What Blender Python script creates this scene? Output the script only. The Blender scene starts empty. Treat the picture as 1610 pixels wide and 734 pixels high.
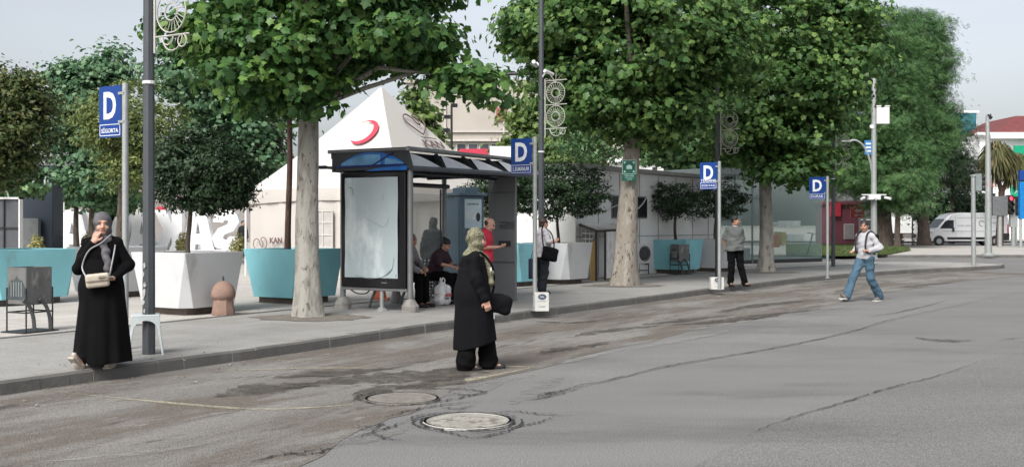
import bpy, bmesh, math, random
import numpy as np
from mathutils import Vector, Matrix
R = math.radians
C = bpy.context.scene.collection
SC = bpy.context.scene
FPX, CX, CY, CAMZ, SW = 1700.0, 805.0, 353.0, 1.62, 0.13   # focal length, principal point, eye height, pavement height

# ------------------------------------------------------------------ camera
cam = bpy.data.cameras.new('camera'); camo = bpy.data.objects.new('camera', cam); C.objects.link(camo)
cam.sensor_width = 36; cam.lens = 36 * FPX / 1610; cam.shift_y = -(367 - CY) / 1610
camo.location = (0, 0, CAMZ); camo.rotation_euler = (R(90), 0, 0)
cam.clip_start = .1; cam.clip_end = 3000; SC.camera = camo
# ------------------------------------------------------------------ world and sun
SUN_EL, SUN_AZ = 46, 205
w = bpy.data.worlds.new('World'); SC.world = w; w.use_nodes = True
nt = w.node_tree; bgn = nt.nodes['Background']
sky = nt.nodes.new('ShaderNodeTexSky'); sky.sky_type = 'NISHITA'; sky.sun_disc = False
sky.sun_elevation = R(SUN_EL); sky.sun_rotation = R(SUN_AZ)
sky.air_density = 1.0; sky.dust_density = 4.0; sky.ozone_density = 1.0
hs = nt.nodes.new('ShaderNodeHueSaturation'); hs.inputs['Saturation'].default_value = .36
nt.links.new(sky.outputs[0], hs.inputs['Color']); tcw = nt.nodes.new('ShaderNodeTexCoord'); nzw = nt.nodes.new('ShaderNodeTexNoise'); nzw.inputs['Scale'].default_value = 2.2; nzw.inputs['Detail'].default_value = 5; mpw = nt.nodes.new('ShaderNodeMapping'); mpw.inputs['Scale'].default_value = (1, 1, 3.5)
nt.links.new(tcw.outputs['Generated'], mpw.inputs[0]); nt.links.new(mpw.outputs[0], nzw.inputs['Vector'])
rpw = nt.nodes.new('ShaderNodeValToRGB'); rpw.color_ramp.elements[0].position = .3; rpw.color_ramp.elements[1].position = .7; rpw.color_ramp.elements[0].color = (.93, .93, .94, 1); rpw.color_ramp.elements[1].color = (1.05, 1.05, 1.05, 1); nt.links.new(nzw.outputs[0], rpw.inputs[0])
mxw = nt.nodes.new('ShaderNodeMixRGB'); mxw.blend_type = 'MULTIPLY'; mxw.inputs[0].default_value = 1; nt.links.new(hs.outputs[0], mxw.inputs[1]); nt.links.new(rpw.outputs[0], mxw.inputs[2]); nt.links.new(mxw.outputs[0], bgn.inputs['Color'])
bgn.inputs['Strength'].default_value = .082
sl = bpy.data.lights.new('sun', 'SUN'); sl.energy = 1.5; sl.angle = R(28); sl.color = (1, .98, .95)
so = bpy.data.objects.new('sun', sl); C.objects.link(so); so.rotation_euler = (R(90 - SUN_EL), 0, R(180 - SUN_AZ))
SC.view_settings.view_transform = 'Standard'; SC.view_settings.look = 'None'
SC.view_settings.gamma = 1; SC.view_settings.use_curve_mapping = False
SC.view_settings.exposure = 1.33

# ------------------------------------------------------------------ placing
def W(px, py, Y): return Vector(((px - CX) / FPX * Y, Y, CAMZ + (CY - py) / FPX * Y))
def G(px, py, z=SW):
    Y = (CAMZ - z) * FPX / (py - CY); return Vector(((px - CX) / FPX * Y, Y, z))
def AT(px, Y, z=SW): return Vector(((px - CX) / FPX * Y, Y, z))
# ------------------------------------------------------------------ materials
MATS = {}
def mat(name, col, rough=.7, metal=0., var=.12, scale=6., bump=.15, bscale=None, spec=.5, tint=None, trans=0, emit=0, coat=0, wear=None):
    if name in MATS: return MATS[name]
    m = bpy.data.materials.new(name); m.use_nodes = True; n = m.node_tree.nodes; l = m.node_tree.links
    b = n['Principled BSDF']; b.inputs['Roughness'].default_value = rough; b.inputs['Metallic'].default_value = metal
    b.inputs['Specular IOR Level'].default_value = spec
    if coat: b.inputs['Coat Weight'].default_value = coat; b.inputs['Coat Roughness'].default_value = .1
    c = tuple(col) + (1,)
    tc = n.new('ShaderNodeTexCoord'); tx = n.new('ShaderNodeTexNoise'); tx.inputs['Scale'].default_value = scale; tx.inputs['Detail'].default_value = 5
    l.new(tc.outputs['Object'], tx.inputs['Vector'])
    rp = n.new('ShaderNodeValToRGB'); rp.color_ramp.elements[0].position = .3; rp.color_ramp.elements[1].position = .7
    t = tint if tint else tuple(x * (1 - 2 * var) for x in col)
    rp.color_ramp.elements[0].color = tuple(t) + (1,) if len(t) == 3 else t; rp.color_ramp.elements[1].color = c
    l.new(tx.outputs['Fac'], rp.inputs['Fac']); out = rp.outputs['Color']
    if wear:   # (colour, scale, threshold): chips, drips and stains with a shape of their own
        t2 = n.new('ShaderNodeTexNoise'); t2.inputs['Scale'].default_value = wear[1]; t2.inputs['Detail'].default_value = 8; t2.inputs['Roughness'].default_value = .65
        mp = n.new('ShaderNodeMapping'); mp.inputs['Scale'].default_value = (1, 1, .45); l.new(tc.outputs['Object'], mp.inputs[0]); l.new(mp.outputs[0], t2.inputs['Vector'])
        r2 = n.new('ShaderNodeValToRGB'); r2.color_ramp.elements[0].position = wear[2]; r2.color_ramp.elements[1].position = min(1, wear[2] + .1)
        l.new(t2.outputs['Fac'], r2.inputs['Fac'])
        mx = n.new('ShaderNodeMixRGB'); mx.inputs['Color2'].default_value = tuple(wear[0]) + (1,)
        l.new(r2.outputs['Color'], mx.inputs['Fac']); l.new(out, mx.inputs['Color1']); out = mx.outputs['Color']
    l.new(out, b.inputs['Base Color'])
    if bump:
        bn = n.new('ShaderNodeTexNoise'); bn.inputs['Scale'].default_value = bscale or scale * 6; bn.inputs['Detail'].default_value = 4
        l.new(tc.outputs['Object'], bn.inputs['Vector'])
        bp = n.new('ShaderNodeBump'); bp.inputs['Strength'].default_value = bump; bp.inputs['Distance'].default_value = .02
        l.new(bn.outputs['Fac'], bp.inputs['Height']); l.new(bp.outputs[0], b.inputs['Normal'])
    if trans: b.inputs['Transmission Weight'].default_value = trans
    if emit: b.inputs['Emission Color'].default_value = c; b.inputs['Emission Strength'].default_value = emit
    MATS[name] = m; return m
def leafmat(name, c1, c2, c3, tr=.35, rough=.5):
    m = bpy.data.materials.new(name); m.use_nodes = True; n = m.node_tree.nodes; l = m.node_tree.links
    b = n['Principled BSDF']; b.inputs['Roughness'].default_value = rough; b.inputs['Specular IOR Level'].default_value = .35
    g = n.new('ShaderNodeNewGeometry'); rp = n.new('ShaderNodeValToRGB'); e = rp.color_ramp.elements
    e[0].position = 0; e[0].color = c1 + (1,); e[1].position = 1; e[1].color = c3 + (1,); x = e.new(.6); x.color = c2 + (1,)
    tc = n.new('ShaderNodeTexCoord'); ns = n.new('ShaderNodeTexNoise'); ns.inputs['Scale'].default_value = .9; l.new(tc.outputs['Object'], ns.inputs['Vector'])
    mm = n.new('ShaderNodeMath'); mm.operation = 'MULTIPLY_ADD'; mm.inputs[1].default_value = 1.1; mm.inputs[2].default_value = -.55
    l.new(ns.outputs['Fac'], mm.inputs[0]); ad = n.new('ShaderNodeMath'); ad.operation = 'ADD'; ad.use_clamp = True
    l.new(g.outputs['Random Per Island'], ad.inputs[0]); l.new(mm.outputs[0], ad.inputs[1]); l.new(ad.outputs[0], rp.inputs['Fac'])
    l.new(rp.outputs[0], b.inputs['Base Color'])
    t = n.new('ShaderNodeBsdfTranslucent'); l.new(rp.outputs[0], t.inputs['Color'])
    mx = n.new('ShaderNodeMixShader'); mx.inputs[0].default_value = tr
    l.new(b.outputs[0], mx.inputs[1]); l.new(t.outputs[0], mx.inputs[2]); l.new(mx.outputs[0], n['Material Output'].inputs[0])
    MATS[name] = m; return m
def glassmat(name, col, alpha, rough=.05):
    m = bpy.data.materials.new(name); m.use_nodes = True; n = m.node_tree.nodes; l = m.node_tree.links
    b = n['Principled BSDF']; b.inputs['Roughness'].default_value = rough; b.inputs['Base Color'].default_value = col + (1,)
    tr = n.new('ShaderNodeBsdfTransparent'); tr.inputs[0].default_value = tuple(.86 + .14 * c for c in col) + (1,)
    mx = n.new('ShaderNodeMixShader'); mx.inputs[0].default_value = alpha
    l.new(tr.outputs[0], mx.inputs[1]); l.new(b.outputs[0], mx.inputs[2]); l.new(mx.outputs[0], n['Material Output'].inputs[0])
    MATS[name] = m; return m
# ------------------------------------------------------------------ mesh builder
class MB:
    def __init__(s): s.v = []; s.f = []; s.mi = []; s.uv = {}
    def face(s, idx, mi=0): s.f.append(tuple(idx)); s.mi.append(mi)
    def poly(s, pts, mi=0):
        b = len(s.v); s.v += [tuple(p) for p in pts]; s.face(range(b, b + len(pts)), mi)
    def box(s, c, d, rz=0, mi=0, top=(1, 1), M=None):
        cx, cy, cz = c; a = d[0] / 2; e = d[1] / 2; h = d[2] / 2; b = len(s.v); co, si = math.cos(rz), math.sin(rz)
        for z, k in ((-h, (1, 1)), (h, top)):
            for x, y in ((-a, -e), (a, -e), (a, e), (-a, e)):
                x *= k[0]; y *= k[1]; p = Vector((x * co - y * si, x * si + y * co, z))
                if M: p = M @ p
                s.v.append((cx + p.x, cy + p.y, cz + p.z))
        for q in ((3, 2, 1, 0), (4, 5, 6, 7), (0, 1, 5, 4), (1, 2, 6, 5), (2, 3, 7, 6), (3, 0, 4, 7)): s.face([b + i for i in q], mi)
    def rings(s, rings, mi=0, caps=True, closed=True):
        n = len(rings[0]); b = len(s.v)
        for r in rings: s.v += [tuple(p) for p in r]
        for i in range(len(rings) - 1):
            for j in range(n if closed else n - 1):
                k = (j + 1) % n; s.face((b + i * n + j, b + i * n + k, b + (i + 1) * n + k, b + (i + 1) * n + j), mi)
        if caps and closed:
            s.face([b + j for j in reversed(range(n))], mi); s.face([b + (len(rings) - 1) * n + j for j in range(n)], mi)
    def tube(s, pts, r, seg=8, mi=0, caps=True, squash=1):
        pts = [Vector(p) for p in pts]; n = len(pts)
        if not hasattr(r, '__len__'): r = [r] * n
        rings = []; up = None
        for i, p in enumerate(pts):
            d = (pts[min(i + 1, n - 1)] - pts[max(i - 1, 0)]).normalized()
            if up is None: up = Vector((0, 0, 1)) if abs(d.z) < .9 else Vector((1, 0, 0))
            a = d.cross(up).normalized(); b = a.cross(d); up = b
            rings.append([p + (a * math.cos(t) + b * math.sin(t) * squash) * r[i] for t in (2 * math.pi * j / seg for j in range(seg))])
        s.rings(rings, mi, caps)
    def lathe(s, prof, c=(0, 0, 0), seg=16, mi=0, sx=1, sy=1):
        s.rings([[(c[0] + r * math.cos(2 * math.pi * j / seg) * sx, c[1] + r * math.sin(2 * math.pi * j / seg) * sy, c[2] + z) for j in range(seg)] for r, z in prof], mi)
    def prism(s, poly, z0, z1, mi=0):
        s.rings([[(x, y, z0) for x, y in poly], [(x, y, z1) for x, y in poly]], mi)
    def slab(s, prof, y0, y1, mi=0):   # outline in x,z thickened along y
        s.rings([[(x, y1, z) for x, z in prof], [(x, y0, z) for x, z in prof]], mi)
    def slabx(s, prof, x0, x1, mi=0):  # outline in y,z thickened along x
        s.rings([[(x0, y, z) for y, z in prof], [(x1, y, z) for y, z in prof]], mi)
    def torus(s, c, r, rr, axis='y', seg=24, s2=6, mi=0, a0=0, a1=2 * math.pi):
        full = abs(a1 - a0 - 2 * math.pi) < 1e-3; pts = []
        for i in range(seg + (0 if full else 1)):
            t = a0 + (a1 - a0) * i / seg
            if axis == 'y': pts.append((c[0] + r * math.cos(t), c[1], c[2] + r * math.sin(t)))
            elif axis == 'x': pts.append((c[0], c[1] + r * math.cos(t), c[2] + r * math.sin(t)))
            else: pts.append((c[0] + r * math.cos(t), c[1] + r * math.sin(t), c[2]))
        if full: pts = pts + [pts[0]]
        s.tube(pts, rr, s2, mi)
    def build(s, name, mats, parent=None, smooth=False, bevel=0, loc=None):
        me = bpy.data.meshes.new(name); me.from_pydata(s.v, [], s.f)
        if not isinstance(mats, (list, tuple)): mats = [mats]
        for m in mats: me.materials.append(m)
        me.polygons.foreach_set('material_index', s.mi)
        if smooth:
            me.polygons.foreach_set('use_smooth', [True] * len(s.f))
            try: me.set_sharp_from_angle(angle=R(40))
            except Exception: pass
        bm = bmesh.new(); bm.from_mesh(me); bmesh.ops.recalc_face_normals(bm, faces=bm.faces); bm.to_mesh(me); bm.free()
        o = bpy.data.objects.new(name, me); C.objects.link(o)
        if parent: o.parent = parent
        if loc is not None: o.location = loc
        if bevel:
            b = o.modifiers.new('bevel', 'BEVEL'); b.width = bevel; b.segments = 2; b.limit_method = 'ANGLE'; b.angle_limit = R(35)
        return o
def tag(o, label=None, cat=None, group=None, kind=None):
    for k, v in (('label', label), ('category', cat), ('group', group), ('kind', kind)):
        if v: o[k] = v
    return o
def thing(name, label, cat, loc=(0, 0, 0), rz=0, group=None):
    o = bpy.data.objects.new(name, None); C.objects.link(o); o.empty_display_size = .2
    o.location = loc; o.rotation_euler = (0, 0, rz); return tag(o, label, cat, group)
def copy_tree(o, loc=None, rz=None, label=None, parent=None):
    c = o.copy(); C.objects.link(c)
    if parent: c.parent = parent
    if loc is not None: c.location = loc
    if rz is not None: c.rotation_euler = (0, 0, rz)
    if label: c['label'] = label
    for ch in [x for x in bpy.data.objects if x.parent == o]: copy_tree(ch, parent=c)
    return c
def text(name, body, m, parent, M, w, h, ext=.004, bold=0.):
    """lettering fitted to w x h, centred; M maps x (reading direction), y (up), z (towards the reader)"""
    cu = bpy.data.curves.new(name, 'FONT'); cu.body = body; cu.size = 1; cu.extrude = 0; cu.offset = bold; cu.align_x = 'CENTER'; cu.resolution_u = 3
    to = bpy.data.objects.new('tmp', cu); C.objects.link(to); dg = bpy.context.evaluated_depsgraph_get(); dg.update()
    me = bpy.data.meshes.new_from_object(to.evaluated_get(dg)); bpy.data.objects.remove(to)
    co = np.empty(len(me.vertices) * 3); me.vertices.foreach_get('co', co); co = co.reshape(-1, 3)
    lo, hi = co.min(0), co.max(0); s = (hi - lo); s[s == 0] = 1
    co[:, 0] = (co[:, 0] - (lo[0] + hi[0]) / 2) / s[0] * w; co[:, 1] = (co[:, 1] - (lo[1] + hi[1]) / 2) / s[1] * h; co[:, 2] = 0
    bm = bmesh.new(); bm.from_mesh(me)
    for i, v in enumerate(bm.verts): v.co = co[i]
    r = bmesh.ops.extrude_face_region(bm, geom=bm.faces[:])
    for e in r['geom']:
        if isinstance(e, bmesh.types.BMVert): e.co.z += ext
    bmesh.ops.recalc_face_normals(bm, faces=bm.faces); bm.to_mesh(me); bm.free()
    me.transform(M); me.materials.clear(); me.materials.append(m); me.name = name
    for p in me.polygons: p.material_index = 0; p.use_smooth = False
    o = bpy.data.objects.new(name, me); C.objects.link(o)
    if parent: o.parent = parent
    return o
def frame(o, xdir, ydir=(0, 0, 1)):
    x = Vector(xdir).normalized(); y = Vector(ydir).normalized(); z = x.cross(y); M = Matrix((x, y, z)).transposed().to_4x4(); M.translation = Vector(o); return M
# ------------------------------------------------------------------ implicit surfaces (people, bags, soft things)
def surface_nets(F, org, h):
    s = F < 0; nx, ny, nz = F.shape
    cnt = np.zeros((nx - 1, ny - 1, nz - 1), np.uint8)
    for a in (0, 1):
        for b in (0, 1):
            for c in (0, 1): cnt += s[a:nx - 1 + a, b:ny - 1 + b, c:nz - 1 + c]
    idx = np.argwhere((cnt > 0) & (cnt < 8)); ids = -np.ones(cnt.shape, np.int32); ids[tuple(idx.T)] = np.arange(len(idx))
    acc = np.zeros((len(idx), 3)); n = np.zeros(len(idx))
    corners = [(a, b, c) for a in (0, 1) for b in (0, 1) for c in (0, 1)]
    for p in corners:
        for ax in range(3):
            if p[ax]: continue
            q = list(p); q[ax] = 1
            fa = F[tuple((idx + p).T)]; fb = F[tuple((idx + q).T)]; cr = (fa < 0) != (fb < 0)
            t = np.where(cr, fa / np.where(fa == fb, 1, fa - fb), 0); pos = np.array(p) + t[:, None] * (np.array(q) - np.array(p))
            acc += np.where(cr[:, None], pos, 0); n += cr
    V = (idx + acc / n[:, None]) * h + np.array(org); faces = []
    for ax in range(3):
        sl0 = [slice(None)] * 3; sl1 = [slice(None)] * 3; sl0[ax] = slice(0, -1); sl1[ax] = slice(1, None)
        s0 = s[tuple(sl0)]; s1 = s[tuple(sl1)]; E = np.argwhere(s0 != s1); u, v = [(1, 2), (2, 0), (0, 1)][ax]
        E = E[(E[:, u] > 0) & (E[:, v] > 0)]; E = E[(E[:, u] < F.shape[u] - 1) & (E[:, v] < F.shape[v] - 1)]
        du = np.zeros(3, int); dv = np.zeros(3, int); du[u] = 1; dv[v] = 1
        q = np.stack([ids[tuple((E - du - dv).T)], ids[tuple((E - dv).T)], ids[tuple(E.T)], ids[tuple((E - du).T)]], 1)
        fl = s0[tuple(E.T)]; q[~fl] = q[~fl][:, ::-1]; faces.append(q)
    return V, np.concatenate(faces)
def npmesh(name, V, F, mats, parent=None, smooth=True, mi=None):
    me = bpy.data.meshes.new(name); V = np.asarray(V, np.float32); F = np.asarray(F, np.int32); k = F.shape[1]
    me.vertices.add(len(V)); me.vertices.foreach_set('co', V.ravel()); me.loops.add(F.size); me.loops.foreach_set('vertex_index', F.ravel())
    me.polygons.add(len(F)); me.polygons.foreach_set('loop_start', np.arange(0, F.size, k, dtype=np.int32))
    if not isinstance(mats, (list, tuple)): mats = [mats]
    for m in mats: me.materials.append(m)
    if mi is not None: me.polygons.foreach_set('material_index', np.asarray(mi, np.int32))
    me.polygons.foreach_set('use_smooth', np.full(len(F), smooth)); me.update(calc_edges=True); me.validate()
    o = bpy.data.objects.new(name, me); C.objects.link(o)
    if parent: o.parent = parent
    return o
def v3(p): return np.array(p, float)
class SDF:
    def __init__(s, k=.03): s.p = []; s.k = k; s.wr = None
    def cap(s, a, b, ra, rb=None, k=None, sub=False):
        a, b = v3(a), v3(b); rb = ra if rb is None else rb; d = b - a; L = max((d * d).sum(), 1e-9); m = max(ra, rb)
        def f(P):
            t = np.clip(((P - a) @ d) / L, 0, 1); return np.linalg.norm(P - a - t[..., None] * d, axis=-1) - (ra + (rb - ra) * t)
        s.p.append((f, np.minimum(a, b) - m, np.maximum(a, b) + m, s.k if k is None else k, sub)); return s
    def chain(s, pts, rs, k=None):
        for i in range(len(pts) - 1): s.cap(pts[i], pts[i + 1], rs[i], rs[i + 1], k)
        return s
    def ell(s, c, r, Rm=None, k=None, sub=False):
        c, r = v3(c), v3(r); Rn = np.eye(3) if Rm is None else np.array(Rm); m = r.max()
        def f(P):
            q = (P - c) @ Rn; k0 = np.linalg.norm(q / r, axis=-1); k1 = np.linalg.norm(q / (r * r), axis=-1); return k0 * (k0 - 1) / np.maximum(k1, 1e-6)
        s.p.append((f, c - m, c + m, s.k if k is None else k, sub)); return s
    def box(s, c, r, rad=.02, Rm=None, k=None, sub=False):
        c, r = v3(c), v3(r); Rn = np.eye(3) if Rm is None else np.array(Rm); m = np.linalg.norm(r)
        def f(P):
            q = np.abs((P - c) @ Rn) - (r - rad); return np.linalg.norm(np.maximum(q, 0), axis=-1) + np.minimum(q.max(-1), 0) - rad
        s.p.append((f, c - m, c + m, s.k if k is None else k, sub)); return s
    def fn(s, f, lo, hi, k=None, sub=False): s.p.append((f, v3(lo), v3(hi), s.k if k is None else k, sub)); return s
    def mesh(s, h=.01):
        lo = np.min([p[1] for p in s.p if not p[4]], 0) - .04; hi = np.max([p[2] for p in s.p if not p[4]], 0) + .04
        n = np.ceil((hi - lo) / h).astype(int) + 1; F = np.full(n, .06, np.float32)
        ax = [lo[i] + h * np.arange(n[i]) for i in range(3)]
        for f, a, b, k, sub in s.p:
            mg = k + .03; i0 = np.clip(((a - mg - lo) / h).astype(int), 0, n - 1); i1 = np.clip(((b + mg - lo) / h).astype(int) + 1, 1, n)
            if (i1 <= i0).any(): continue
            P = np.stack(np.meshgrid(*[ax[i][i0[i]:i1[i]] for i in range(3)], indexing='ij'), -1)
            d = f(P); S = tuple(slice(i0[i], i1[i]) for i in range(3)); A = F[S]
            if sub: F[S] = np.maximum(A, -d); continue
            hh = np.maximum(k - np.abs(A - d), 0) / max(k, 1e-6); F[S] = np.minimum(A, d) - hh * hh * k * .25
        if s.wr is not None:
            i = np.argwhere(np.abs(F) < .035); P = lo + i * h; F[tuple(i.T)] += s.wr(P)
        return surface_nets(F, lo, h)
    def build(s, name, m, parent, h=.01, mi=None):
        V, Q = s.mesh(h); ix = None
        if mi is not None: ix = mi(V[Q].mean(1))
        return npmesh(name, V, Q, m, parent, True, ix)
def wrinkle(a=.004, fx=22, fz=14, seed=0):
    def w(P):
        x, y, z = P[:, 0], P[:, 1], P[:, 2]
        return a * (np.sin(fx * x + 9 * np.sin(6 * z + seed) + seed) * np.cos(fz * z + 7 * x + 3 * np.sin(11 * y + seed)) + .6 * np.sin(31 * z + 17 * x - 13 * y + seed))
    return w
# ================================================================== GROUND
rnd = random.Random(5)
kp = [(0, 622), (250, 586), (480, 553), (700, 519), (850, 498), (1000, 478), (1150, 458), (1300, 440), (1430, 430), (1520, 426)]
kerb = [G(a, b, 0) for a, b in kp]
d0 = Vector((.505, .863, 0)); kerb = [kerb[0] - d0 * 22, kerb[0] - d0 * 12, kerb[0] - d0 * 4] + kerb
def catmull(P, n=8):
    out = []; P = [P[0]] + list(P) + [P[-1]]
    for i in range(1, len(P) - 2):
        for j in range(n):
            t = j / n; a, b, c, d = P[i - 1:i + 3]
            out.append(.5 * ((2 * b) + (c - a) * t + (2 * a - 5 * b + 4 * c - d) * t * t + (3 * b - 3 * c + d - a) * t ** 3))
    return out + [P[-2]]
kerb = catmull(kerb, 6)
tip = [Vector((17.9, 39.6, 0)), Vector((18.5, 40.6, 0)), Vector((18.3, 41.8, 0)), Vector((17.0, 42.9, 0)), Vector((14.5, 43.6, 0)), Vector((11, 44, 0)), Vector((4, 44.3, 0)), Vector((0, 44.5, 0))]
edge = kerb + tip
nk = len(kerb)
def nrm(P, i):
    d = (P[min(i + 1, len(P) - 1)] - P[max(i - 1, 0)]).normalized(); return Vector((-d.y, d.x, 0))
def off(P, t, i0=0, i1=None): return [P[i] + nrm(P, i) * t for i in range(i0, len(P) if i1 is None else i1)]
def sheet(name, pts, z, m, label=None):
    mb = MB(); mb.poly([(p[0], p[1], z) for p in pts]); o = mb.build(name, m)
    if o.data.polygons[0].normal.z < 0: o.data.flip_normals()
    return tag(o, kind='structure')
def strip_uv(name, A, B, z, m, nc=6):
    """sheet between two polylines with a uv map in metres (along, across)"""
    me = bpy.data.meshes.new(name); V = []; UV = []; s = 0; n = len(A)
    for i in range(n):
        if i: s += (A[i] - A[i - 1]).length
        wd = (B[i] - A[i]).length
        for j in range(nc + 1):
            p = A[i].lerp(B[i], j / nc); V.append((p.x, p.y, z)); UV.append((s, wd * j / nc))
    F = [(i * (nc + 1) + j, (i + 1) * (nc + 1) + j, (i + 1) * (nc + 1) + j + 1, i * (nc + 1) + j + 1) for i in range(n - 1) for j in range(nc)]
    me.from_pydata(V, [], F); uv = me.uv_layers.new(name='st')
    for l in me.loops: uv.data[l.index].uv = UV[l.vertex_index]
    me.materials.append(m); o = bpy.data.objects.new(name, me); C.objects.link(o)
    if sum(p.normal.z for p in me.polygons) < 0: me.flip_normals()
    return tag(o, kind='structure')
def N(m): return m.node_tree.nodes, m.node_tree.links
def asphalt(name, base, dark, light, brown=None, uv=False, amt=.5, spk=.35):
    m = bpy.data.materials.new(name); m.use_nodes = True; n, l = N(m); b = n['Principled BSDF']; b.inputs['Roughness'].default_value = .85; b.inputs['Specular IOR Level'].default_value = .3
    tc = n.new('ShaderNodeTexCoord'); src = tc.outputs['UV'] if uv else tc.outputs['Object']
    mp = n.new('ShaderNodeMapping'); l.new(src, mp.inputs[0])
    if not uv: mp.inputs['Rotation'].default_value = (0, 0, R(-58))
    mp.inputs['Scale'].default_value = (.35, 1.3, 1)
    def noise(sc, vec, det=6, ro=.6):
        t = n.new('ShaderNodeTexNoise'); t.inputs['Scale'].default_value = sc; t.inputs['Detail'].default_value = det; t.inputs['Roughness'].default_value = ro; l.new(vec, t.inputs['Vector']); return t.outputs['Fac']
    def ramp(f, p0, p1, c0=(0, 0, 0, 1), c1=(1, 1, 1, 1)):
        r = n.new('ShaderNodeValToRGB'); r.color_ramp.elements[0].position = p0; r.color_ramp.elements[1].position = p1
        r.color_ramp.elements[0].color = c0; r.color_ramp.elements[1].color = c1; l.new(f, r.inputs[0]); return r.outputs[0]
    def mix(f, a, c, mode='MIX'):
        x = n.new('ShaderNodeMixRGB'); x.blend_type = mode
        (l.new(f, x.inputs[0]) if not isinstance(f, float) else setattr(x.inputs[0], 'default_value', f))
        for s_, i in ((a, 1), (c, 2)): (l.new(s_, x.inputs[i]) if not isinstance(s_, tuple) else setattr(x.inputs[i], 'default_value', s_ + (1,)))
        return x.outputs[0]
    big = ramp(noise(.55, mp.outputs[0]), .35, .65); col = mix(big, base, light)
    if brown:
        bz = ramp(noise(.9, mp.outputs[0], 8, .7), .44, .56); col = mix(bz, col, brown)
        dz = ramp(noise(1.7, mp.outputs[0], 9, .75), .57, .64); col = mix(dz, col, dark)
        pz = ramp(noise(2.6, mp.outputs[0], 9, .7), .60, .68); col = mix(pz, col, light)
    else:
        dz = ramp(noise(.5, mp.outputs[0], 9, .7), .50, .66); col = mix(dz, col, dark)
    fine = noise(80, tc.outputs['Object'], 3, .7); sp = ramp(fine, .38, .66, (1 - spk, 1 - spk, 1 - spk, 1), (1 + spk * .55,) * 3 + (1,)); col = mix(1.0, col, sp, 'MULTIPLY')
    agg = n.new('ShaderNodeTexVoronoi'); agg.inputs['Scale'].default_value = 90; l.new(tc.outputs['Object'], agg.inputs['Vector'])
    l.new(col, b.inputs['Base Color'])
    ma = n.new('ShaderNodeMath'); ma.operation = 'MULTIPLY_ADD'; l.new(agg.outputs['Distance'], ma.inputs[0]); ma.inputs[1].default_value = .5; l.new(noise(12, tc.outputs['Object']), ma.inputs[2])
    bp = n.new('ShaderNodeBump'); bp.inputs['Strength'].default_value = amt; bp.inputs['Distance'].default_value = .02; l.new(ma.outputs[0], bp.inputs['Height']); l.new(bp.outputs[0], b.inputs['Normal'])
    return m
def paving(name, c1, c2, mortar, bw, bh, uv=True, sq=.0, off_=.5, ms=.012, stain=(.2, .19, .17)):
    m = bpy.data.materials.new(name); m.use_nodes = True; n, l = N(m); b = n['Principled BSDF']; b.inputs['Roughness'].default_value = .8; b.inputs['Specular IOR Level'].default_value = .3
    tc = n.new('ShaderNodeTexCoord'); br = n.new('ShaderNodeTexBrick'); br.offset = off_
    mp = n.new('ShaderNodeMapping'); l.new(tc.outputs['UV'] if uv else tc.outputs['Object'], mp.inputs[0])
    if not uv: mp.inputs['Rotation'].default_value = (0, 0, R(-59))
    l.new(mp.outputs[0], br.inputs['Vector']); br.inputs['Scale'].default_value = 1
    br.inputs['Color1'].default_value = c1 + (1,); br.inputs['Color2'].default_value = c2 + (1,); br.inputs['Mortar'].default_value = mortar + (1,)
    br.inputs['Brick Width'].default_value = bw; br.inputs['Row Height'].default_value = bh; br.inputs['Mortar Size'].default_value = ms; br.inputs['Mortar Smooth'].default_value = .3
    ns = n.new('ShaderNodeTexNoise'); ns.inputs['Scale'].default_value = 1.1; ns.inputs['Detail'].default_value = 9; ns.inputs['Roughness'].default_value = .68; l.new(mp.outputs[0], ns.inputs['Vector'])
    rp = n.new('ShaderNodeValToRGB'); rp.color_ramp.elements[0].position = .48; rp.color_ramp.elements[1].position = .72; rp.color_ramp.elements[1].color = (.75, .75, .75, 1); l.new(ns.outputs[0], rp.inputs[0])
    mx = n.new('ShaderNodeMixRGB'); mx.inputs['Color2'].default_value = stain + (1,); l.new(rp.outputs[0], mx.inputs[0]); l.new(br.outputs['Color'], mx.inputs[1])
    f2 = n.new('ShaderNodeTexNoise'); f2.inputs['Scale'].default_value = 38; f2.inputs['Detail'].default_value = 4; l.new(tc.outputs['Object'], f2.inputs['Vector'])
    r2 = n.new('ShaderNodeValToRGB'); r2.color_ramp.elements[0].color = (.8, .8, .8, 1); r2.color_ramp.elements[1].color = (1.12, 1.12, 1.12, 1); r2.color_ramp.elements[0].position = .35; r2.color_ramp.elements[1].position = .65; l.new(f2.outputs[0], r2.inputs[0])
    m2 = n.new('ShaderNodeMixRGB'); m2.blend_type = 'MULTIPLY'; m2.inputs[0].default_value = 1; l.new(mx.outputs[0], m2.inputs[1]); l.new(r2.outputs[0], m2.inputs[2]); l.new(m2.outputs[0], b.inputs['Base Color'])
    bp = n.new('ShaderNodeBump'); bp.inputs['Strength'].default_value = .4; bp.inputs['Distance'].default_value = .01; bp.invert = True; l.new(br.outputs['Fac'], bp.inputs['Height']); l.new(bp.outputs[0], b.inputs['Normal'])
    return m
M_road = asphalt('road_asphalt', (.172, .170, .166), (.128, .126, .123), (.208, .205, .198), amt=.2, spk=.5)
M_bay = asphalt('bay_asphalt', (.188, .18, .165), (.072, .064, .056), (.27, .26, .24), brown=(.15, .131, .112), uv=True, amt=.8, spk=.45)
M_walk = paving('walk_paving', (.285, .28, .266), (.262, .257, .244), (.19, .185, .175), .8, .8, ms=.006)
M_plaza = paving('plaza_paving', (.44, .42, .385), (.40, .383, .352), (.26, .25, .23), 1.2, .6, ms=.014, stain=(.3, .285, .26))
M_far = paving('far_paving', (.40, .38, .35), (.36, .35, .32), (.27, .26, .24), 1.6, 1.6, uv=False, stain=(.28, .265, .24))
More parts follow.
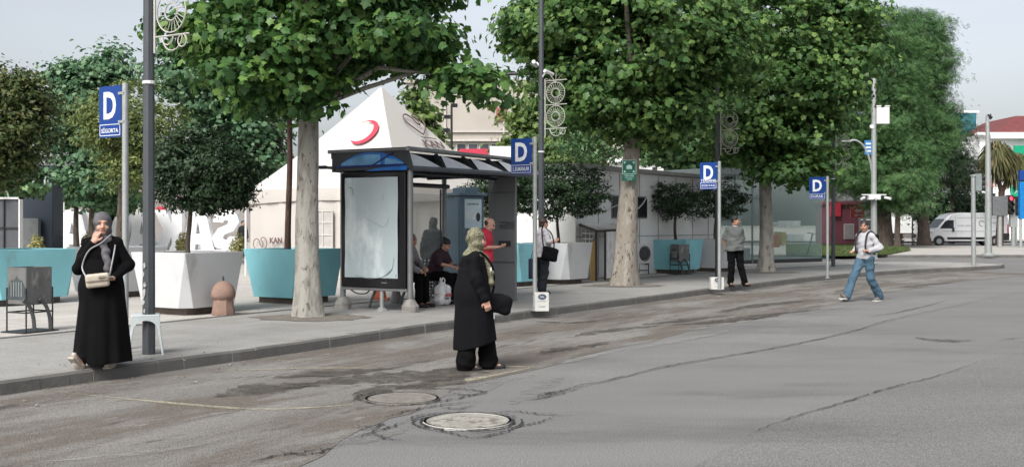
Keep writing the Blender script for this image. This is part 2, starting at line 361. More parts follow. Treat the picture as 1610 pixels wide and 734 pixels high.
M_kerb = mat('kerb_stone', (.27, .262, .245), .85, var=.15, scale=2.5, bump=.3, wear=((.15, .14, .125), 3, .58))
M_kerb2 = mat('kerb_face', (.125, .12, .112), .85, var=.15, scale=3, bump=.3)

# the ground sheet and the carriageway
sheet('ground', [(-900, -300), (900, -300), (900, 1500), (-900, 1500)], -.02, mat('ground_far', (.27, .26, .23), .9))
sheet('road', [(-120, -60), (160, -60), (160, 52.8), (120, 52.8), (-2, 52.8), (-2, 43), (-30, 20), (-120, -60 + 5)], 0, M_road)
A = [kerb[i] + nrm(kerb, i) * .05 for i in range(nk)]; B = [kerb[i] - nrm(kerb, i) * float(np.interp(kerb[i].y, [6, 9, 13, 30], [4.9, 4.6, 3.3, 3.3]) + .06 * math.sin(i * .9) + .03 * math.sin(i * 2.3)) for i in range(nk)]
strip_uv('parking_lane', A, B, .004, M_bay, 8)
# kerb stones
mb = MB(); s = 0; P = edge; acc = []
for i in range(len(P) - 1):
    L = (P[i + 1] - P[i]).length; k = max(1, round(L / .98))
    for j in range(k): acc.append(P[i].lerp(P[i + 1], j / k))
acc.append(P[-1])
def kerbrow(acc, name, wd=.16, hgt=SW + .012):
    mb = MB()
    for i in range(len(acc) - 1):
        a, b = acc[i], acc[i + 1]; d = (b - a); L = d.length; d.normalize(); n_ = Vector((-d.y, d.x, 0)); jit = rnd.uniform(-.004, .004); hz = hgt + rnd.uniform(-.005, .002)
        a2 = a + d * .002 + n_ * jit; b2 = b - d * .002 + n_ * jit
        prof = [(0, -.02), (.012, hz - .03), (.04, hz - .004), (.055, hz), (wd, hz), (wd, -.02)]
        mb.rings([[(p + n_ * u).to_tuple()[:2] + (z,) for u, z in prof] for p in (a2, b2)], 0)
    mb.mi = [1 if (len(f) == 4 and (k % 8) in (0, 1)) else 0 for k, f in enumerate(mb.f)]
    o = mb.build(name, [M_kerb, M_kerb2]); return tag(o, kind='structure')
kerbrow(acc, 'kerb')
# pavement by the kerb and plaza behind it
eo = off(edge, .165); inner = off(kerb, 3.62, 0, nk)
tipo = off(edge, .165, nk)
ki = [kerb[i] + nrm(kerb, i) * .165 for i in range(nk)]
strip_uv('pavement', ki, inner, SW, M_walk, 4)
inner2 = [kerb[i] + nrm(kerb, i) * 3.76 for i in range(nk)]
def kerbflush(A, B, z, name, m): return strip_uv(name, A, B, z, m, 1)
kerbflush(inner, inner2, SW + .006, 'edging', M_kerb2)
out = [kerb[i] + nrm(kerb, i) * 34 for i in range(nk)]
# plaza: strip to the edging, trimmed by depth so that it ends at the side road
outp = []
for i in range(nk):
    p = inner2[i]; q = p + Vector((-.857, .515, 0)) * 70
    if q.y > 43.9 and p.y > 24:
        t = (43.9 - p.y) / max(q.y - p.y, 1e-6); q = p.lerp(q, max(0, min(1, t)))
    outp.append(q)
strip_uv('plaza', inner2, outp, SW, M_plaza, 10)
# pavement head at the far end
poly = [ki[-1].to_tuple()[:2]] + [p.to_tuple()[:2] for p in tipo] + [outp[-8].to_tuple()[:2]] + [inner2[i].to_tuple()[:2] for i in range(nk - 8, nk)]
sheet('pavement_end', poly, SW - .004, mat('walk_end', (.33, .32, .30), .85, var=.1, scale=1.5, bump=.1))
# square beyond (behind the plaza and the side road)
sheet('square', [(-120, 20), (-30, 20), (-9, 40), (-2, 47), (-2, 53), (19.5, 53), (120, 53), (120, 74), (60, 76), (-2, 78), (-2, 140), (-120, 140)], SW - .008, M_far)
fk = [Vector((x, 52.9, 0)) for x in range(-2, 90, 1)]
kerbrow(fk, 'far_kerb')
sheet('far_road', [(-2, 78.0), (60, 76), (120, 74), (120, 98), (-2, 98)], .002, M_road)
sheet('far_pavement', [(-2, 98), (200, 98), (200, 400), (-2, 400)], SW - .01, M_far)
# lawn
def lawn():
    a = [G(1236, 402), G(1330, 403.5), G(1395, 401), G(1432, 394), G(1426, 389), G(1390, 386.5), G(1300, 386), G(1236, 386)]
    mb = MB(); c = sum(a, Vector()) / len(a); mb.poly([(p.x, p.y, SW + .03) for p in a])
    o = mb.build('lawn', mat('lawn_soil', (.10, .13, .05), .9, var=.2, scale=1.5)); tag(o, kind='structure')
    rg = np.random.default_rng(3); n = 16000; xs = [p.x for p in a]; ys = [p.y for p in a]; V = []
    x = rg.uniform(min(xs), max(xs), n * 2); y = rg.uniform(min(ys), max(ys), n * 2); ins = np.zeros(n * 2, bool)
    j = len(a) - 1
    for i in range(len(a)):
        cnd = ((a[i].y > y) != (a[j].y > y)) & (x < (a[j].x - a[i].x) * (y - a[i].y) / (a[j].y - a[i].y + 1e-9) + a[i].x); ins ^= cnd; j = i
    x = x[ins][:n]; y = y[ins][:n]; n = len(x); th = rg.uniform(0, 6.28, n); hh = rg.uniform(.06, .16, n); w_ = .03
    P0 = np.stack([x - w_ * np.cos(th), y - w_ * np.sin(th), np.full(n, SW + .03)], 1); P1 = np.stack([x + w_ * np.cos(th), y + w_ * np.sin(th), np.full(n, SW + .03)], 1)
    P2 = np.stack([x + rg.normal(0, .03, n), y + rg.normal(0, .03, n), SW + .03 + hh], 1)
    V = np.stack([P0, P1, P2], 1).reshape(-1, 3); o = npmesh('grass', V, np.arange(n * 3).reshape(-1, 3), leafmat('grass_blade', (.06, .10, .03), (.09, .13, .04), (.14, .16, .06)), None, False)
    tag(o, kind='stuff')
lawn()
M_road2 = asphalt('road_asphalt_rough', (.166, .163, .157), (.13, .127, .121), (.200, .196, .188), amt=.26, spk=.58)
sheet('road_patch', [G(a, b, 0).to_tuple()[:2] for a, b in ((1040, 760), (1110, 722), (1172, 688), (1232, 662), (1332, 632), (1402, 610), (1482, 588), (1552, 565), (1640, 545), (1900, 600), (1900, 760))], .003, M_road2)
M_road3 = asphalt('road_asphalt_seam', (.179, .177, .174), (.135, .133, .131), (.212, .209, .203), amt=.2, spk=.45)
sheet('road_patch', [G(a, b, 0).to_tuple()[:2] for a, b in ((905, 609), (960, 599), (1040, 579), (1120, 565), (1230, 546), (1330, 525), (1400, 504), (1500, 482), (1612, 457), (1612, 447), (1480, 462), (1350, 487), (1240, 506), (1120, 538), (1000, 560), (890, 584))], .003, M_road3)
# ---- painted lines, cracks, stains and covers (thin sheets on the road)
def wornpaint(name, col, thr):
    m = bpy.data.materials.new(name); m.use_nodes = True; n, l = N(m); b = n['Principled BSDF']; b.inputs['Base Color'].default_value = col + (1,); b.inputs['Roughness'].default_value = .8
    tc = n.new('ShaderNodeTexCoord'); t = n.new('ShaderNodeTexNoise'); t.inputs['Scale'].default_value = 5; t.inputs['Detail'].default_value = 12; t.inputs['Roughness'].default_value = .85; l.new(tc.outputs['Object'], t.inputs['Vector'])
    r = n.new('ShaderNodeValToRGB'); r.color_ramp.elements[0].position = thr; r.color_ramp.elements[1].position = thr + .2; r.color_ramp.elements[1].color = (.8, .8, .8, 1); l.new(t.outputs[0], r.inputs[0])
    tr = n.new('ShaderNodeBsdfTransparent'); mx = n.new('ShaderNodeMixShader'); l.new(r.outputs[0], mx.inputs[0]); l.new(tr.outputs[0], mx.inputs[1]); l.new(b.outputs[0], mx.inputs[2]); l.new(mx.outputs[0], n['Material Output'].inputs[0])
    return m
M_pw = wornpaint('worn_white', (.29, .285, .265), .42); M_py = wornpaint('worn_yellow', (.36, .325, .23), .36); M_stain = wornpaint('stain', (.06, .052, .043), .38); M_pale = wornpaint('pale_patch', (.215, .205, .19), .44)
def ribbon(name, px, wd, m, z=.009, jag=0., sub=6, taper=True, both=None, label=None):
    P = catmull([G(a, b, 0) for a, b in px], sub) if len(px) > 2 else [G(*px[0], 0).lerp(G(*px[1], 0), i / 12) for i in range(13)]
    mb = MB(); L = []; n_ = len(P)
    for i, p in enumerate(P):
        q = nrm(P, i); k = 1 if not taper else max(.15, min(1, 3 * min(i, n_ - 1 - i) / n_)); w_ = wd * k * rnd.uniform(.6 if jag else 1, 1.35 if jag else 1)
        c = p + q * rnd.uniform(-jag, jag); L.append((c - q * w_ / 2, c + q * w_ / 2))
    for i in range(len(L) - 1): mb.poly([(L[i][0].x, L[i][0].y, z), (L[i + 1][0].x, L[i + 1][0].y, z), (L[i + 1][1].x, L[i + 1][1].y, z), (L[i][1].x, L[i][1].y, z)])
    o = mb.build(name, m); return tag(o, kind='structure')
ribbon('road_marking', [(100, 618), (200, 628), (300, 637), (400, 644), (500, 641), (560, 636)], .09, M_py)
ribbon('road_marking', [(330, 583), (430, 581), (540, 579), (650, 581)], .07, M_py)
ribbon('road_marking', [(640, 612), (700, 604), (760, 594), (838, 578)], .12, M_py)
ribbon('road_marking', [(770, 575), (810, 577), (850, 578)], .07, M_py)
ribbon('road_marking', [(868, 574), (905, 566), (985, 549)], .16, M_pw)
ribbon('road_marking', [(985, 551), (1070, 536), (1150, 521)], .15, M_pw)
ribbon('road_marking', [(1040, 527), (1120, 523), (1152, 519)], .08, M_pw)
ribbon('road_marking', [(80, 726), (200, 716), (330, 698)], .13, M_pw, taper=True)
ribbon('road_marking', [(1170, 690), (1240, 655), (1310, 628)], .12, wornpaint('faint_white', (.30, .295, .28), .52), jag=0)
ribbon('road_marking', [(1206, 500), (1280, 490), (1350, 478)], .12, M_pw)
M_crack = mat('crack', (.018, .017, .015), .95, var=.1)
M_crk2 = wornpaint('crack_fine', (.03, .028, .026), .36); M_crk3 = wornpaint('crack_broken', (.015, .014, .012), .27)
M_tar = wornpaint('tar', (.055, .052, .047), .4)
for i, pts in enumerate([
    [(832, 630), (860, 624), (905, 608), (960, 598), (1040, 578), (1120, 564), (1230, 545), (1330, 524), (1400, 503), (1500, 481), (1610, 456)],
    [(1165, 690), (1230, 662), (1330, 632), (1400, 610), (1480, 590), (1550, 565)],
    [(590, 660), (650, 645), (700, 637), (760, 632)], [(548, 695), (600, 676), (640, 664)],
    [(550, 668), (580, 672), (600, 668), (585, 676), (555, 674)], [(555, 685), (590, 684), (606, 690), (640, 694)],
    [(640, 664), (655, 655), (700, 650), (740, 652)], [(770, 651), (810, 648), (850, 652), (900, 655)], [(760, 686), (790, 682), (820, 670), (850, 664), (875, 655)],
    [(740, 690), (765, 688), (780, 684), (800, 684)], [(650, 615), (700, 612), (745, 614), (760, 618), (720, 624)], [(380, 729), (450, 716), (520, 706)], [(440, 712), (490, 715), (540, 700)],
    [(680, 668), (700, 680), (745, 690)], [(905, 611), (870, 618), (840, 628)], [(845, 622), (862, 618), (880, 621)], [(1446, 533), (1470, 535), (1500, 538), (1528, 537)], [(1410, 456), (1440, 453), (1462, 452)], [(1470, 448), (1498, 445)], [(1570, 536), (1590, 533), (1612, 532)], [(1120, 508), (1180, 503), (1230, 494)], [(1050, 513), (1100, 514), (1140, 510)], [(640, 628), (690, 632), (735, 624), (770, 617)], [(575, 633), (560, 626), (590, 618), (640, 612)], [(690, 640), (720, 644), (742, 638)], [(700, 617), (735, 622), (765, 619)], [(1350, 500), (1420, 490), (1500, 470)]]):
    ribbon('road_crack', pts, .03 if i < 2 else .026, M_crk2 if i < 2 else M_crk3, .013, jag=.018 if i < 2 else .03, sub=12)
ribbon('road_crack', [(832, 630), (870, 622), (925, 608)], .06, M_tar, .012, jag=.02)
for i, (pts, w_) in enumerate([([(480, 604), (580, 596), (700, 588), (760, 570)], .8), ([(560, 632), (600, 612), (690, 606)], .35), ([(850, 555), (900, 548), (960, 540)], .25),
    ([(1050, 512), (1130, 507), (1200, 497), (1290, 486)], .42), ([(1000, 512), (1060, 506), (1150, 496)], .25), ([(1395, 455), (1440, 450), (1500, 444)], .26), ([(1436, 531), (1480, 536), (1535, 535)], .24), ([(840, 505), (900, 508), (1000, 498)], .18), ([(900, 530), (960, 520), (1040, 512)], .3), ([(1120, 493), (1200, 480), (1300, 470)], .3), ([(340, 625), (420, 612), (520, 604)], .5), ([(430, 596), (520, 588), (620, 580)], .4), ([(620, 612), (680, 606), (740, 590)], .35)]):
    ribbon('road_stain', pts, w_, M_stain if i < 5 else M_tar if i < 8 else M_stain, .0105 + .0006 * i, jag=.05, sub=8)
for i, (pts, w_) in enumerate([([(540, 640), (620, 628), (720, 612), (840, 590)], .5), ([(30, 640), (200, 608), (420, 590)], .35), ([(470, 700), (560, 690), (640, 676)], .3), ([(800, 640), (850, 612), (880, 590)], .25)]):
    ribbon('pale_patch', pts, w_, M_pale, .0065 + .0005 * i, jag=.05, sub=8)
def manhole(px, py, r, label, broken):
    if not broken: MATS.pop('cover_concrete', None)
    t = thing('manhole_cover', label, 'manhole cover', G(px, py, 0), .3)
    m1 = mat('cover_concrete', (.34, .325, .285) if broken else (.22, .205, .18), .9, var=.18, scale=9, bump=.8, wear=((.15, .13, .105), 7, .50)); m2 = mat('cover_rim', (.50, .49, .46), .7) if broken else m1
    b = MB(); b.lathe([(0, .012), (0, .016), (r * .93, .016), (r * .93, .0)], seg=48); b.build('cover_plate', m1, t)
    b = MB(); b.lathe([(r * .95, .0), (r * .95, .021), (r, .021), (r * 1.01, .0)], seg=48); b.rings([[(q * math.cos(a), q * math.sin(a), z) for a in (2 * math.pi * j / 48 for j in range(48))] for q, z in ((r * .95, .021), (r, .021))], caps=False); b.f = [f for f in b.f if len(f) == 4]; b.mi = [0] * len(b.f); b.build('rim', m2, t)
    b = MB(); seg = 90
    for q0, wd, a0, a1 in ((1.03, .03, 0, 6.28), (1.2, .022, .2, 4.0), (1.24, .02, 4.5, 6.2)) if broken else ((1.03, .02, 3.3, 6.0),):
        L = []
        for j in range(seg + 1):
            a = a0 + (a1 - a0) * j / seg; q = r * (q0 + .02 * math.sin(5 * a) + rnd.uniform(-.012, .012)); w2 = wd * rnd.uniform(.3, 1.2); L.append(((q * math.cos(a), q * math.sin(a)), ((q + w2) * math.cos(a), (q + w2) * math.sin(a))))
        b = MB()
        for j in range(seg): b.poly([L[j][0] + (.0145,), L[j + 1][0] + (.0145,), L[j + 1][1] + (.0145,), L[j][1] + (.0145,)])
        b.build('cracked_edge', M_crack, t)
    return t
manhole(735, 664, .36, 'round concrete manhole cover ringed by cracks nearest the viewer', 1)
manhole(632, 628, .34, 'dirt-filled manhole cover at the edge of the brown lane, behind the ringed one', 0)
# earth around the tree feet
for (px, py, r) in ((487, 499, .75), (980, 449, .8), (1206, 428, .8)):
    c = G(px, py); mb = MB(); k = 26
    mb.poly([(c.x + r * rnd.uniform(.75, 1.15) * math.cos(6.283 * j / k) * 1.2, c.y + r * rnd.uniform(.75, 1.15) * math.sin(6.283 * j / k), SW + .006) for j in range(k)])
    tag(mb.build('tree_pit', mat('pit_soil', (.19, .17, .145), .95, var=.2, scale=9, bump=.8, wear=((.1, .085, .07), 5, .55))), kind='structure')
# litter and fallen leaves
mb = MB()
for i in range(260):
    px = rnd.uniform(0, 1500); b_ = np.interp(px, [0, 700, 1000, 1300, 1500], [617, 514, 474, 437, 427]); py = b_ - rnd.uniform(3, 100) if rnd.random() < .5 else b_ + 3 + abs(rnd.gauss(0, 14)); on = py < b_
    if py < 400 or (on and py < b_ - 60): continue
    p = G(px, py, SW if on else 0); r = rnd.uniform(.008, .028); a = rnd.uniform(0, 6.28)
    mb.poly([(p.x + r * math.cos(a + q) * (1 if k % 2 else .6), p.y + r * math.sin(a + q), p.z + .012 + .008 * (k % 2)) for k, q in enumerate((0, 1.5, 3.1, 4.7))], i % 2)
tag(mb.build('litter', [mat('dead_leaf', (.17, .13, .07), .9), mat('grit', (.42, .4, .36), .9)]), kind='stuff')
# ================================================================== TREES
def leaf_template(kind):
    if kind == 'plane':
        half = [(0, 0), (.26, -.10), (.50, .08), (.38, .26), (.56, .48), (.30, .60), (0, 1.0)]
        V = [(x, y, -.30 * x - .22 * y * y) for x, y in half] + [(-x, y, -.30 * x - .22 * y * y) for x, y in half[1:-1]]
        return np.array(V), [[0, 1, 2, 3, 4, 5, 6], [0, 6, 11, 10, 9, 8, 7]]
    if kind == 'oval':
        V = [(0, 0, 0), (.26, .38, -.06), (0, 1, -.08), (-.26, .38, -.06)]; return np.array(V), [[0, 1, 2, 3]]
    if kind == 'spray':   # a short drooping compound leaf
        V = []; F = []
        for i in range(4):
            y = .12 + .24 * i; 
            for sx in (-1, 1):
                b = len(V); V += [(0, y, -.1 * y * y), (sx * .22, y + .02, -.1 * y * y - .04), (sx * .42, y + .16, -.1 * y * y - .12), (sx * .2, y + .14, -.1 * y * y - .05)]
                F.append([b, b + 1, b + 2, b + 3] if sx > 0 else [b + 3, b + 2, b + 1, b])
        return np.array(V), F
def leaves(name, P, Nn, size, kind, m, parent, rg):
    T, F = leaf_template(kind); n = len(P); Nn = Nn / np.linalg.norm(Nn, axis=1, keepdims=True)
    r = rg.normal(size=(n, 3)); r[:, 2] -= .5; t = r - (r * Nn).sum(1, keepdims=True) * Nn; t /= np.linalg.norm(t, axis=1, keepdims=True); s = np.cross(t, Nn)
    sc = size * rg.uniform(.4, 1.25, n)
    V = P[:, None, :] + sc[:, None, None] * (T[None, :, 0, None] * s[:, None, :] + T[None, :, 1, None] * t[:, None, :] + T[None, :, 2, None] * Nn[:, None, :])
    nv = len(T); me = bpy.data.meshes.new(name); me.vertices.add(n * nv); me.vertices.foreach_set('co', V.astype(np.float32).ravel())
    fl = np.concatenate([np.array(f) for f in F]); L = (fl[None, :] + nv * np.arange(n)[:, None]).ravel(); me.loops.add(len(L)); me.loops.foreach_set('vertex_index', L.astype(np.int32))
    st = np.cumsum([0] + [len(f) for f in F])[:-1]; S = (st[None, :] + len(fl) * np.arange(n)[:, None]).ravel(); me.polygons.add(len(S)); me.polygons.foreach_set('loop_start', S.astype(np.int32))
    me.materials.append(m); me.update(calc_edges=True)
    o = bpy.data.objects.new(name, me); C.objects.link(o); o.parent = parent; return o
M_barkp = None
def barkmat(name, c, patch, dark, sc=5):
    m = bpy.data.materials.new(name); m.use_nodes = True; n, l = N(m); b = n['Principled BSDF']; b.inputs['Roughness'].default_value = .85; b.inputs['Specular IOR Level'].default_value = .25
    tc = n.new('ShaderNodeTexCoord'); mp = n.new('ShaderNodeMapping'); mp.inputs['Scale'].default_value = (1.6, 1.6, .55); l.new(tc.outputs['Object'], mp.inputs[0]); src = None
    for sc_, thr, cc in ((sc, .52, patch), (sc * 1.9, .60, dark), (sc * 5, .66, tuple(x * .5 for x in dark))):
        t = n.new('ShaderNodeTexNoise'); t.inputs['Scale'].default_value = sc_; t.inputs['Detail'].default_value = 6; t.inputs['Distortion'].default_value = .4; l.new(mp.outputs[0], t.inputs['Vector'])
        r = n.new('ShaderNodeValToRGB'); r.color_ramp.elements[0].position = thr; r.color_ramp.elements[1].position = thr + .05; l.new(t.outputs[0], r.inputs[0])
        x = n.new('ShaderNodeMixRGB'); l.new(r.outputs[0], x.inputs[0]); x.inputs[2].default_value = cc + (1,)
        if src: l.new(src, x.inputs[1])
        else: x.inputs[1].default_value = c + (1,)
        src = x.outputs[0]
    l.new(src, b.inputs['Base Color']); t = n.new('ShaderNodeTexNoise'); t.inputs['Scale'].default_value = 14; t.inputs['Detail'].default_value = 8; l.new(mp.outputs[0], t.inputs['Vector'])
    bp = n.new('ShaderNodeBump'); bp.inputs['Strength'].default_value = .6; bp.inputs['Distance'].default_value = .03; l.new(t.outputs[0], bp.inputs['Height']); l.new(bp.outputs[0], b.inputs['Normal']); return m
BK = dict(plane=barkmat('plane_bark', (.28, .27, .24), (.215, .205, .18), (.12, .108, .09)), plane2=barkmat('plane_bark_brown', (.235, .21, .175), (.28, .26, .225), (.10, .085, .065)), dark=barkmat('dark_bark', (.07, .055, .045), (.1, .08, .065), (.035, .03, .025)), red=barkmat('smooth_red_bark', (.085, .05, .042), (.11, .07, .055), (.05, .03, .025)))
LF = dict(plane=leafmat('plane_leaves', (.034, .092, .027), (.066, .155, .038), (.17, .29, .072), .34), plane2=leafmat('plane_leaves_deep', (.040, .100, .028), (.078, .16, .042), (.185, .29, .075), .36),
    plane3=leafmat('plane_leaves_yellowish', (.05, .105, .03), (.085, .155, .04), (.15, .23, .06)),
    dark=leafmat('dark_leaves', (.012, .03, .012), (.022, .048, .018), (.04, .075, .028), .15), olive=leafmat('olive_leaves', (.08, .115, .032), (.13, .17, .05), (.22, .25, .08), .3),
    rust=leafmat('rusty_leaves', (.04, .065, .02), (.065, .10, .03), (.14, .14, .05), .25), mid=leafmat('mid_leaves', (.05, .115, .045), (.085, .165, .065), (.17, .27, .10), .3),
    blue=leafmat('bluegreen_leaves', (.05, .12, .06), (.085, .175, .085), (.17, .27, .14), .3), light=leafmat('light_leaves', (.08, .14, .04), (.13, .2, .055), (.2, .27, .08)), yellow=leafmat('yellow_leaves', (.2, .2, .06), (.32, .30, .11), (.42, .4, .2)))
LF['deep'] = leafmat('feathery_leaves', (.035, .095, .032), (.07, .155, .05), (.14, .25, .08), .3)
def tree(name, label, base, lobes, n, size, kind, lm, bark,  r0=.22, r1=.14, fork=None, lean=(0, 0), seed=1, group=None, cat='tree', clump=.45, nl=None, up=.65, cl=None, flare=1.3, limbs=14, inner=.35):
    """lobes: (x, y, z, rx, ry, rz) in world coordinates; the leaves gather in clumps over the lobes' volume"""
    rg = np.random.default_rng(seed); base = Vector(base); t = thing(name, label, cat, base, 0, group); b0 = v3(base)
    vol = np.array([l[3] * l[4] * l[5] for l in lobes]) ** .8; vol /= vol.sum(); per = 70 if kind == 'plane' else 30 if kind == 'spray' else 34; nc = cl or max(20, n // per)
    li = rg.choice(len(lobes), nc, p=vol); L = np.array(lobes)[li]; d = rg.normal(size=(nc, 3)); d /= np.linalg.norm(d, axis=1, keepdims=True)
    bump_ = 1 + .13 * np.sin(d[:, 0] * 5 + seed) * np.cos(d[:, 1] * 6 - seed) + .1 * np.sin(d[:, 2] * 8 + seed * 2)
    rad = np.where(rg.random(nc) < .78, rg.uniform(.75, 1.06, nc), rg.uniform(.1, .8, nc)) * bump_
    Cc = L[:, :3] + d * L[:, 3:] * rad[:, None]
    ci = rg.integers(0, nc, n); cr = clump * rg.uniform(.6, 1.3, nc)
    dd = rg.normal(size=(n, 3)) * np.array([.58, .58, .22]); P = Cc[ci] + dd * cr[ci][:, None]
    Nn = d[ci] * .45 + rg.normal(size=(n, 3)) * .42 + np.array([0, 0, up]) + (dd * np.array([.5, .5, 1.6]))
    leaves('crown', P - b0, Nn, size, kind, lm, t, rg)
    # trunk
    zf = fork if fork else min(l[2] - l[5] * .55 for l in lobes); H = zf - base.z; mb = MB(); pts = []; rr = []
    k = 9
    for i in range(k + 1):
        f = i / k; pts.append((lean[0] * f + .02 * math.sin(5 * f + seed), lean[1] * f + .02 * math.cos(4 * f + seed), H * f - .03)); rr.append((r0 + (r1 - r0) * f) * (1 + (flare - 1) * math.exp(-f * 14)))
    if r0 > .15:
        rings = []
        seg = 20
        for p, r in zip(pts, rr):
            f = p[2] / H; rings.append([(p[0] + r * (1 + (.10 * math.exp(-max(f, 0) * 9) + .03) * math.sin(5 * a + seed) + .02 * math.sin(9 * a + 20 * f)) * math.cos(a), p[1] + r * (1 + (.10 * math.exp(-max(f, 0) * 9) + .03) * math.sin(5 * a + seed + 1)) * math.sin(a), p[2]) for a in (2 * math.pi * j / seg for j in range(seg))])
        mb.rings(rings)
    else: mb.tube(pts, rr, 10)
    mb.build('trunk', bark, t, smooth=True)
    top = Vector(pts[-1]); mb = MB(); pick = rg.choice(nc, min(limbs, nc), replace=False)
    for q in pick:
        e = Vector(Cc[q] - b0); m_ = top.lerp(e, .5) + Vector((rg.normal() * .1, rg.normal() * .1, abs(e - top) if 0 else (e - top).length * .12)); st = top - Vector((0, 0, H * rg.uniform(0, .08)))
        pp = [st, st.lerp(m_, .5) + Vector((0, 0, .03)), m_, m_.lerp(e, .55), e]; ra = r1 * rg.uniform(.32, .55); mb.tube(pp, [ra, ra * .8, ra * .6, ra * .38, ra * .12], 7)
    mb.build('limbs', bark, t, smooth=True)
    return t
G_pl = 'plane trees along the kerb'
tree('plane_tree', 'plane tree with pale grey trunk just left of the bus shelter', G(486, 497), [(-3.15, 17.9, 5.75, 2.0, 2.3, 1.9), (-1.75, 17.4, 4.55, .85, 1.3, .34), (-3.95, 17.3, 4.25, 1.0, 1.0, .6), (-4.75, 17.2, 4.9, .62, .9, .62), (-2.6, 16.9, 4.6, .9, .9, .42), (-3.3, 17.4, 3.75, .8, .7, .42), (-.8, 17.3, 3.88, .62, .7, .24), (-2.85, 17.1, 3.6, .32, .4, .25), (-4.1, 17.0, 3.75, .5, .5, .35)],
     30000, .14, 'plane', LF['plane'], BK['plane'], .205, .155, fork=3.75, lean=(-.05, .1), seed=3, group=G_pl, clump=.42, limbs=22)
tree('plane_tree', 'thick brown-barked plane tree carrying a green assembly point sign', G(979, 448), [(3.1, 27.4, 6.9, 3.1, 3.2, 2.6), (1.1, 27, 6.7, 1.3, 1.8, 1.0), (2.4, 26.6, 4.7, 1.5, 1.4, .95), (3.85, 27, 4.6, 1.2, 1.6, 1.0), (5.2, 27.5, 6.0, 1.3, 1.6, 1.2), (1.75, 27.2, 5.3, .95, 1.2, .65), (3.3, 26.5, 3.95, 1.1, .9, .55), (.15, 27, 6.75, .7, .9, .4)],
     42000, .15, 'plane', LF['plane2'], BK['plane2'], .31, .17, fork=4.3, lean=(.3, .1), seed=8, group=G_pl, clump=.5, limbs=26, flare=1.25)
tree('plane_tree', 'plane tree with full crown standing before the glass kiosk', G(1206, 427), [(8.4, 34.4, 7.0, 2.8, 3.2, 3.3), (8.8, 34, 4.4, 1.45, 1.9, 1.35), (7.2, 34, 4.6, 1.5, 1.8, 1.2), (8.6, 33.4, 3.35, 1.3, 1.1, .6), (10.3, 34, 7.2, 1.3, 1.8, 1.7), (9.0, 34.2, 4.3, .7, 1.0, .8), (9.0, 33.6, 3.4, .9, .9, .5)],
     44000, .16, 'plane', LF['plane2'], BK['plane'], .24, .17, fork=3.6, lean=(-.05, .1), seed=12, group=G_pl, clump=.55, limbs=26)
# trees of the square, behind the planters
def bt(label, px, py0, lobes_px, Y, n, size, kind, lm, bark, seed, r0=.16, group='trees on the square', name='park_tree', ry=None, **kw):
    base = AT(px, Y) if py0 is None else G(px, py0); Y = base.y; k = Y / FPX
    lobes = []
    for (cx, cy, hw, hh) in lobes_px:
        p = W(cx, cy, Y + kw.get('dy', 0)); lobes.append((p.x, p.y, p.z, hw * k, (ry or hw * k), hh * k))
    kw.pop('dy', None)
    return tree(name, label, base, lobes, n, size, kind, lm, bark, r0, r0 * .7, seed=seed, group=group, **kw)
bt('tall bluish-green tree behind the blue bus sign and the white letters', 145, None, [(140, 150, 52, 62), (105, 200, 40, 60), (165, 230, 50, 60), (150, 290, 55, 40), (98, 118, 22, 38), (170, 105, 32, 30)], 47, 19000, .2, 'plane', LF['blue'], BK['dark'], 21, clump=.7)
bt('round olive-green tree between the blue bus sign and the grey lamp post', 190, None, [(208, 190, 74, 58), (160, 195, 40, 45), (240, 240, 50, 50), (205, 270, 60, 30)], 38, 14000, .17, 'oval', LF['olive'], BK['dark'], 22, clump=.5)
bt('large deep green tree behind the dark clipped planter tree', 478, None, [(330, 130, 75, 70), (290, 100, 50, 50), (390, 190, 55, 70), (360, 250, 75, 60), (420, 260, 30, 45)], 42, 22000, .19, 'plane', LF['blue'], BK['dark'], 23, clump=.65)
bt('light green bushy tree in front of the beige building', 850, None, [(850, 215, 44, 52), (838, 162, 22, 38), (880, 240, 50, 34), (812, 240, 24, 26)], 55, 14000, .25, 'plane', LF['light'], BK['dark'], 24, clump=.7)
bt('thin bare-stemmed tree behind the white container hut roof', 950, None, [(940, 220, 48, 36), (985, 215, 30, 40), (900, 200, 40, 40)], 50, 6000, .2, 'oval', LF['mid'], BK['dark'], 25, clump=.8)
bt('bright green tree between the two big plane trees', 1085, None, [(1095, 235, 60, 34), (1050, 225, 45, 30), (1130, 205, 45, 60), (1150, 150, 50, 70)], 46, 15000, .22, 'plane', LF['mid'], BK['dark'], 26, clump=.6)
bt('huge dark spreading tree with thick brown trunk behind the white camera pole', 1388, 389, [(1375, 150, 75, 105), (1320, 250, 80, 58), (1400, 270, 70, 70), (1290, 190, 60, 60), (1370, 60, 50, 50)], 0, 44000, .36, 'spray', LF['deep'], BK['dark'], 27, r0=.62, fork=4.6, clump=.75, ry=3.6)
bt('tall feathery-leaved tree with grey trunk left of the white van', 1452, 386, [(1426, 120, 54, 92), (1440, 56, 40, 38), (1426, 210, 56, 62), (1464, 105, 22, 50), (1412, 276, 48, 36), (1464, 200, 24, 58)], 0, 44000, .34, 'spray', LF['deep'], BK['dark'], 28, r0=.42, fork=5.5, clump=.75, ry=3.4)
bt('small slim-trunked tree in the lawn near the brown bench', 1411, 390, [(1415, 290, 34, 30), (1435, 320, 30, 20)], 0, 3000, .34, 'spray', LF['mid'], BK['dark'], 29, r0=.2, fork=2.6, clump=.8)
bt('dark conifer beside the teal building', 1497, None, [(1497, 230, 26, 40), (1493, 190, 12, 36), (1500, 275, 38, 30)], 86, 7000, .4, 'spray', LF['dark'], BK['dark'], 30, clump=1.2)
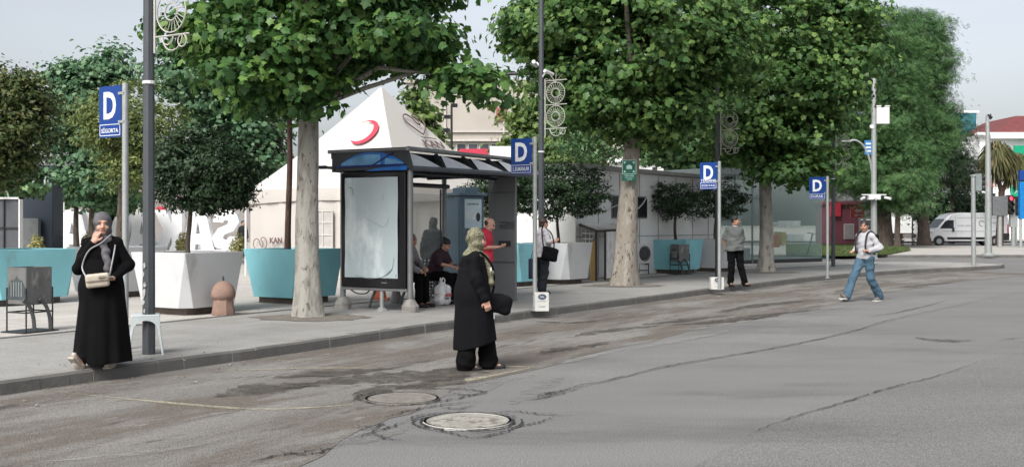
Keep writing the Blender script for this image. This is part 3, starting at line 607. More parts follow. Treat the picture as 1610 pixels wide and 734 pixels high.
bt('low dark tree behind the van, under the red awning', 1495, None, [(1500, 322, 42, 30), (1465, 330, 25, 24), (1528, 325, 20, 26)], 92, 6000, .35, 'oval', LF['dark'], BK['dark'], 31, clump=1.0)
bt('distant green tree at the left edge behind the dark board', -10, None, [(-15, 250, 50, 60), (20, 285, 40, 28)], 46, 6000, .24, 'plane', LF['mid'], BK['dark'], 32, clump=.7)
bt('low green tree left of the dark blue building, behind the letters', 120, None, [(120, 290, 40, 28), (180, 310, 50, 18)], 56, 5000, .25, 'plane', LF['mid'], BK['dark'], 33, clump=.7)
bt('green tree behind the tent peak, right of the shelter roof', 690, None, [(655, 190, 24, 44), (672, 215, 18, 24)], 62, 3500, .28, 'plane', LF['light'], BK['dark'], 35, clump=.8)
# palm
def palm():
    b = AT(1571, 80); t = thing('palm_tree', 'shaggy two-headed palm tree beside the white van', 'palm', b)
    m = MB(); k = 80 / FPX; q = lambda px, py: W(px, py, 80) - b
    m.tube([q(1571, 388), q(1573, 340), q(1575, 300)], [.3, .24, .22], 10); m.tube([q(1575, 302), q(1570, 285), q(1567, 262)], [.2, .16, .14], 8); m.tube([q(1575, 302), q(1583, 285), q(1589, 272)], [.2, .16, .14], 8)
    m.build('trunk', BK['red'], t, smooth=True); rg = np.random.default_rng(4)
    for (cx, cy, rr) in ((1567, 238, 36), (1596, 254, 32)):
        c = q(cx, cy + 8); V = []; F = []; n = 700
        d = rg.normal(size=(n, 3)); d /= np.linalg.norm(d, axis=1, keepdims=True)
        for e in d:
            L = rr * k * rg.uniform(.7, 1.1); h = np.array([e[0], e[1], 0]); s = np.cross(e, [0, 0, 1]); s = s / (np.linalg.norm(s) + 1e-6) * .09
            p0 = np.array(c) + e * .15; p1 = np.array(c) + e * L * .6 + np.array([0, 0, .1]); p2 = np.array(c) + e * L * .85 + h * L * .15 - np.array([0, 0, L * .45])
            i = len(V); V += [p0 - s * .4, p0 + s * .4, p1 + s, p1 - s, p2 + s * .1, p2 - s * .1]; F += [(i, i + 1, i + 2, i + 3), (i + 3, i + 2, i + 4, i + 5)]
        npmesh('crown', V, F, leafmat('palm_leaves', (.07, .07, .03), (.11, .12, .045), (.2, .17, .08)) if 'palm_leaves' not in MATS else MATS['palm_leaves'], t, False)
palm()
# ------------------------------------------------------------------ planters with clipped trees
M_pw_ = mat('planter_white', (.50, .51, .515), .65, var=.05, scale=2, bump=.08, wear=((.36, .355, .34), 2.6, .60)); M_pt = mat('planter_turquoise', (.23, .55, .61), .6, var=.07, scale=2, bump=.08, wear=((.2, .40, .43), 2.8, .59))
M_soil = mat('planter_soil', (.08, .06, .045), .95, bump=.6); M_pl = mat('planter_plinth', (.15, .12, .10), .9, var=.2, scale=4)
def planter(label, px, py, m, ang, L=1.3, Wd=1.3, corner=None):
    a = R(90 - ang); c = corner or G(px, py); u = Vector((math.cos(a), math.sin(a), 0)); n = Vector((-u.y, u.x, 0))
    t = thing('planter', label, 'planter', c + u * L / 2 + n * Wd / 2, a, 'faceted street planters')
    H = 1.03; x, y = L / 2, Wd / 2; b = MB(); top = [(-x, -y), (x, -y), (x, y), (-x, y)]; z0, z1 = .12, H
    x2, y2, ch = x - .055, y - .055, .17
    bot = [(-x2, -y2 + ch), (-x2 + ch, -y2), (x2 - ch * .7, -y2), (x2, -y2 + ch * .7), (x2, y2 - ch), (x2 - ch, y2), (-x2 + ch, y2), (-x2, y2 - ch)]
    bs = len(b.v); b.v += [(p[0], p[1], z1) for p in top] + [(p[0], p[1], z0) for p in bot] + [(p[0] * .9, p[1] * .9, z1) for p in top] + [(p[0] * .9, p[1] * .9, z1 - .12) for p in top]
    for i in range(4): b.face((bs + i, bs + 4 + 2 * i, bs + 5 + 2 * i)); b.face((bs + i, bs + 5 + 2 * i, bs + 4 + (2 * i + 2) % 8, bs + (i + 1) % 4))
    for i in range(4): j = (i + 1) % 4; b.face((bs + i, bs + j, bs + 12 + j, bs + 12 + i)); b.face((bs + 12 + i, bs + 12 + j, bs + 16 + j, bs + 16 + i))
    b.face([bs + 4 + i for i in reversed(range(8))]); b.build('basin', m, t, bevel=.008)
    b = MB(); b.box((0, 0, H - .16), (L * .89, Wd * .89, .1)); b.build('soil', M_soil, t)
    b = MB(); b.box((0, 0, .06), (L - .42, Wd - .42, .13)); b.build('plinth', M_pl, t)
    return t, t.location + Vector((0, 0, H - .12))
def ball(label, p, px, py, hw, hh, n, seed, lm='dark', bark='dark', r0=.045, extra=None, size=.085, fork=None, clump=.16):
    Y = p.y; k = Y / FPX; c = W(px, py, Y); lobes = [(c.x, c.y, c.z, hw * k, hw * k, hh * k)]
    for e in (extra or []): q = W(e[0], e[1], Y); lobes.append((q.x, q.y, q.z, e[2] * k, e[2] * k, e[3] * k))
    return tree('planter_tree', label, p, lobes, n, size, 'oval', LF[lm], BK[bark], r0, r0 * .75, seed=seed, group='clipped trees in the planters', clump=clump, limbs=16, fork=fork or c.z - hh * k * .75, flare=1.1)
_, p = planter('white planter holding the dark round tree, behind the grey lamp post', 291, 498, M_pw_, 31); p.x = (297 - CX) / FPX * p.y
ball('dark clipped round tree in the white planter beside the bell bollard', p, 322, 272, 74, 64, 22000, 41, extra=[(270, 262, 28, 45), (375, 285, 26, 40)])
_, p = planter('turquoise planter between the bell bollard and the bus shelter', 468, 480, M_pt, 31, 1.3, 1.38); p.x = (454 - CX) / FPX * p.y
ball('slim red-brown stemmed tree rising from the turquoise planter into the plane leaves', p, 450, 120, 60, 50, 5000, 42, 'mid', 'red', .062, fork=W(0, 160, p.y).z, size=.13, clump=.3)
_, p = planter('white planter behind the woman with the cream handbag', 172, 470, M_pw_, 31, 1.45, 1.35)
_, p = planter('turquoise planter at the left edge behind the grey litter bin', -12, 484, M_pt, 31, 1.75, 1.3)
ball('rusty olive round tree at the left edge over the turquoise planter', p + Vector((-.5, 0, 0)), 0, 192, 74, 92, 20000, 43, 'rust', r0=.06, size=.11, clump=.25, extra=[(35, 170, 42, 62), (-10, 260, 50, 38)])
_, p = planter('pale turquoise planter behind the grey end panel of the shelter', 815, 452, M_pt, 33); p1 = p
ball('dark round tree seen through the right end of the shelter', p, 786, 302, 50, 42, 12000, 44)
_, p = planter('white planter behind the woman with the black shoulder bag', 892, 448, M_pw_, 33)
ball('broad dark clipped tree above the white planter and corrugated roof', p, 880, 298, 74, 44, 18000, 45, extra=[(850, 290, 40, 36), (925, 300, 30, 36)])
_, p = planter('turquoise planter beside the air conditioner, behind the second litter bin', 1079, 431, M_pt, 33)
ball('flat-topped dark clipped tree in front of the white container hut', p, 1058, 314, 46, 30, 8000, 46, extra=[(1030, 300, 20, 18), (1085, 320, 22, 20)], r0=.05)
_, p = planter('white planter partly hidden by the man in the grey shirt', 1143, 428, M_pw_, 33)
ball('dark clipped tree between the blue bus sign and the glass kiosk', p, 1134, 314, 38, 30, 7000, 47, r0=.05)
# flowering shrubs round the letters
def shrub(label, px, Y, z, w_, h_, seed, lm='yellow', n=900):
    k = Y / FPX; b = AT(px, Y, z); t = thing('shrub', label, 'shrub', b, 0, 'yellow shrubs at the white letters'); rg = np.random.default_rng(seed); d = rg.normal(size=(n, 3)); d /= np.linalg.norm(d, axis=1, keepdims=True); d[:, 2] = abs(d[:, 2])
    P = d * np.array([w_ * k / 2, w_ * k / 2, h_ * k]) * rg.uniform(.5, 1, (n, 1)); leaves('foliage', P, d + rg.normal(size=(n, 3)) * .4, .15, 'oval', LF[lm], t, rg)
    m = MB(); m.tube([(0, 0, -.05), (0, 0, h_ * k * .5)], [.04, .02], 6); m.build('stem', BK['dark'], t)
shrub('pale yellow shrub in front of the dark blue building', 57, 44, SW, 28, 44, 1)
shrub('yellow shrub before the leftmost white letter', 137, 52, SW, 20, 40, 2)
shrub('yellow shrub right of the dark planter trunk, before the letters', 287, 50, SW, 24, 42, 3)
shrub('yellow shrub at the foot of the last white letter, beside the tent', 374, 48, SW, 34, 42, 4)
# bare hedge of ground cover behind the hut
# ================================================================== BUILDINGS, TENT, LETTERS
M_wht = mat('white_render', (.74, .745, .73), .75, var=.06, scale=1.2, bump=.1, wear=((.4, .38, .35), 1.0, .66)); M_cream = mat('beige_render', (.38, .35, .31), .85, var=.08, scale=.4, bump=.1, wear=((.29, .265, .235), .5, .60))
M_navy = mat('navy_cladding', (.022, .035, .055), .6, var=.1, scale=.6); M_grey = mat('grey_cladding', (.2, .21, .22), .7); M_dk = mat('dark_glass', (.02, .023, .027), .15, var=.1, bump=0); M_red = mat('red_paint', (.42, .025, .05), .5, var=.08, scale=1)
M_wm = mat('white_metal', (.62, .63, .62), .45, var=.05, bump=.03); M_blk = mat('black_paint', (.018, .018, .02), .45, var=.1, bump=.05); M_steel = mat('brushed_steel', (.33, .34, .34), .4, metal=.6, var=.08, bump=.05); M_teal = mat('teal_cladding', (.02, .14, .17), .55, var=.06, scale=.3)
M_roof = mat('maroon_roof', (.16, .04, .04), .8, var=.15, scale=2); M_green = mat('green_sign', (.0, .30, .16), .4, bump=0); M_win = mat('window_glass', (.05, .06, .07), .12, var=.3, scale=.5, bump=0)
def pxbox(mb, x0, x1, y0, y1, Y, dep, b, mi=0, Y2=None):
    """a box whose front stands at depth Y and covers those picture columns and rows"""
    a = W(x0, y1, Y) - b; c = W(x1, y0, Y) - b; mb.box(((a.x + c.x) / 2, a.y + dep / 2, (a.z + c.z) / 2), (c.x - a.x, dep, c.z - a.z), mi=mi)
def face_mb(): return MB()
def bld(name, label, x0, x1, ytop, Y, dep, m, wins=(), zb=SW, roof=None, cat='building'):
    b = AT((x0 + x1) / 2, Y, zb); t = thing(name, label, cat, b); mb = MB(); top = W(0, ytop, Y).z; k = Y / FPX; wd = (x1 - x0) * k
    mb.box((0, dep / 2, (top - zb) / 2), (wd, dep, top - zb)); mb.build('wall', m, t, bevel=.03)
    for (a0, a1, c0, c1, mm) in wins:
        f = MB(); pxbox(f, a0, a1, c0, c1, Y - .06, .1, b); fo = f.build('window', M_wm, t)
        f = MB(); pxbox(f, a0 + .8, a1 - .8, c0 + .8, c1 - .8, Y - .1, .06, b); f.build('pane', mm, fo)
    mb = MB(); mb.box((0, dep / 2 - .1, top - zb + .12), (wd + .3, dep + .3, .25)); mb.build('parapet', roof or m, t, bevel=.03)
    return t, b
# left background
t, b = bld('dark_building', 'dark navy flat building with small white windows at left', 12, 83, 268, 50, 1.2, M_navy)
for x in (29, 49, 69):
    f = MB(); pxbox(f, x, x + 7, 277, 290, 49.9, .1, b); f.build('window', mat('white_panel', (.55, .57, .6), .4, bump=0), t)  # windows are plain white squares in their own colour
f = MB(); pxbox(f, 8, 60, 343, 397, 49.6, .3, b); f.build('entrance_panel', M_grey, t)
f = MB(); p = W(70, 268, 50) - b; f.tube([p + Vector((0, 1, 0)), p + Vector((0, 1, 1.2))], .05, 6); f.tube([p + Vector((-.6, 1, .9)), p + Vector((.6, 1, .95))], .03, 5); f.build('roof_antenna', M_steel, t)
t, b = bld('white_building', 'long pinkish low building behind the white letters', 84, 420, 285, 92, 10, mat('pink_render', (.24, .215, .205), .8, var=.1, scale=.5), [(x, x + 10, 306, 318, M_win) for x in (98, 122, 146, 206, 232, 262, 292, 322)] + [(x, x + 9, 328, 338, M_win) for x in (110, 225, 255, 300, 330)])
for i, (x, y, w_, h_) in enumerate(((166, 308, 13, 11), (96, 293, 10, 14), (280, 318, 8, 8), (246, 325, 14, 6))):
    f = MB(); pxbox(f, x, x + w_, y, y + h_, 91.7, .25, b); f.build('red_panel', M_red, t)
t = thing('display_board', 'dark grey two-panel board with white frame at the left edge', 'board', AT(8, 30)); b = t.location
f = MB(); pxbox(f, -24, 29, 313, 391, 30, .12, b); f.build('panel', mat('board_grey', (.07, .075, .085), .5), t)
f = MB(); [pxbox(f, *q, 29.93, .2, b) for q in ((29, 31, 310, 392), (-26, 31, 310, 313), (-26, -24, 313, 392))]; f.build('frame', M_wm, t)
f = MB(); [pxbox(f, *q, 29.95, .1, b) for q in ((4.5, 6.5, 313, 391), (-24, 29, 357, 359))]; f.build('divider', M_blk, t)
f = MB(); [pxbox(f, *q, 29.98, .1, b) for q in ((-20, -17, 391, 437), (22, 25, 391, 437))]; f.build('post', M_blk, t)
f = MB(); a = W(14, 313, 30) - b; f.tube([a, a + Vector((0, -.1, .2)), a + Vector((-.12, -.3, .26))], .02, 6); f.box(a + Vector((-.18, -.38, .24)), (.2, .14, .06)); f.build('lamp_head', M_wm, t)
# big letters seen from behind
Yl = 59; hl = (395 - 333) * Yl / FPX
def letters():
    xs = [('A', 88, 145), ('Y', 138, 188), ('R', 168, 205), ('A', 205, 246), ('K', 246, 288), ('A', 289, 338), ('S', 336, 378)]
    nm = ['last letter A at the left end', 'letter Y second from the left', 'letter R behind the woman in grey headscarf', 'letter A right behind the grey lamp post', 'letter K left of the dark planter trunk', 'letter A right of the dark planter trunk', 'first letter S at the right end']
    half = [(0, 0), (.40, 0), (.42, .14), (.5, .14), (.5, .40), (.43, .40), (.5, .70), (.5, 1), (.27, 1)]
    SH = dict(A=[half, [(1 - x, y) for x, y in half[::-1]]], Y=[[(0, 1), (.40, 1), (.5, .78), (.60, 1), (1, 1), (.70, .40), (.70, 0), (.30, 0), (.30, .40)]],
        R=[[(0, 0), (0, 1), (.6, 1), (.90, .88), (.97, .66), (.78, .44), (1, 0), (.60, 0), (.44, .32), (.40, .32), (.40, 0)]], K=[[(0, 0), (0, 1), (.38, 1), (.38, .66), (.56, 1), (1, 1), (.70, .52), (1, 0), (.58, 0), (.38, .32), (.38, 0)]],
        S=[[(.97, .70), (.62, .68), (.52, .76), (.40, .72), (.44, .64), (.78, .54), (1, .30), (.88, .06), (.5, 0), (.12, .06), (0, .33), (.36, .34), (.48, .24), (.60, .28), (.56, .38), (.22, .47), (.01, .70), (.13, .94), (.5, 1), (.87, .94)]])
    for (ch, x0, x1), l in zip(xs, nm):
        c = AT((x0 + x1) / 2, Yl); w_ = (x1 - x0) * Yl / FPX * 1.04; mb = MB()
        for pl in SH[ch]: mb.slab([((.5 - x) * w_, y * hl + .12) for x, y in pl], -.3, .3)
        o = mb.build('block_letter', mat('letter_white', (.78, .79, .80), .5, var=.03, scale=1, bump=.03), None, bevel=.02); o.location = c; tag(o, 'big white block ' + l + ', seen from behind', 'letter', 'city name letters on the square')
letters()
b = AT(233, Yl, SW); f = MB(); f.box((0, .3, .06), (11.6, 2.4, .12)); tag(f.build('letter_plinth', M_wht, None, bevel=.02, loc=b), 'low white plinth carrying the big letters', 'plinth')
# small round D post beyond
t = thing('stop_sign', 'tiny white letter D bus stop plate on a thin post beyond the letters', 'sign', AT(92, 54)); f = MB(); f.tube([(0, 0, 0), (0, 0, 3.0)], .04, 8); f.build('post', M_steel, t)
f = MB(); f.box((.12, -.06, 2.35), (.42, .05, .5)); f.build('plate', M_wm, t); text('letter', 'D', M_blk, t, frame((.12, -.09, 2.35), (1, 0, 0)), .24, .34, .01, .03)
# ------------------------------------------------------------------ tent
M_tent = mat('tent_canvas', (.45, .42, .39), .8, var=.05, scale=.8, bump=.25, bscale=2.5, wear=((.5, .46, .41), .8, .6)); M_tent2 = mat('tent_roof_canvas', (.47, .45, .42), .75, var=.03, scale=.5, bump=.2, bscale=2); M_tw = mat('tent_window', (.42, .40, .38), .4, bump=.05); M_crs = mat('crescent_red', (.55, .035, .07), .6, bump=0); M_ink = mat('print_brown', (.13, .08, .08), .7, bump=0); M_pink = mat('tent_skirt_red', (.45, .16, .15), .7)
def tent():
    ang = R(59); Nn = AT(628, 29.0); t = thing('tent', 'large white peaked canvas tent with a red crescent printed on its roof', 'tent', Nn, ang); S = 5.5; ze, za = 2.62, 5.75
    prof = lambda f: ze - SW + (za - ze) * (f ** 1.22 * .55 + f * .45)          # height of the concave roof from eave (0) to apex (1)
    rings = []; n = 10; m = 8
    for i in range(n + 1):
        f = i / n; h = S / 2 * (1 - f) + .04; r = []
        for k in range(4):
            p = [(-1, -1), (1, -1), (1, 1), (-1, 1)][k]; q = [(-1, -1), (1, -1), (1, 1), (-1, 1)][(k + 1) % 4]
            for j in range(m):
                u = j / m; sag = 1 - .05 * math.sin(math.pi * u) * (1 - f) * (1 if f > .02 else 0); x = (p[0] + (q[0] - p[0]) * u) * h * sag; y = (p[1] + (q[1] - p[1]) * u) * h * sag; r.append((S / 2 + x, S / 2 + y, prof(f)))
        rings.append(r)
    mb = MB(); mb.rings(rings); mb.build('roof', M_tent2, t, smooth=True)
    mb = MB(); sk = []
    for z, o_ in ((ze - SW + .02, .05), (ze - SW - .2, .07), (ze - SW - .42, .06)):
        r = []
        for k in range(4):
            p = [(-1, -1), (1, -1), (1, 1), (-1, 1)][k]; q = [(-1, -1), (1, -1), (1, 1), (-1, 1)][(k + 1) % 4]
            for j in range(12):
                u = j / 12; h = S / 2 + o_; wv = .1 * math.sin(math.pi * u) if z < 2.1 else 0; r.append((S / 2 + (p[0] + (q[0] - p[0]) * u) * h, S / 2 + (p[1] + (q[1] - p[1]) * u) * h, z + wv))
        sk.append(r)
    mb.rings(sk, caps=False); mb.build('valance', M_tent, t, smooth=True)
    for nm, c, d in (('wall', (S / 2, 0, 1.15), (S - .1, .04, 2.3)), ('wall', (0, S / 2, 1.15), (.04, S - .1, 2.3)), ('wall', (S / 2, S, 1.15), (S - .1, .04, 2.3)), ('wall', (S, S / 2, 1.15), (.04, S - .1, 2.3))):
        mb = MB(); nseg = 36
        L = S - .1; prof_ = [(-L / 2 + L * i / nseg, .03 * math.sin(i * 1.3) + .015 * math.sin(i * 3.1)) for i in range(nseg + 1)]
        if d[0] > 1: mb.rings([[(c[0] + a, c[1] + e, 0) for a, e in prof_], [(c[0] + a, c[1] + e * .5, 2.3) for a, e in prof_]], closed=False)
        else: mb.rings([[(c[0] + e, c[1] + a, 0) for a, e in prof_], [(c[0] + e * .5, c[1] + a, 2.3) for a, e in prof_]], closed=False)
        mb.build('wall', M_tent, t, smooth=True)
    # window with crossbars in the -x face (the face turned to the viewer)
    for y0 in (2.75, 1.15):
        mb = MB(); mb.box((-.09, y0, 1.35), (.03, 1.05, 1.05)); w_ = mb.build('window', M_tw, t)
        mb = MB(); [mb.box((-.115, y0, z), (.02, 1.07, .03)) for z in (.85, 1.2, 1.55, 1.87)]; [mb.box((-.119, y0 + s_, 1.35), (.02, .03, 1.04)) for s_ in (-.52, -.17, .17, .52)]; mb.build('grid', M_tent2, w_)
        mb = MB(); mb.box((-.09, y0, .45), (.03, 1.2, .55)); mb.build('red_panel', M_pink, t)
    for (x, y) in ((-.07, -.07), (-.07, S + .07), (S + .07, -.07), (S + .07, S + .07)):
        mb = MB(); mb.tube([(x, y, 0), (x, y, 2.5)], .035, 8); mb.build('pole', M_wm, t)
    # point on a roof face: side 'n' = -x face (u from far corner to near corner), side 'r' = -y face
    def RP(side, u, f, o_=.05):
        h = S / 2 * (1 - f) + .04; z = prof(f) + o_ * .8
        if side == 'n': return Vector((S / 2 - h * (1 - .05 * math.sin(math.pi * (u + 1) / 2) * (1 - f)) - o_, S / 2 + u * h, z))
        return Vector((S / 2 + u * h, S / 2 - h * (1 - .05 * math.sin(math.pi * (u + 1) / 2) * (1 - f)) - o_, z))
    def plane(side, f, u):
        o = RP(side, u, f, .06); e = .05; y = (RP(side, u, f + e) - RP(side, u, f - e)); y = Vector((y.x if side == 'n' else 0, y.y if side == 'r' else 0, y.z)).normalized(); x = Vector((0, -1, 0)) if side == 'n' else Vector((1, 0, 0)); return frame(o, x, y)
    def printed(name, M, poly, m, ext=.012):
        mb = MB(); mb.rings([[tuple(M @ Vector((x, y, z))) for x, y in poly] for z in (0, ext)]); return mb.build(name, m, t)
    M1 = plane('n', .56, -.30); R0, r1, dx = .47, .39, -.12; a0 = 62
    pts = [(R0 * math.cos(R(a)), R0 * math.sin(R(a))) for a in range(-168, 134, 6)]
    # crescent: outer circle arc and inner circle arc, open to the left
    th = 128; out_ = [(R0 * math.cos(R(a)), R0 * math.sin(R(a))) for a in np.linspace(-th, th - 8, 40)]
    inn = [(-.11 + .40 * math.cos(R(a)), .035 + .40 * math.sin(R(a))) for a in np.linspace(118, -126, 40)]
    printed('crescent', M1, out_ + inn, M_crs)
    M1b = plane('n', .36, -.05); text('caption', 'TÜRK KIZILAY', M_ink, t, M1b @ Matrix.Translation((.0, .0, 0)), .55, .06, .006)
    M2 = plane('r', .66, .38)
    def heart(M, s, w_, m, asp=1.0):
        P = [(0, -1), (-.55, -.45), (-.95, .1), (-.9, .6), (-.5, .85), (-.12, .6), (.05, .15), (.3, -.05), (.42, .2), (.3, .55), (.1, .8), (.45, 1.0), (.85, .75), (.95, .2), (.6, -.4), (0, -1)]
        P = catmull([Vector((x, y, 0)) for x, y in P], 5); mb = MB(); mb.tube([M @ (Vector((p.x * s, p.y * s * asp, .02))) for p in P], w_, 5); return mb.build('heart_outline', m, t)
    heart(M2, .50, .022, M_ink, .85); M3 = plane('r', .49, .33); text('lettering', 'KAN', M_ink, t, M3 @ Matrix.Translation((.1, -.06, .01)), 1.0, .26, .008, .02)
    mb = MB(); mb.box((0, 0, 0), (.75, .03, .01)); mb.v = [tuple(M3 @ Vector((x + .1, y + .19, z))) for x, y, z in mb.v]; mb.build('rule', M_ink, t)
    M4 = frame((-.10, 4.95, .85), (0, -1, 0)); heart(M4, .27, .012, M_ink)
    text('lettering', 'KAN', M_ink, t, frame((-.10, 4.35, 1.03), (0, -1, 0)), .48, .17, .01, .03); text('lettering', 'BAĞIŞI', M_ink, t, frame((-.10, 4.42, .80), (0, -1, 0)), .42, .09, .01, .02); text('lettering', 'noktası', M_ink, t, frame((-.10, 4.42, .66), (0, -1, 0)), .38, .07, .01)
tent()
# beige building and what stands before it
t, b = bld('beige_building', 'large beige rendered building behind the tent and the trees', 640, 980, 131, 82, 14, M_cream, [(x, x + 15, 226, 244, M_win) for x in (718, 736, 754, 772)])
f = MB(); [f.box((W(x, 180, 81.9) - b), (.12, .1, 6)) for x in (792, 812, 700)]; pxbox(f, 700, 800, 206, 208, 81.8, .3, b); pxbox(f, 700, 800, 219, 222, 81.6, .5, b); f.build('wall_trim', mat('trim_pale', (.5, .47, .43), .8), t)
f = MB(); pxbox(f, 780, 795, 170, 190, 81.8, .2, b); f.build('red_brick_patch', mat('patch_red', (.3, .1, .08), .8), t)
for x, h_ in ((800, 9), (815, 6), (832, 12)):
    f = MB(); p = W(x, 126, 84) - b; f.tube([p, p + Vector((0, 0, h_ * .06))], .05, 6); f.lathe([(.0, 0), (.3, .08), (.42, .2)], p + Vector((.1, 0, h_ * .05)), 10); f.build('roof_antenna', M_blk, t)
f = MB(); p = W(745, 126, 82) - b; q = W(905, 126, 82) - b; f.tube([p + Vector((0, -.4, .25)), (p + q) / 2 + Vector((0, -.4, .45)), q + Vector((0, -.4, .4))], .14, 6); f.build('roof_edge', M_blk, t)
bld('white_building', 'white flat building showing above the container hut roof', 960, 1112, 256, 60, 6, M_wht, [(x, x + 9, 262, 275, M_win) for x in (1025, 1045, 1070)])
t = thing('red_awning', 'red awning below the beige building, right of the tent peak', 'awning', AT(745, 70)); b = t.location; f = MB(); a = [W(x, y, 70) - b for x, y in ((716, 243), (768, 243), (766, 232), (722, 232))]
f.rings([[a[0], a[1], a[2] + Vector((0, 1.2, 0)), a[3] + Vector((0, 1.2, 0))], [p + Vector((0, .06, -.08)) for p in (a[0], a[1], a[2] + Vector((0, 1.2, 0)), a[3] + Vector((0, 1.2, 0)))]]); f.build('canopy', M_red, t)
f = MB(); [f.tube([W(x, 243, 70) - b, Vector((W(x, 243, 70).x - b.x, 0, 0))], .05, 6) for x in (718, 765)]; f.build('post', M_blk, t)
t = thing('white_box_sign', 'blank white panel left of the second blue bus sign', 'panel', AT(790, 45)); b = t.location; f = MB(); pxbox(f, 770, 806, 230, 254, 45, .5, b); f.build('panel', M_wm, t); f = MB(); [f.tube([W(x, 254, 45.2) - b, Vector((W(x, 254, 45.2).x - b.x, .2, 0))], .06, 6) for x in (776, 800)]; f.build('post', M_steel, t)
t = thing('street_lamp', 'thin black lamp post with small floodlights before the beige building', 'street lamp', AT(710, 52)); b = t.location; f = MB(); q = lambda x, y: W(x, y, 52) - b
f.tube([(0, 0, 0), q(710, 165)], [.09, .05], 8); f.tube([q(710, 168), q(716, 165)], .05, 6); f.build('post', M_blk, t)
for (x, y) in ((703, 184), (702, 205), (714, 166)): f = MB(); c = q(x, y); f.tube([q(710, y + 2), c], .03, 5); f.box(c, (.32, .12, .18), rz=.4); f.build('floodlight', M_blk, t, bevel=.01)
# ------------------------------------------------------------------ container hut along the kerb
def hut():
    a = AT(905, 29.4); e = Vector((7.1, 37.0, SW)); d = (e - a); L = d.length; rz = math.atan2(d.y, d.x); t = thing('container_hut', 'long white container hut behind the thick plane tree', 'hut', a, rz); H = 3.02
    mb = MB(); mb.box((L / 2, 1.4, H / 2), (L, 2.8, H)); mb.build('wall', M_wht, t, bevel=.02)
    mb = MB(); mb.box((L / 2, 1.4, H + .06), (L + .25, 3.1, .13)); mb.build('roof', mat('roof_edge_grey', (.30, .30, .29), .6), t, bevel=.02)
    mb = MB(); [mb.box((x, -.006, H / 2), (.03, .02, H - .1)) for x in np.arange(1.2, L, 1.2)]; mb.box((L / 2, -.008, 1.15), (L, .02, .025)); mb.build('panel_joint', mat('joint_grey', (.35, .35, .34), .7), t)
    def lx(px):      # where the sight line of a picture column meets the wall
        q_ = (px - CX) / FPX; return (q_ * a.y - a.x) / (d.x / L - q_ * d.y / L)
    for p0, p1 in ((961, 986), (992, 1016)):
        xa, xb = lx(p0), lx(p1); mb = MB(); mb.box(((xa + xb) / 2, -.01, 2.0), (xb - xa, .05, .66)); w_ = mb.build('window', mat('window_frame_grey', (.2, .2, .2), .5), t); mb = MB(); mb.box(((xa + xb) / 2, -.03, 2.0), (xb - xa - .07, .05, .58)); mb.build('pane', M_dk, w_)
    mb = MB(); mb.tube([(1.6, -.04, 1.9), (2.0, -.08, 2.02), (2.5, -.04, 2.1)], .015, 5); mb.tube([(lx(994), -.07, 1.85), (lx(1006), -.09, 2.1), (lx(1014), -.09, 2.35)], .02, 5); mb.build('cable', M_wm, t)
    return t, a, rz
hut_t, ha, hrz = hut()
t, b = bld('low_annex', 'plain pale annex with a red door behind the second bus sign', 788, 905, 318, 32, 4, M_wht); f = MB(); pxbox(f, 815, 830, 335, 436, 31.95, .08, b); f.build('door', M_red, t)
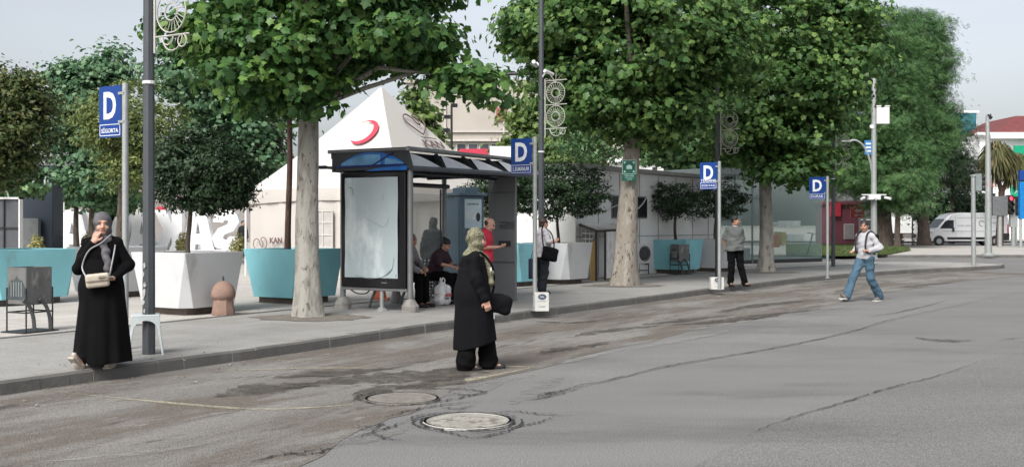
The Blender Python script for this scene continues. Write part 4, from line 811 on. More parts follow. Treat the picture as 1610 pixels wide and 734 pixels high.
# corrugated shed
def shed():
    c = G(925, 440); a = hrz; t = thing('corrugated_shed', 'small lean-to shed with sloping corrugated roof beside the thick plane trunk', 'shed', AT(884, 28.3), R(52)); mg = mat('corrugated_sheet', (.72, .73, .72), .5, metal=.0, var=.1, wear=((.35, .3, .25), 4, .62)); mf = mat('rusty_frame', (.05, .035, .03), .8)
    b0 = t.location; Mi = Matrix.Rotation(-R(52), 4, 'Z'); Lc = lambda p: Mi @ (p - b0)
    A_, B_, D_, C_ = Lc(W(884, 341, 30.6)), Lc(W(1000, 350, 33.0)), Lc(W(1000, 358.5, 30.4)), Lc(W(939, 361, 28.6))
    mb = MB(); n = 64; r0, r1 = [], []
    for i in range(n + 1):
        f = i / n; w_ = Vector((0, 0, .02 * math.sin(i * 2.1))); r0.append(tuple(C_.lerp(D_, f) + w_)); r1.append(tuple(A_.lerp(B_, f) + w_))
    mb.rings([r0, r1], closed=False); dn = lambda r: [(p[0], p[1], p[2] - .012) for p in r]; mb.rings([dn(r0), dn(r1)], closed=False); mb.build('roof', mg, t, smooth=True)
    gz = lambda p: Vector((p.x, p.y, 0))
    mb = MB(); mb.tube([A_ - Vector((0, 0, .04)), C_ - Vector((0, 0, .04)), D_ - Vector((0, 0, .04))], .03, 6); mb.build('roof_frame', mf, t)
    for P0 in (A_, C_, C_.lerp(D_, .22), A_.lerp(C_, .5), C_.lerp(D_, .9)): mb = MB(); mb.tube([gz(P0) + Vector((0, .03, 0)), P0 + Vector((0, .03, -.05))], .035, 6); mb.build('post', mf, t)
    E0, E1 = C_.lerp(D_, .22), C_.lerp(D_, .7); mb = MB(); r0, r1 = [], []
    for i in range(30): p = E0.lerp(E1, i / 29); w_ = .014 * math.sin(i * 2.4); r0.append((p.x + w_, p.y + w_, .05)); r1.append((p.x + w_, p.y + w_, p.z - .06))
    mb.rings([r0, r1], closed=False); mb.build('side_sheet', mg, t, smooth=True)
    mb = MB(); G0, G1 = A_.lerp(C_, .45), C_.lerp(D_, .2)
    for i in range(8): p = G0.lerp(G1, i / 7); mb.tube([(p.x, p.y + .25, .5), (p.x, p.y + .25, 1.4)], .011, 5)
    for z in np.arange(.5, 1.45, .15): mb.tube([(G0.x, G0.y + .25, z), (G1.x, G1.y + .25, z)], .011, 5)
    mb.build('grille', M_wm, t)
    for (x, y, nm, col, lb) in ((.62, -.02, 'gas_cylinder', (.42, .27, .08), 'narrow mustard-yellow cylinder standing in the shed'),):
        p = AT(933.5, 28.9); q = thing(nm, lb, 'cylinder', p); mb = MB(); mb.lathe([(0, 0), (.1, 0), (.1, .95), (.07, 1.02), (.03, 1.05), (0, 1.05)], seg=14); mb.build('body', mat('mustard', col, .5), q, smooth=True); mb = MB(); mb.tube([(0, 0, 1.05), (0, 0, 1.12), (.05, 0, 1.12)], .015, 6); mb.build('valve', M_blk, q)
shed()
# air conditioner
def aircon():
    t = thing('air_conditioner', 'white outdoor air conditioner unit on a black stand at the hut wall', 'air conditioner', G(1003, 431), R(38)); mb = MB(); mb.box((0, 0, .62), (.78, .3, .6)); mb.build('casing', M_wm, t, bevel=.02)
    mb = MB(); mb.torus((.14, -.155, .62), .22, .014); [mb.torus((.14, -.155, .62), r, .006, seg=20, s2=4) for r in (.17, .12, .07)]; mb.build('fan_grille', M_blk, t)
    mb = MB(); mb.lathe([(0, 0), (.2, 0), (.2, .01), (0, .01)], seg=20); mb.v = [(x + .14, -.151 - z * .3, y + .62) for x, y, z in mb.v]; mb.build('fan', mat('fan_dark_grey', (.08, .08, .085), .6), t)  # fan disc in one even dark grey
    mb = MB(); [mb.tube([(x, y, 0), (x, y, .32)], .018, 6) for x in (-.33, .33) for y in (-.12, .12)]; [mb.tube([(x, -.12, .3), (x, .12, .3)], .018, 6) for x in (-.33, .33)]; mb.tube([(-.33, -.12, .12), (.33, -.12, .12)], .015, 6); mb.build('stand', M_blk, t)
aircon()
# ------------------------------------------------------------------ glass kiosk
def kiosk():
    a = AT(1128, 40.0); e = AT(1293, 43.6); d = e - a; L = d.length; rz = math.atan2(d.y, d.x); t = thing('glass_kiosk', 'flat-roofed glass kiosk with greenish panes behind the third plane tree', 'kiosk', a, rz); H = 3.35; D = 3.2
    mg = glassmat('kiosk_glass', (.30, .42, .40), .16, .03); mf = mat('kiosk_frame', (.16, .19, .19), .4, metal=.4); mi_ = mat('kiosk_inside', (.35, .37, .36), .7)
    mb = MB(); mb.box((L / 2, D / 2, .07), (L, D, .14)); mb.build('base', M_blk, t)
    mb = MB(); mb.box((L / 2, D / 2, H + .12), (L + .2, D + .2, .24)); mb.build('roof', mf, t, bevel=.02)
    xs = [0, .95, 1.9, 2.9, 3.75, L - .02]
    for i in range(len(xs) - 1):
        w_ = xs[i + 1] - xs[i]; mb = MB(); mb.box((xs[i] + w_ / 2, .0, H / 2 + .07), (w_ - .03, .02, H - .14)); p = mb.build('glass_pane', mg, t)
    for (x, s_) in ((L, 1), (0, 1)):
        mb = MB(); mb.box((x, D / 2, H / 2 + .07), (.02, D - .1, H - .14)); mb.build('glass_pane', mg, t)
    for x in xs[:4]: mb = MB(); mb.box((x, -.01, H / 2), (.05, .06, H)); mb.build('mullion', mf, t)
    mb = MB(); mb.box((L / 2, D - .1, H / 2 + .07), (L - .1, .02, H - .14)); mb.build('back_pane', mg, t); mb = MB(); mb.box((L / 2, D / 2, .15), (L - .1, D - .1, .02)); mb.build('floor', mi_, t)  # back wall made up as glass so daylight gets into the kiosk
    mb = MB(); mb.box((1.45, -.03, .85), (1.9, .04, .05)); mb.box((1.45, -.03, 2.5), (1.9, .04, .05)); mb.build('rail', mf, t)
    for (x0, z0, w_, h_, col, nm) in ((4.45, 1.52, .9, .24, (.8, .82, .8), 'white_shelf'), (4.6, .98, 1.0, .26, (.8, .82, .8), 'white_shelf'), (3.75, 1.5, .35, .2, (.8, .82, .8), 'white_shelf'), (3.45, .85, .36, .5, (.6, .22, .06), 'orange_display'), (3.9, .95, .25, .5, (.6, .5, .2), 'yellow_display'), (1.3, .35, 1.3, .5, (.3, .36, .34), 'counter'), (1.25, 1.35, .35, .9, (.5, .55, .52), 'poster')):
        mb = MB(); mb.box((x0, .32 if nm != 'poster' else .12, z0), (w_, .4 if nm != 'poster' else .02, h_)); mb.build(nm, mat('k_' + nm, col, .6), t, bevel=.01)
    mb = MB(); 
    for i in range(9): a_ = rnd.uniform(1.7, 2.5) ; mb.lathe([(0, -.07), (.06, 0), (0, .07)], (1.1 + .35 * math.sin(i * 1.7) * .5, .09, 1.1 + .17 * i), 8)
    mb.build('wall_decoration', mat('k_decor', (.75, .77, .75), .6), t)
kiosk()
# ------------------------------------------------------------------ right background
t, b = bld('shop_building', 'low white shop with a dark door left of the van', 1396, 1452, 308, 96, 8, M_wht, [(1433, 1446, 338, 374, M_dk)]); 
for z in (350, 357, 364): f = MB(); p = W(1439.5, z, 95.7) - b; f.lathe([(0, 0), (.22, 0), (.22, .02), (0, .02)], (0, 0, 0), 16); f.v = [(x + p.x, -z_ + p.y, y + p.z) for x, y, z_ in f.v]; f.build('round_sign', M_wm, t)
t, b = bld('red_kiosk', 'dark pink-red kiosk behind the lawn, left of the young man', 1306, 1350, 322, 80, 4, mat('kiosk_red', (.17, .045, .065), .6, var=.15), [(1327, 1343, 352, 376, mat('poster_grey', (.3, .28, .27), .6))])
f = MB(); pxbox(f, 1306, 1322, 318, 340, 79.7, .3, b); f.build('sign_panel', M_red, t)
t = thing('shop_sign', 'small red sign with white writing right of the red kiosk', 'sign', AT(1353, 76)); b = t.location; f = MB(); pxbox(f, 1338, 1359, 324, 342, 76, .15, b); f.build('board', M_red, t); f = MB(); f.tube([(0, .08, 0), (0, .08, (W(0, 342, 76) - b).z)], .06, 6); f.build('post', M_steel, t)
text('lettering', 'SİMİT', M_wm, t, frame(W(1351, 331, 75.9) - b, (1, 0, 0)), .55, .25, .02, .02); text('lettering', 'CAFE SARAY', M_wm, t, frame(W(1350, 338, 75.9) - b, (1, 0, 0)), .65, .14, .02)
t, b = bld('dark_shopfront', 'dark recessed shopfront between the red kiosk and the shop', 1346, 1400, 318, 98, 8, mat('dark_wall', (.06, .06, .06), .8), [(1352, 1372, 345, 376, M_win), (1378, 1394, 345, 376, M_win)])
t, b = bld('teal_building', 'tall building clad in teal panels right of the big trees', 1484, 1536, 178, 118, 10, M_wht)
f = MB(); pxbox(f, 1483, 1535, 177, 222, 117.8, .4, b); f.build('teal_panel', M_teal, t); f = MB(); [pxbox(f, x, x + .8, 222, 380, 117.8, .3, b) for x in (1500, 1515, 1527)]; f.build('pilaster', M_grey, t)
t, b = bld('white_block', 'white office block with maroon hipped roof at the right edge', 1540, 1680, 216, 108, 14, M_wht, [(x, x + 12, y, y + 9, M_win) for y in (303, 325, 347) for x in (1538, 1554)] + [(1548, 1556, 290, 298, M_win)])
f = MB(); k = 108 / FPX; z = W(0, 216, 108).z - SW; zr = W(0, 184, 112).z - SW; p0 = (W(1556, 0, 108) - b).x; p1 = (W(1690, 0, 108) - b).x; q0 = (W(1590, 0, 112) - b).x; f.rings([[(p0, -.6, z + .2), (p1, -.6, z + .2), (p1, 14, z + .2), (p0, 14, z + .2)], [(q0, 3, zr), (p1, 3, zr), (p1, 10, zr), (q0, 10, zr)]]); f.build('hipped_roof', M_roof, t)
f = MB(); f.box(((p0 + p1) / 2, -.4, z + .05), (p1 - p0 + .4, .9, .5)); pxbox(f, 1536, 1700, 208, 213, 107.4, .6, b); f.build('cornice', M_wm, t, bevel=.05)
f = MB(); pxbox(f, 1595, 1680, 229, 245, 107.3, .3, b); f.build('green_band', M_green, t)
t = thing('striped_awning', 'red and white striped awning above the van', 'awning', AT(1515, 95)); b = t.location
for i in range(10):
    x = 1476 + i * 8.6; f = MB(); f.poly([W(x, 284, 96) - b, W(x + 5.2, 284, 96) - b, W(x + 8.6, 294, 94) - b, W(x + 3, 294, 94) - b]); f.poly([W(x, 285, 96) - b, W(x + 5.2, 285, 96) - b, W(x + 8.6, 295, 94) - b, W(x + 3, 295, 94) - b]); f.build('stripe', mat('awning_red', (.42, .10, .07), .7), t)
f = MB(); f.poly([W(1474, 283.5, 96.2) - b, W(1566, 283.5, 96.2) - b, W(1566, 294, 94.2) - b, W(1474, 294, 94.2) - b]); f.build('canopy', mat('awning_pale', (.5, .42, .38), .8), t)
f = MB(); [f.tube([W(x, 290, 95) - b, Vector((W(x, 290, 95).x - b.x, 0, 0))], .07, 6) for x in (1480, 1560)]; f.build('post', M_steel, t)
# benches by the lawn
def bench(label, px, py, rz):
    t = thing('park_bench', label, 'bench', G(px, py), rz, 'park benches'); mw = mat('bench_wood', (.16, .09, .06), .7)
    mb = MB(); [mb.box((0, y, .44), (1.7, .1, .035)) for y in (-.16, -.04, .08)]; mb.build('seat', mw, t); mb = MB(); [mb.box((0, .2 + .03 * i, .58 + .13 * i), (1.7, .03, .1)) for i in range(3)]; mb.build('backrest', mw, t)
    for x in (-.7, .7): mb = MB(); mb.box((x, -.15, .22), (.06, .06, .44)); mb.box((x, .18, .42), (.06, .05, .84)); mb.box((x, 0, .4), (.06, .4, .04)); mb.build('leg', M_blk, t)
bench('brown slatted bench left of the slim tree', 1402, 388, 0); bench('brown slatted bench right of the slim tree', 1420, 386.5, 0)
# ================================================================== STREET FURNITURE
M_post = mat('lamp_post_grey', (.055, .062, .07), .5, var=.15, scale=3, bump=.05); M_galv = mat('galvanised', (.36, .38, .37), .45, metal=.4, var=.1, scale=5, bump=.05, wear=((.22, .22, .21), 5, .6)); M_blue = mat('sign_blue', (.0, .035, .20), .4, var=.03, bump=0); M_sw = mat('sign_white', (.72, .74, .76), .4, bump=0)
M_conc = mat('footing_concrete', (.27, .26, .24), .9, var=.2, scale=7, bump=.4); M_sticker = mat('sticker_remains', (.42, .43, .42), .8, var=.2, scale=20)
G_sign = 'blue bus stop signs along the kerb'
def bus_sign(label, base, ang, words, words2=None, top=3.05, w_=.42):
    t = thing('bus_stop_sign', label, 'bus stop sign', base, R(90 - ang), G_sign); H = top - SW
    mb = MB(); mb.tube([(0, 0, 0), (0, 0, H)], .038, 12); mb.lathe([(.075, 0), (.075, .012), (.04, .02)], seg=12); mb.build('pole', M_galv, t, smooth=True)
    yc = w_ / 2 + .05; h = .62; zc = H - .02 - h / 2
    mb = MB(); mb.box((-.015, yc, zc), (.012, w_, h)); mb.build('board', M_blue, t, bevel=.003)
    for z in (H - .12, H - .46): mb = MB(); mb.box((0, .03, z), (.085, .1, .03)); mb.build('bracket', M_galv, t)
    F = lambda z, y=yc: frame((-.022, y, z), (0, -1, 0))
    text('letter', 'D', M_sw, t, F(H - .02 - .235), w_ * .56, .33, .003, .03)
    zb = H - .02 - .53
    mb = MB(); bw = w_ * .90; bh = .13
    for c, d in (((-.0225, yc, zb + bh / 2), (.003, bw, .008)), ((-.0225, yc, zb - bh / 2), (.003, bw, .008)), ((-.0225, yc - bw / 2, zb), (.003, .008, bh)), ((-.0225, yc + bw / 2, zb), (.003, .008, bh))): mb.box(c, d)
    mb.build('frame_line', M_sw, t); text('lettering', words, M_sw, t, F(zb), bw * .84, .068, .003, .012)
    if words2: text('lettering', words2, M_sw, t, F(H - .02 - .42), w_ * .9, .06, .003, .012)
bus_sign('blue bus stop sign lettered SİGORTA, leftmost of the row', AT(197, 12.95), 31, 'SİGORTA', top=3.31, w_=.40)
bus_sign('blue bus stop sign at the right end of the bus shelter roof', AT(841, 18.75), 32, 'L.SUMANLAR', top=3.14, w_=.43)
bus_sign('dark blue bus stop sign beside the man in the grey shirt', AT(1131, 24.8), 33, 'DİKTAŞ', 'TERSANE', top=3.07)
bus_sign('small blue bus stop sign in front of the glass kiosk corner', AT(1301, 30.0), 35, 'DURAK', top=2.96, w_=.46)
def lamp_post(label, px, Y, ang, sticker=False, arm=True, cams=False):
    base = AT(px, Y); t = thing('street_lamp', label, 'street lamp', base, R(90 - ang), 'dark grey lamp posts along the kerb'); H = 8.2
    mb = MB(); mb.tube([(0, 0, -.02), (0, 0, 2.9), (0, 0, H)], [.072, .064, .05], 8); mb.build('post', M_post, t)
    mb = MB(); [mb.lathe([(.066, 0), (.074, .005), (.074, .035), (.066, .04)], (0, 0, z), 12) for z in (3.1, )]; mb.build('clamp', M_wm, t)
    mb = MB(); mb.tube([(0, 0, H - .2), (0, -.5, H + .15), (0, -1.3, H + .2)], .035, 8); mb.build('arm', M_post, t); mb = MB(); mb.box((0, -1.6, H + .18), (.22, .7, .09)); mb.build('lantern', M_post, t, bevel=.03)
    # festive ornament: white wire wheels in a frame, on the road side
    y0 = -.10; mb = MB(); wv = .009
    def ring(yc, zc, r):
        mb.torus((0, yc, zc), r, wv, 'x', 28, 5); mb.torus((0, yc, zc), r * .42, wv, 'x', 20, 5)
        for i in range(22): a = 2 * math.pi * i / 22; mb.tube([(0, yc + r * .45 * math.cos(a), zc + r * .45 * math.sin(a)), (0, yc + r * .95 * math.cos(a + .12), zc + r * .95 * math.sin(a + .12))], .005, 4)
    yc = y0 - .27
    for zc in (3.90, 4.42): ring(yc, zc, .235)
    for z in (3.63, 4.16, 4.70): mb.tube([(0, y0, z), (0, y0 - .56, z)], .011, 5)
    mb.tube([(0, y0, 3.45), (0, y0, 4.75)], .016, 5)
    mb.torus((0, yc - .02, 3.62), .16, wv, 'x', 14, 5, a0=math.pi, a1=2 * math.pi); mb.torus((0, yc + .06, 3.62), .09, wv, 'x', 12, 5, a0=math.pi, a1=2 * math.pi); mb.torus((0, yc - .18, 3.56), .07, wv, 'x', 12, 5)
    for i in range(5): a = -.6 + .55 * i; mb.tube([(0, yc, 4.66), (0, yc + .3 * math.sin(a), 4.66 + .2 * math.cos(a))], .006, 4)
    mb.build('ornament', mat('ornament_wire', (.42, .41, .37), .6), t)
    if cams:
        for (x, y, z) in ((.1, .25, 5.15), (-.05, -.22, 4.9)): mb = MB(); mb.tube([(0, 0, z - .15), (x, y * .7, z)], .02, 6); mb.tube([(x - .1, y * .8, z + .01), (x + .15, y * 1.1, z - .05)], .045, 8); mb.build('camera', M_wm, t)
    if sticker:
        for (z, y, w2, h2, s) in ((1.02, -.01, .035, .06, 1), (.92, .01, .03, .05, 2), (.80, -.012, .04, .055, 3), (.70, .0, .05, .10, 4), (.60, .01, .035, .06, 5), (.50, -.01, .03, .04, 6)):
            mb = MB(); q = random.Random(s); pts = [(y + w2 * .6 * math.cos(a) * q.uniform(.5, 1.2), z + h2 * .6 * math.sin(a) * q.uniform(.6, 1.2)) for a in (2 * math.pi * j / 9 for j in range(9))]
            mb.slabx(pts, -.0755, -.066); mb.build('sticker_remains', M_sticker, t)
    return t
lamp_post('tall grey lamp post with peeling sticker remains behind the plastic stool', 234, 12.45, 31, sticker=True)
lamp_post('tall grey lamp post just right of the shelter, behind the second bus sign', 851, 24.3, 32, cams=True)
lamp_post('lamp post hidden in leaves behind the third bus sign', 1128, 30.6, 33)
lamp_post('thin dark lamp post right of the glass kiosk', 1310, 38.6, 35)
# ------------------------------------------------------------------ litter bins
def litter_bin(label, px, py, rz):
    t = thing('litter_bin', label, 'litter bin', G(px, py), rz, 'grey litter bins on black stands'); mg = mat('bin_grey', (.17, .172, .165), .5, metal=.3, var=.2, scale=4, wear=((.28, .275, .26), 6, .55)); md = mat('bin_panel', (.045, .06, .065), .6, var=.2)
    w_, d, z0, z1 = .42, .36, .40, .90
    mb = MB(); th = .012
    for c, s in (((-w_ / 2, 0), (th, d)), ((w_ / 2, 0), (th, d)), ((0, -d / 2), (w_, th)), ((0, d / 2), (w_, th))): mb.box((c[0], c[1], (z0 + z1) / 2), (s[0], s[1], z1 - z0))
    mb.box((0, 0, z0), (w_, d, .015)); mb.build('container', mg, t)
    mb = MB(); q = [(-d / 2, z0 + .06), (-d * .45, z0 + .22), (-d * .3, z0 + .32), (-.1 * d, z0 + .33), (0, z0 + .38), (.1 * d, z0 + .33), (.3 * d, z0 + .32), (.45 * d, z0 + .2), (.5 * d, z0 + .06)]; mb.slabx(q, -w_ / 2 - .014, -w_ / 2 - .004); mb.build('emblem_panel', md, t)
    mb = MB(); [mb.tube([(-w_ / 2 - .016, y, z0 + .1), (-w_ / 2 - .016, y, z0 + .3)], .006, 4) for y in (-.1, -.05, 0, .05, .1)]; mb.build('emblem_lines', M_galv, t)
    mb = MB()
    for x in (-w_ / 2 - .01, w_ / 2 + .01):
        for y in (-d / 2 - .01, d / 2 + .01): mb.tube([(x, y, 0), (x, y, .62)], .011, 6)
        mb.tube([(x, -d / 2, .28), (x, d / 2, .28)], .011, 6)
    for y in (-d / 2, d / 2): mb.tube([(-w_ / 2, y, .28), (w_ / 2, y, .28)], .011, 6)
    mb.box((0, 0, .012), (w_ + .16, d + .1, .016)); mb.build('stand', M_blk, t)
    for x in (-.12, .15):
        mb = MB(); P = catmull([Vector(p) for p in ((x - .17, -d / 2 - .03, .46), (x - .08, -d / 2 - .04, .38), (x - .01, -d / 2 - .04, .22), (x + .02, -d / 2 - .03, .02))], 5); mb.tube(P, .026, 6); mb.build('curved_leg', mat('bin_leg', (.07, .072, .075), .5), t)
litter_bin('dented grey litter bin in front of the left turquoise planter', 47, 521, R(64)); litter_bin('dark litter bin in front of the right turquoise planter', 1069, 431, R(34))
# bell bollard
t = thing('bollard', 'squat brown concrete bell-shaped bollard with a steel ring', 'bollard', G(351, 495), R(30)); mb = MB()
mb.lathe([(.18, 0), (.195, .02), (.185, .12), (.165, .24), (.165, .26), (.19, .29), (.205, .33), (.195, .40), (.16, .48), (.09, .54), (.03, .56), (0, .562)], seg=8); mb.v = [((x * (1.03 if z < .27 else 1)), y, z) for x, y, z in mb.v]
mb.v = []; mb.f = []; mb.mi = []; mb.lathe([(.19, 0), (.195, .03), (.175, .14), (.16, .27)], seg=8); mb.lathe([(.16, .26), (.195, .30), (.2, .34), (.19, .40), (.155, .48), (.10, .535), (.04, .56), (.001, .565)], seg=28)
mb.build('body', mat('brown_concrete', (.25, .16, .125), .85, var=.12, scale=8, bump=.3), t, smooth=True, bevel=.006); mb = MB(); mb.torus((0, 0, .605), .032, .009, 'x', 18, 6); mb.tube([(0, 0, .55), (0, 0, .58)], .012, 6); mb.build('ring', M_blk, t)
# plastic stool
def stool():
    t = thing('plastic_stool', 'pale white plastic stool standing at the grey lamp post', 'stool', G(229, 556) + Vector((0, 0, 0)), R(18)); m = mat('stool_plastic', (.52, .57, .57), .35, var=.03, bump=0); h = .46; a = .155; b_ = .19
    mb = MB(); mb.box((0, 0, h - .012), (2 * a, 2 * a, .024)); mb.build('seat', m, t, bevel=.01)
    for sx in (-1, 1):
        for sy in (-1, 1):
            mb = MB(); P = [(sx * (a - .03), sy * (a - .03), h - .02), (sx * (a + .0), sy * (a + .0), h * .5), (sx * b_, sy * b_, 0)]
            rings = []
            for p, w_ in zip(P, (.05, .036, .028)): rings.append([(p[0] + w_ * .8 * q[0], p[1] + w_ * .8 * q[1], p[2]) for q in ((-.5, -.5), (.5, -.5), (.5, .5), (-.5, .5))])
            mb.rings(rings); mb.build('leg', m, t, bevel=.005)
    for rot in range(4):      # arched aprons between the legs
        mb = MB(); M = Matrix.Rotation(rot * math.pi / 2, 4, 'Z'); o = [(-a, h - .02), (a, h - .02), (a + .005, h - .14), (a - .035, h - .13)] + [(.115 * math.cos(t_), h - .14 + .075 * math.sin(t_)) for t_ in np.linspace(.15, math.pi - .15, 9)] + [(-a + .035, h - .13), (-a - .005, h - .14)]
        mb.slab(o, -a - .002, -a + .008); mb.v = [tuple(M @ Vector(v)) for v in mb.v]; mb.build('apron', m, t)
stool()
# traffic cone
t = thing('traffic_cone', 'small orange traffic cone seen under the shelter poster panel', 'traffic cone', AT(598, 21.6)); mo = mat('cone_orange', (.60, .12, .04), .5, bump=0); mb = MB(); mb.box((0, 0, .015), (.34, .34, .03)); mb.build('base', mo, t, bevel=.005); mb = MB(); mb.lathe([(.13, .03), (.03, .48), (.03, .49)], seg=18); mb.build('body', mo, t, smooth=True); mb = MB(); mb.lathe([(.105, .14), (.08, .25)], seg=18); mb.build('reflective_band', M_sw, t, smooth=True)
# cartons at the sign posts
def carton(label, p, rz, w_, h, d=.2):
    t = thing('carton', label, 'box', p, rz); m = mat('carton_white', (.55, .55, .52), .8, var=.06, scale=6, wear=((.42, .4, .36), 5, .62)); mb = MB(); mb.box((0, 0, h / 2), (w_, d, h)); mb.build('body', m, t, bevel=.006)
    mb = MB(); mb.lathe([(0, 0), (.06, 0), (.06, .004), (0, .004)], seg=20, sx=1.2, sy=.8); mb.v = [(x, -d / 2 - .001 - z, y + h * .78) for x, y, z in mb.v]; mb.build('oval_logo', mat('logo_navy', (.05, .07, .12), .5, bump=0), t)
    text('lettering', 'Nfs', M_sw, t, frame((0, -d / 2 - .006, h * .78), (1, 0, 0)), .07, .035, .002); text('lettering', 'SU FİLTRESİ', mat('print_grey', (.25, .25, .25), .7, bump=0), t, frame((0, -d / 2 - .002, h * .55), (1, 0, 0)), w_ * .6, .018, .002); text('lettering', '12 ADET', MATS['print_grey'], t, frame((0, -d / 2 - .002, h * .25), (1, 0, 0)), w_ * .5, .03, .002)
    mb = MB(); mb.box((0, 0, h + .002), (w_ * .98, .05, .003)); mb.build('tape', mat('tape', (.45, .4, .3), .3, bump=0), t)
carton('white printed carton at the foot of the second bus sign pole', AT(851, 18.7), .12, .24, .32); carton('small white carton at the foot of the third bus sign pole', AT(1127, 24.9), .1, .3, .28, .14)
# assembly point sign on the plane tree
def assembly():
    c = W(989, 268, 26.33); t = thing('assembly_point_sign', 'green assembly point sign fixed to the plane tree trunk', 'sign', c + Vector((0, -.02, 0)), R(4)); mgn = mat('dark_green', (.0, .085, .055), .4, bump=0); ml = mat('mint', (.42, .62, .55), .5, bump=0); s = .34
    mb = MB(); mb.box((0, 0, .08), (s, .02, .34)); mb.build('board', mgn, t, bevel=.003); mb = MB(); mb.box((0, 0, -.175), (s * 1.04, .02, .165)); mb.build('caption_board', mgn, t, bevel=.003)
    mb = MB(); [mb.box(c_, d_) for c_, d_ in (((0, -.013, .245), (s, .006, .01)), ((0, -.013, -.085), (s, .006, .01)), ((-s / 2 + .005, -.013, .08), (.01, .006, .33)), ((s / 2 - .005, -.013, .08), (.01, .006, .33)))]; mb.build('border', ml, t)
    mb = MB(); 
    for sx in (-1, 1):
        for sz in (-1, 1): x, z = sx * .105, .08 + sz * .105; mb.slab([(x + .03 * sx, z + .03 * sz), (x - .03 * sx, z + .015 * sz), (x - .005 * sx, z - .005 * sz), (x + .015 * sx, z - .03 * sz)], -.018, -.011)
    for x, h_ in ((-.05, .02), (-.025, .035), (0, .05), (.025, .035), (.05, .02)): mb.slab([(x - .018, .03), (x + .018, .03), (x + .014, .09 + h_), (x - .014, .09 + h_)], -.017, -.011); mb.lathe([(0, -.004), (.014, -.004), (.014, .003), (0, .003)], (0, 0, 0), 10) if 0 else None
    mb.build('pictogram', ml, t); text('lettering', 'TOPLANMA', ml, t, frame((0, -.012, -.13), (1, 0, 0)), .24, .035, .003, .01); text('lettering', 'BÖLGESİ', ml, t, frame((0, -.012, -.175), (1, 0, 0)), .2, .03, .003, .01); text('lettering', 'ALANI', ml, t, frame((0, -.012, -.22), (1, 0, 0)), .12, .025, .003, .01)
assembly()
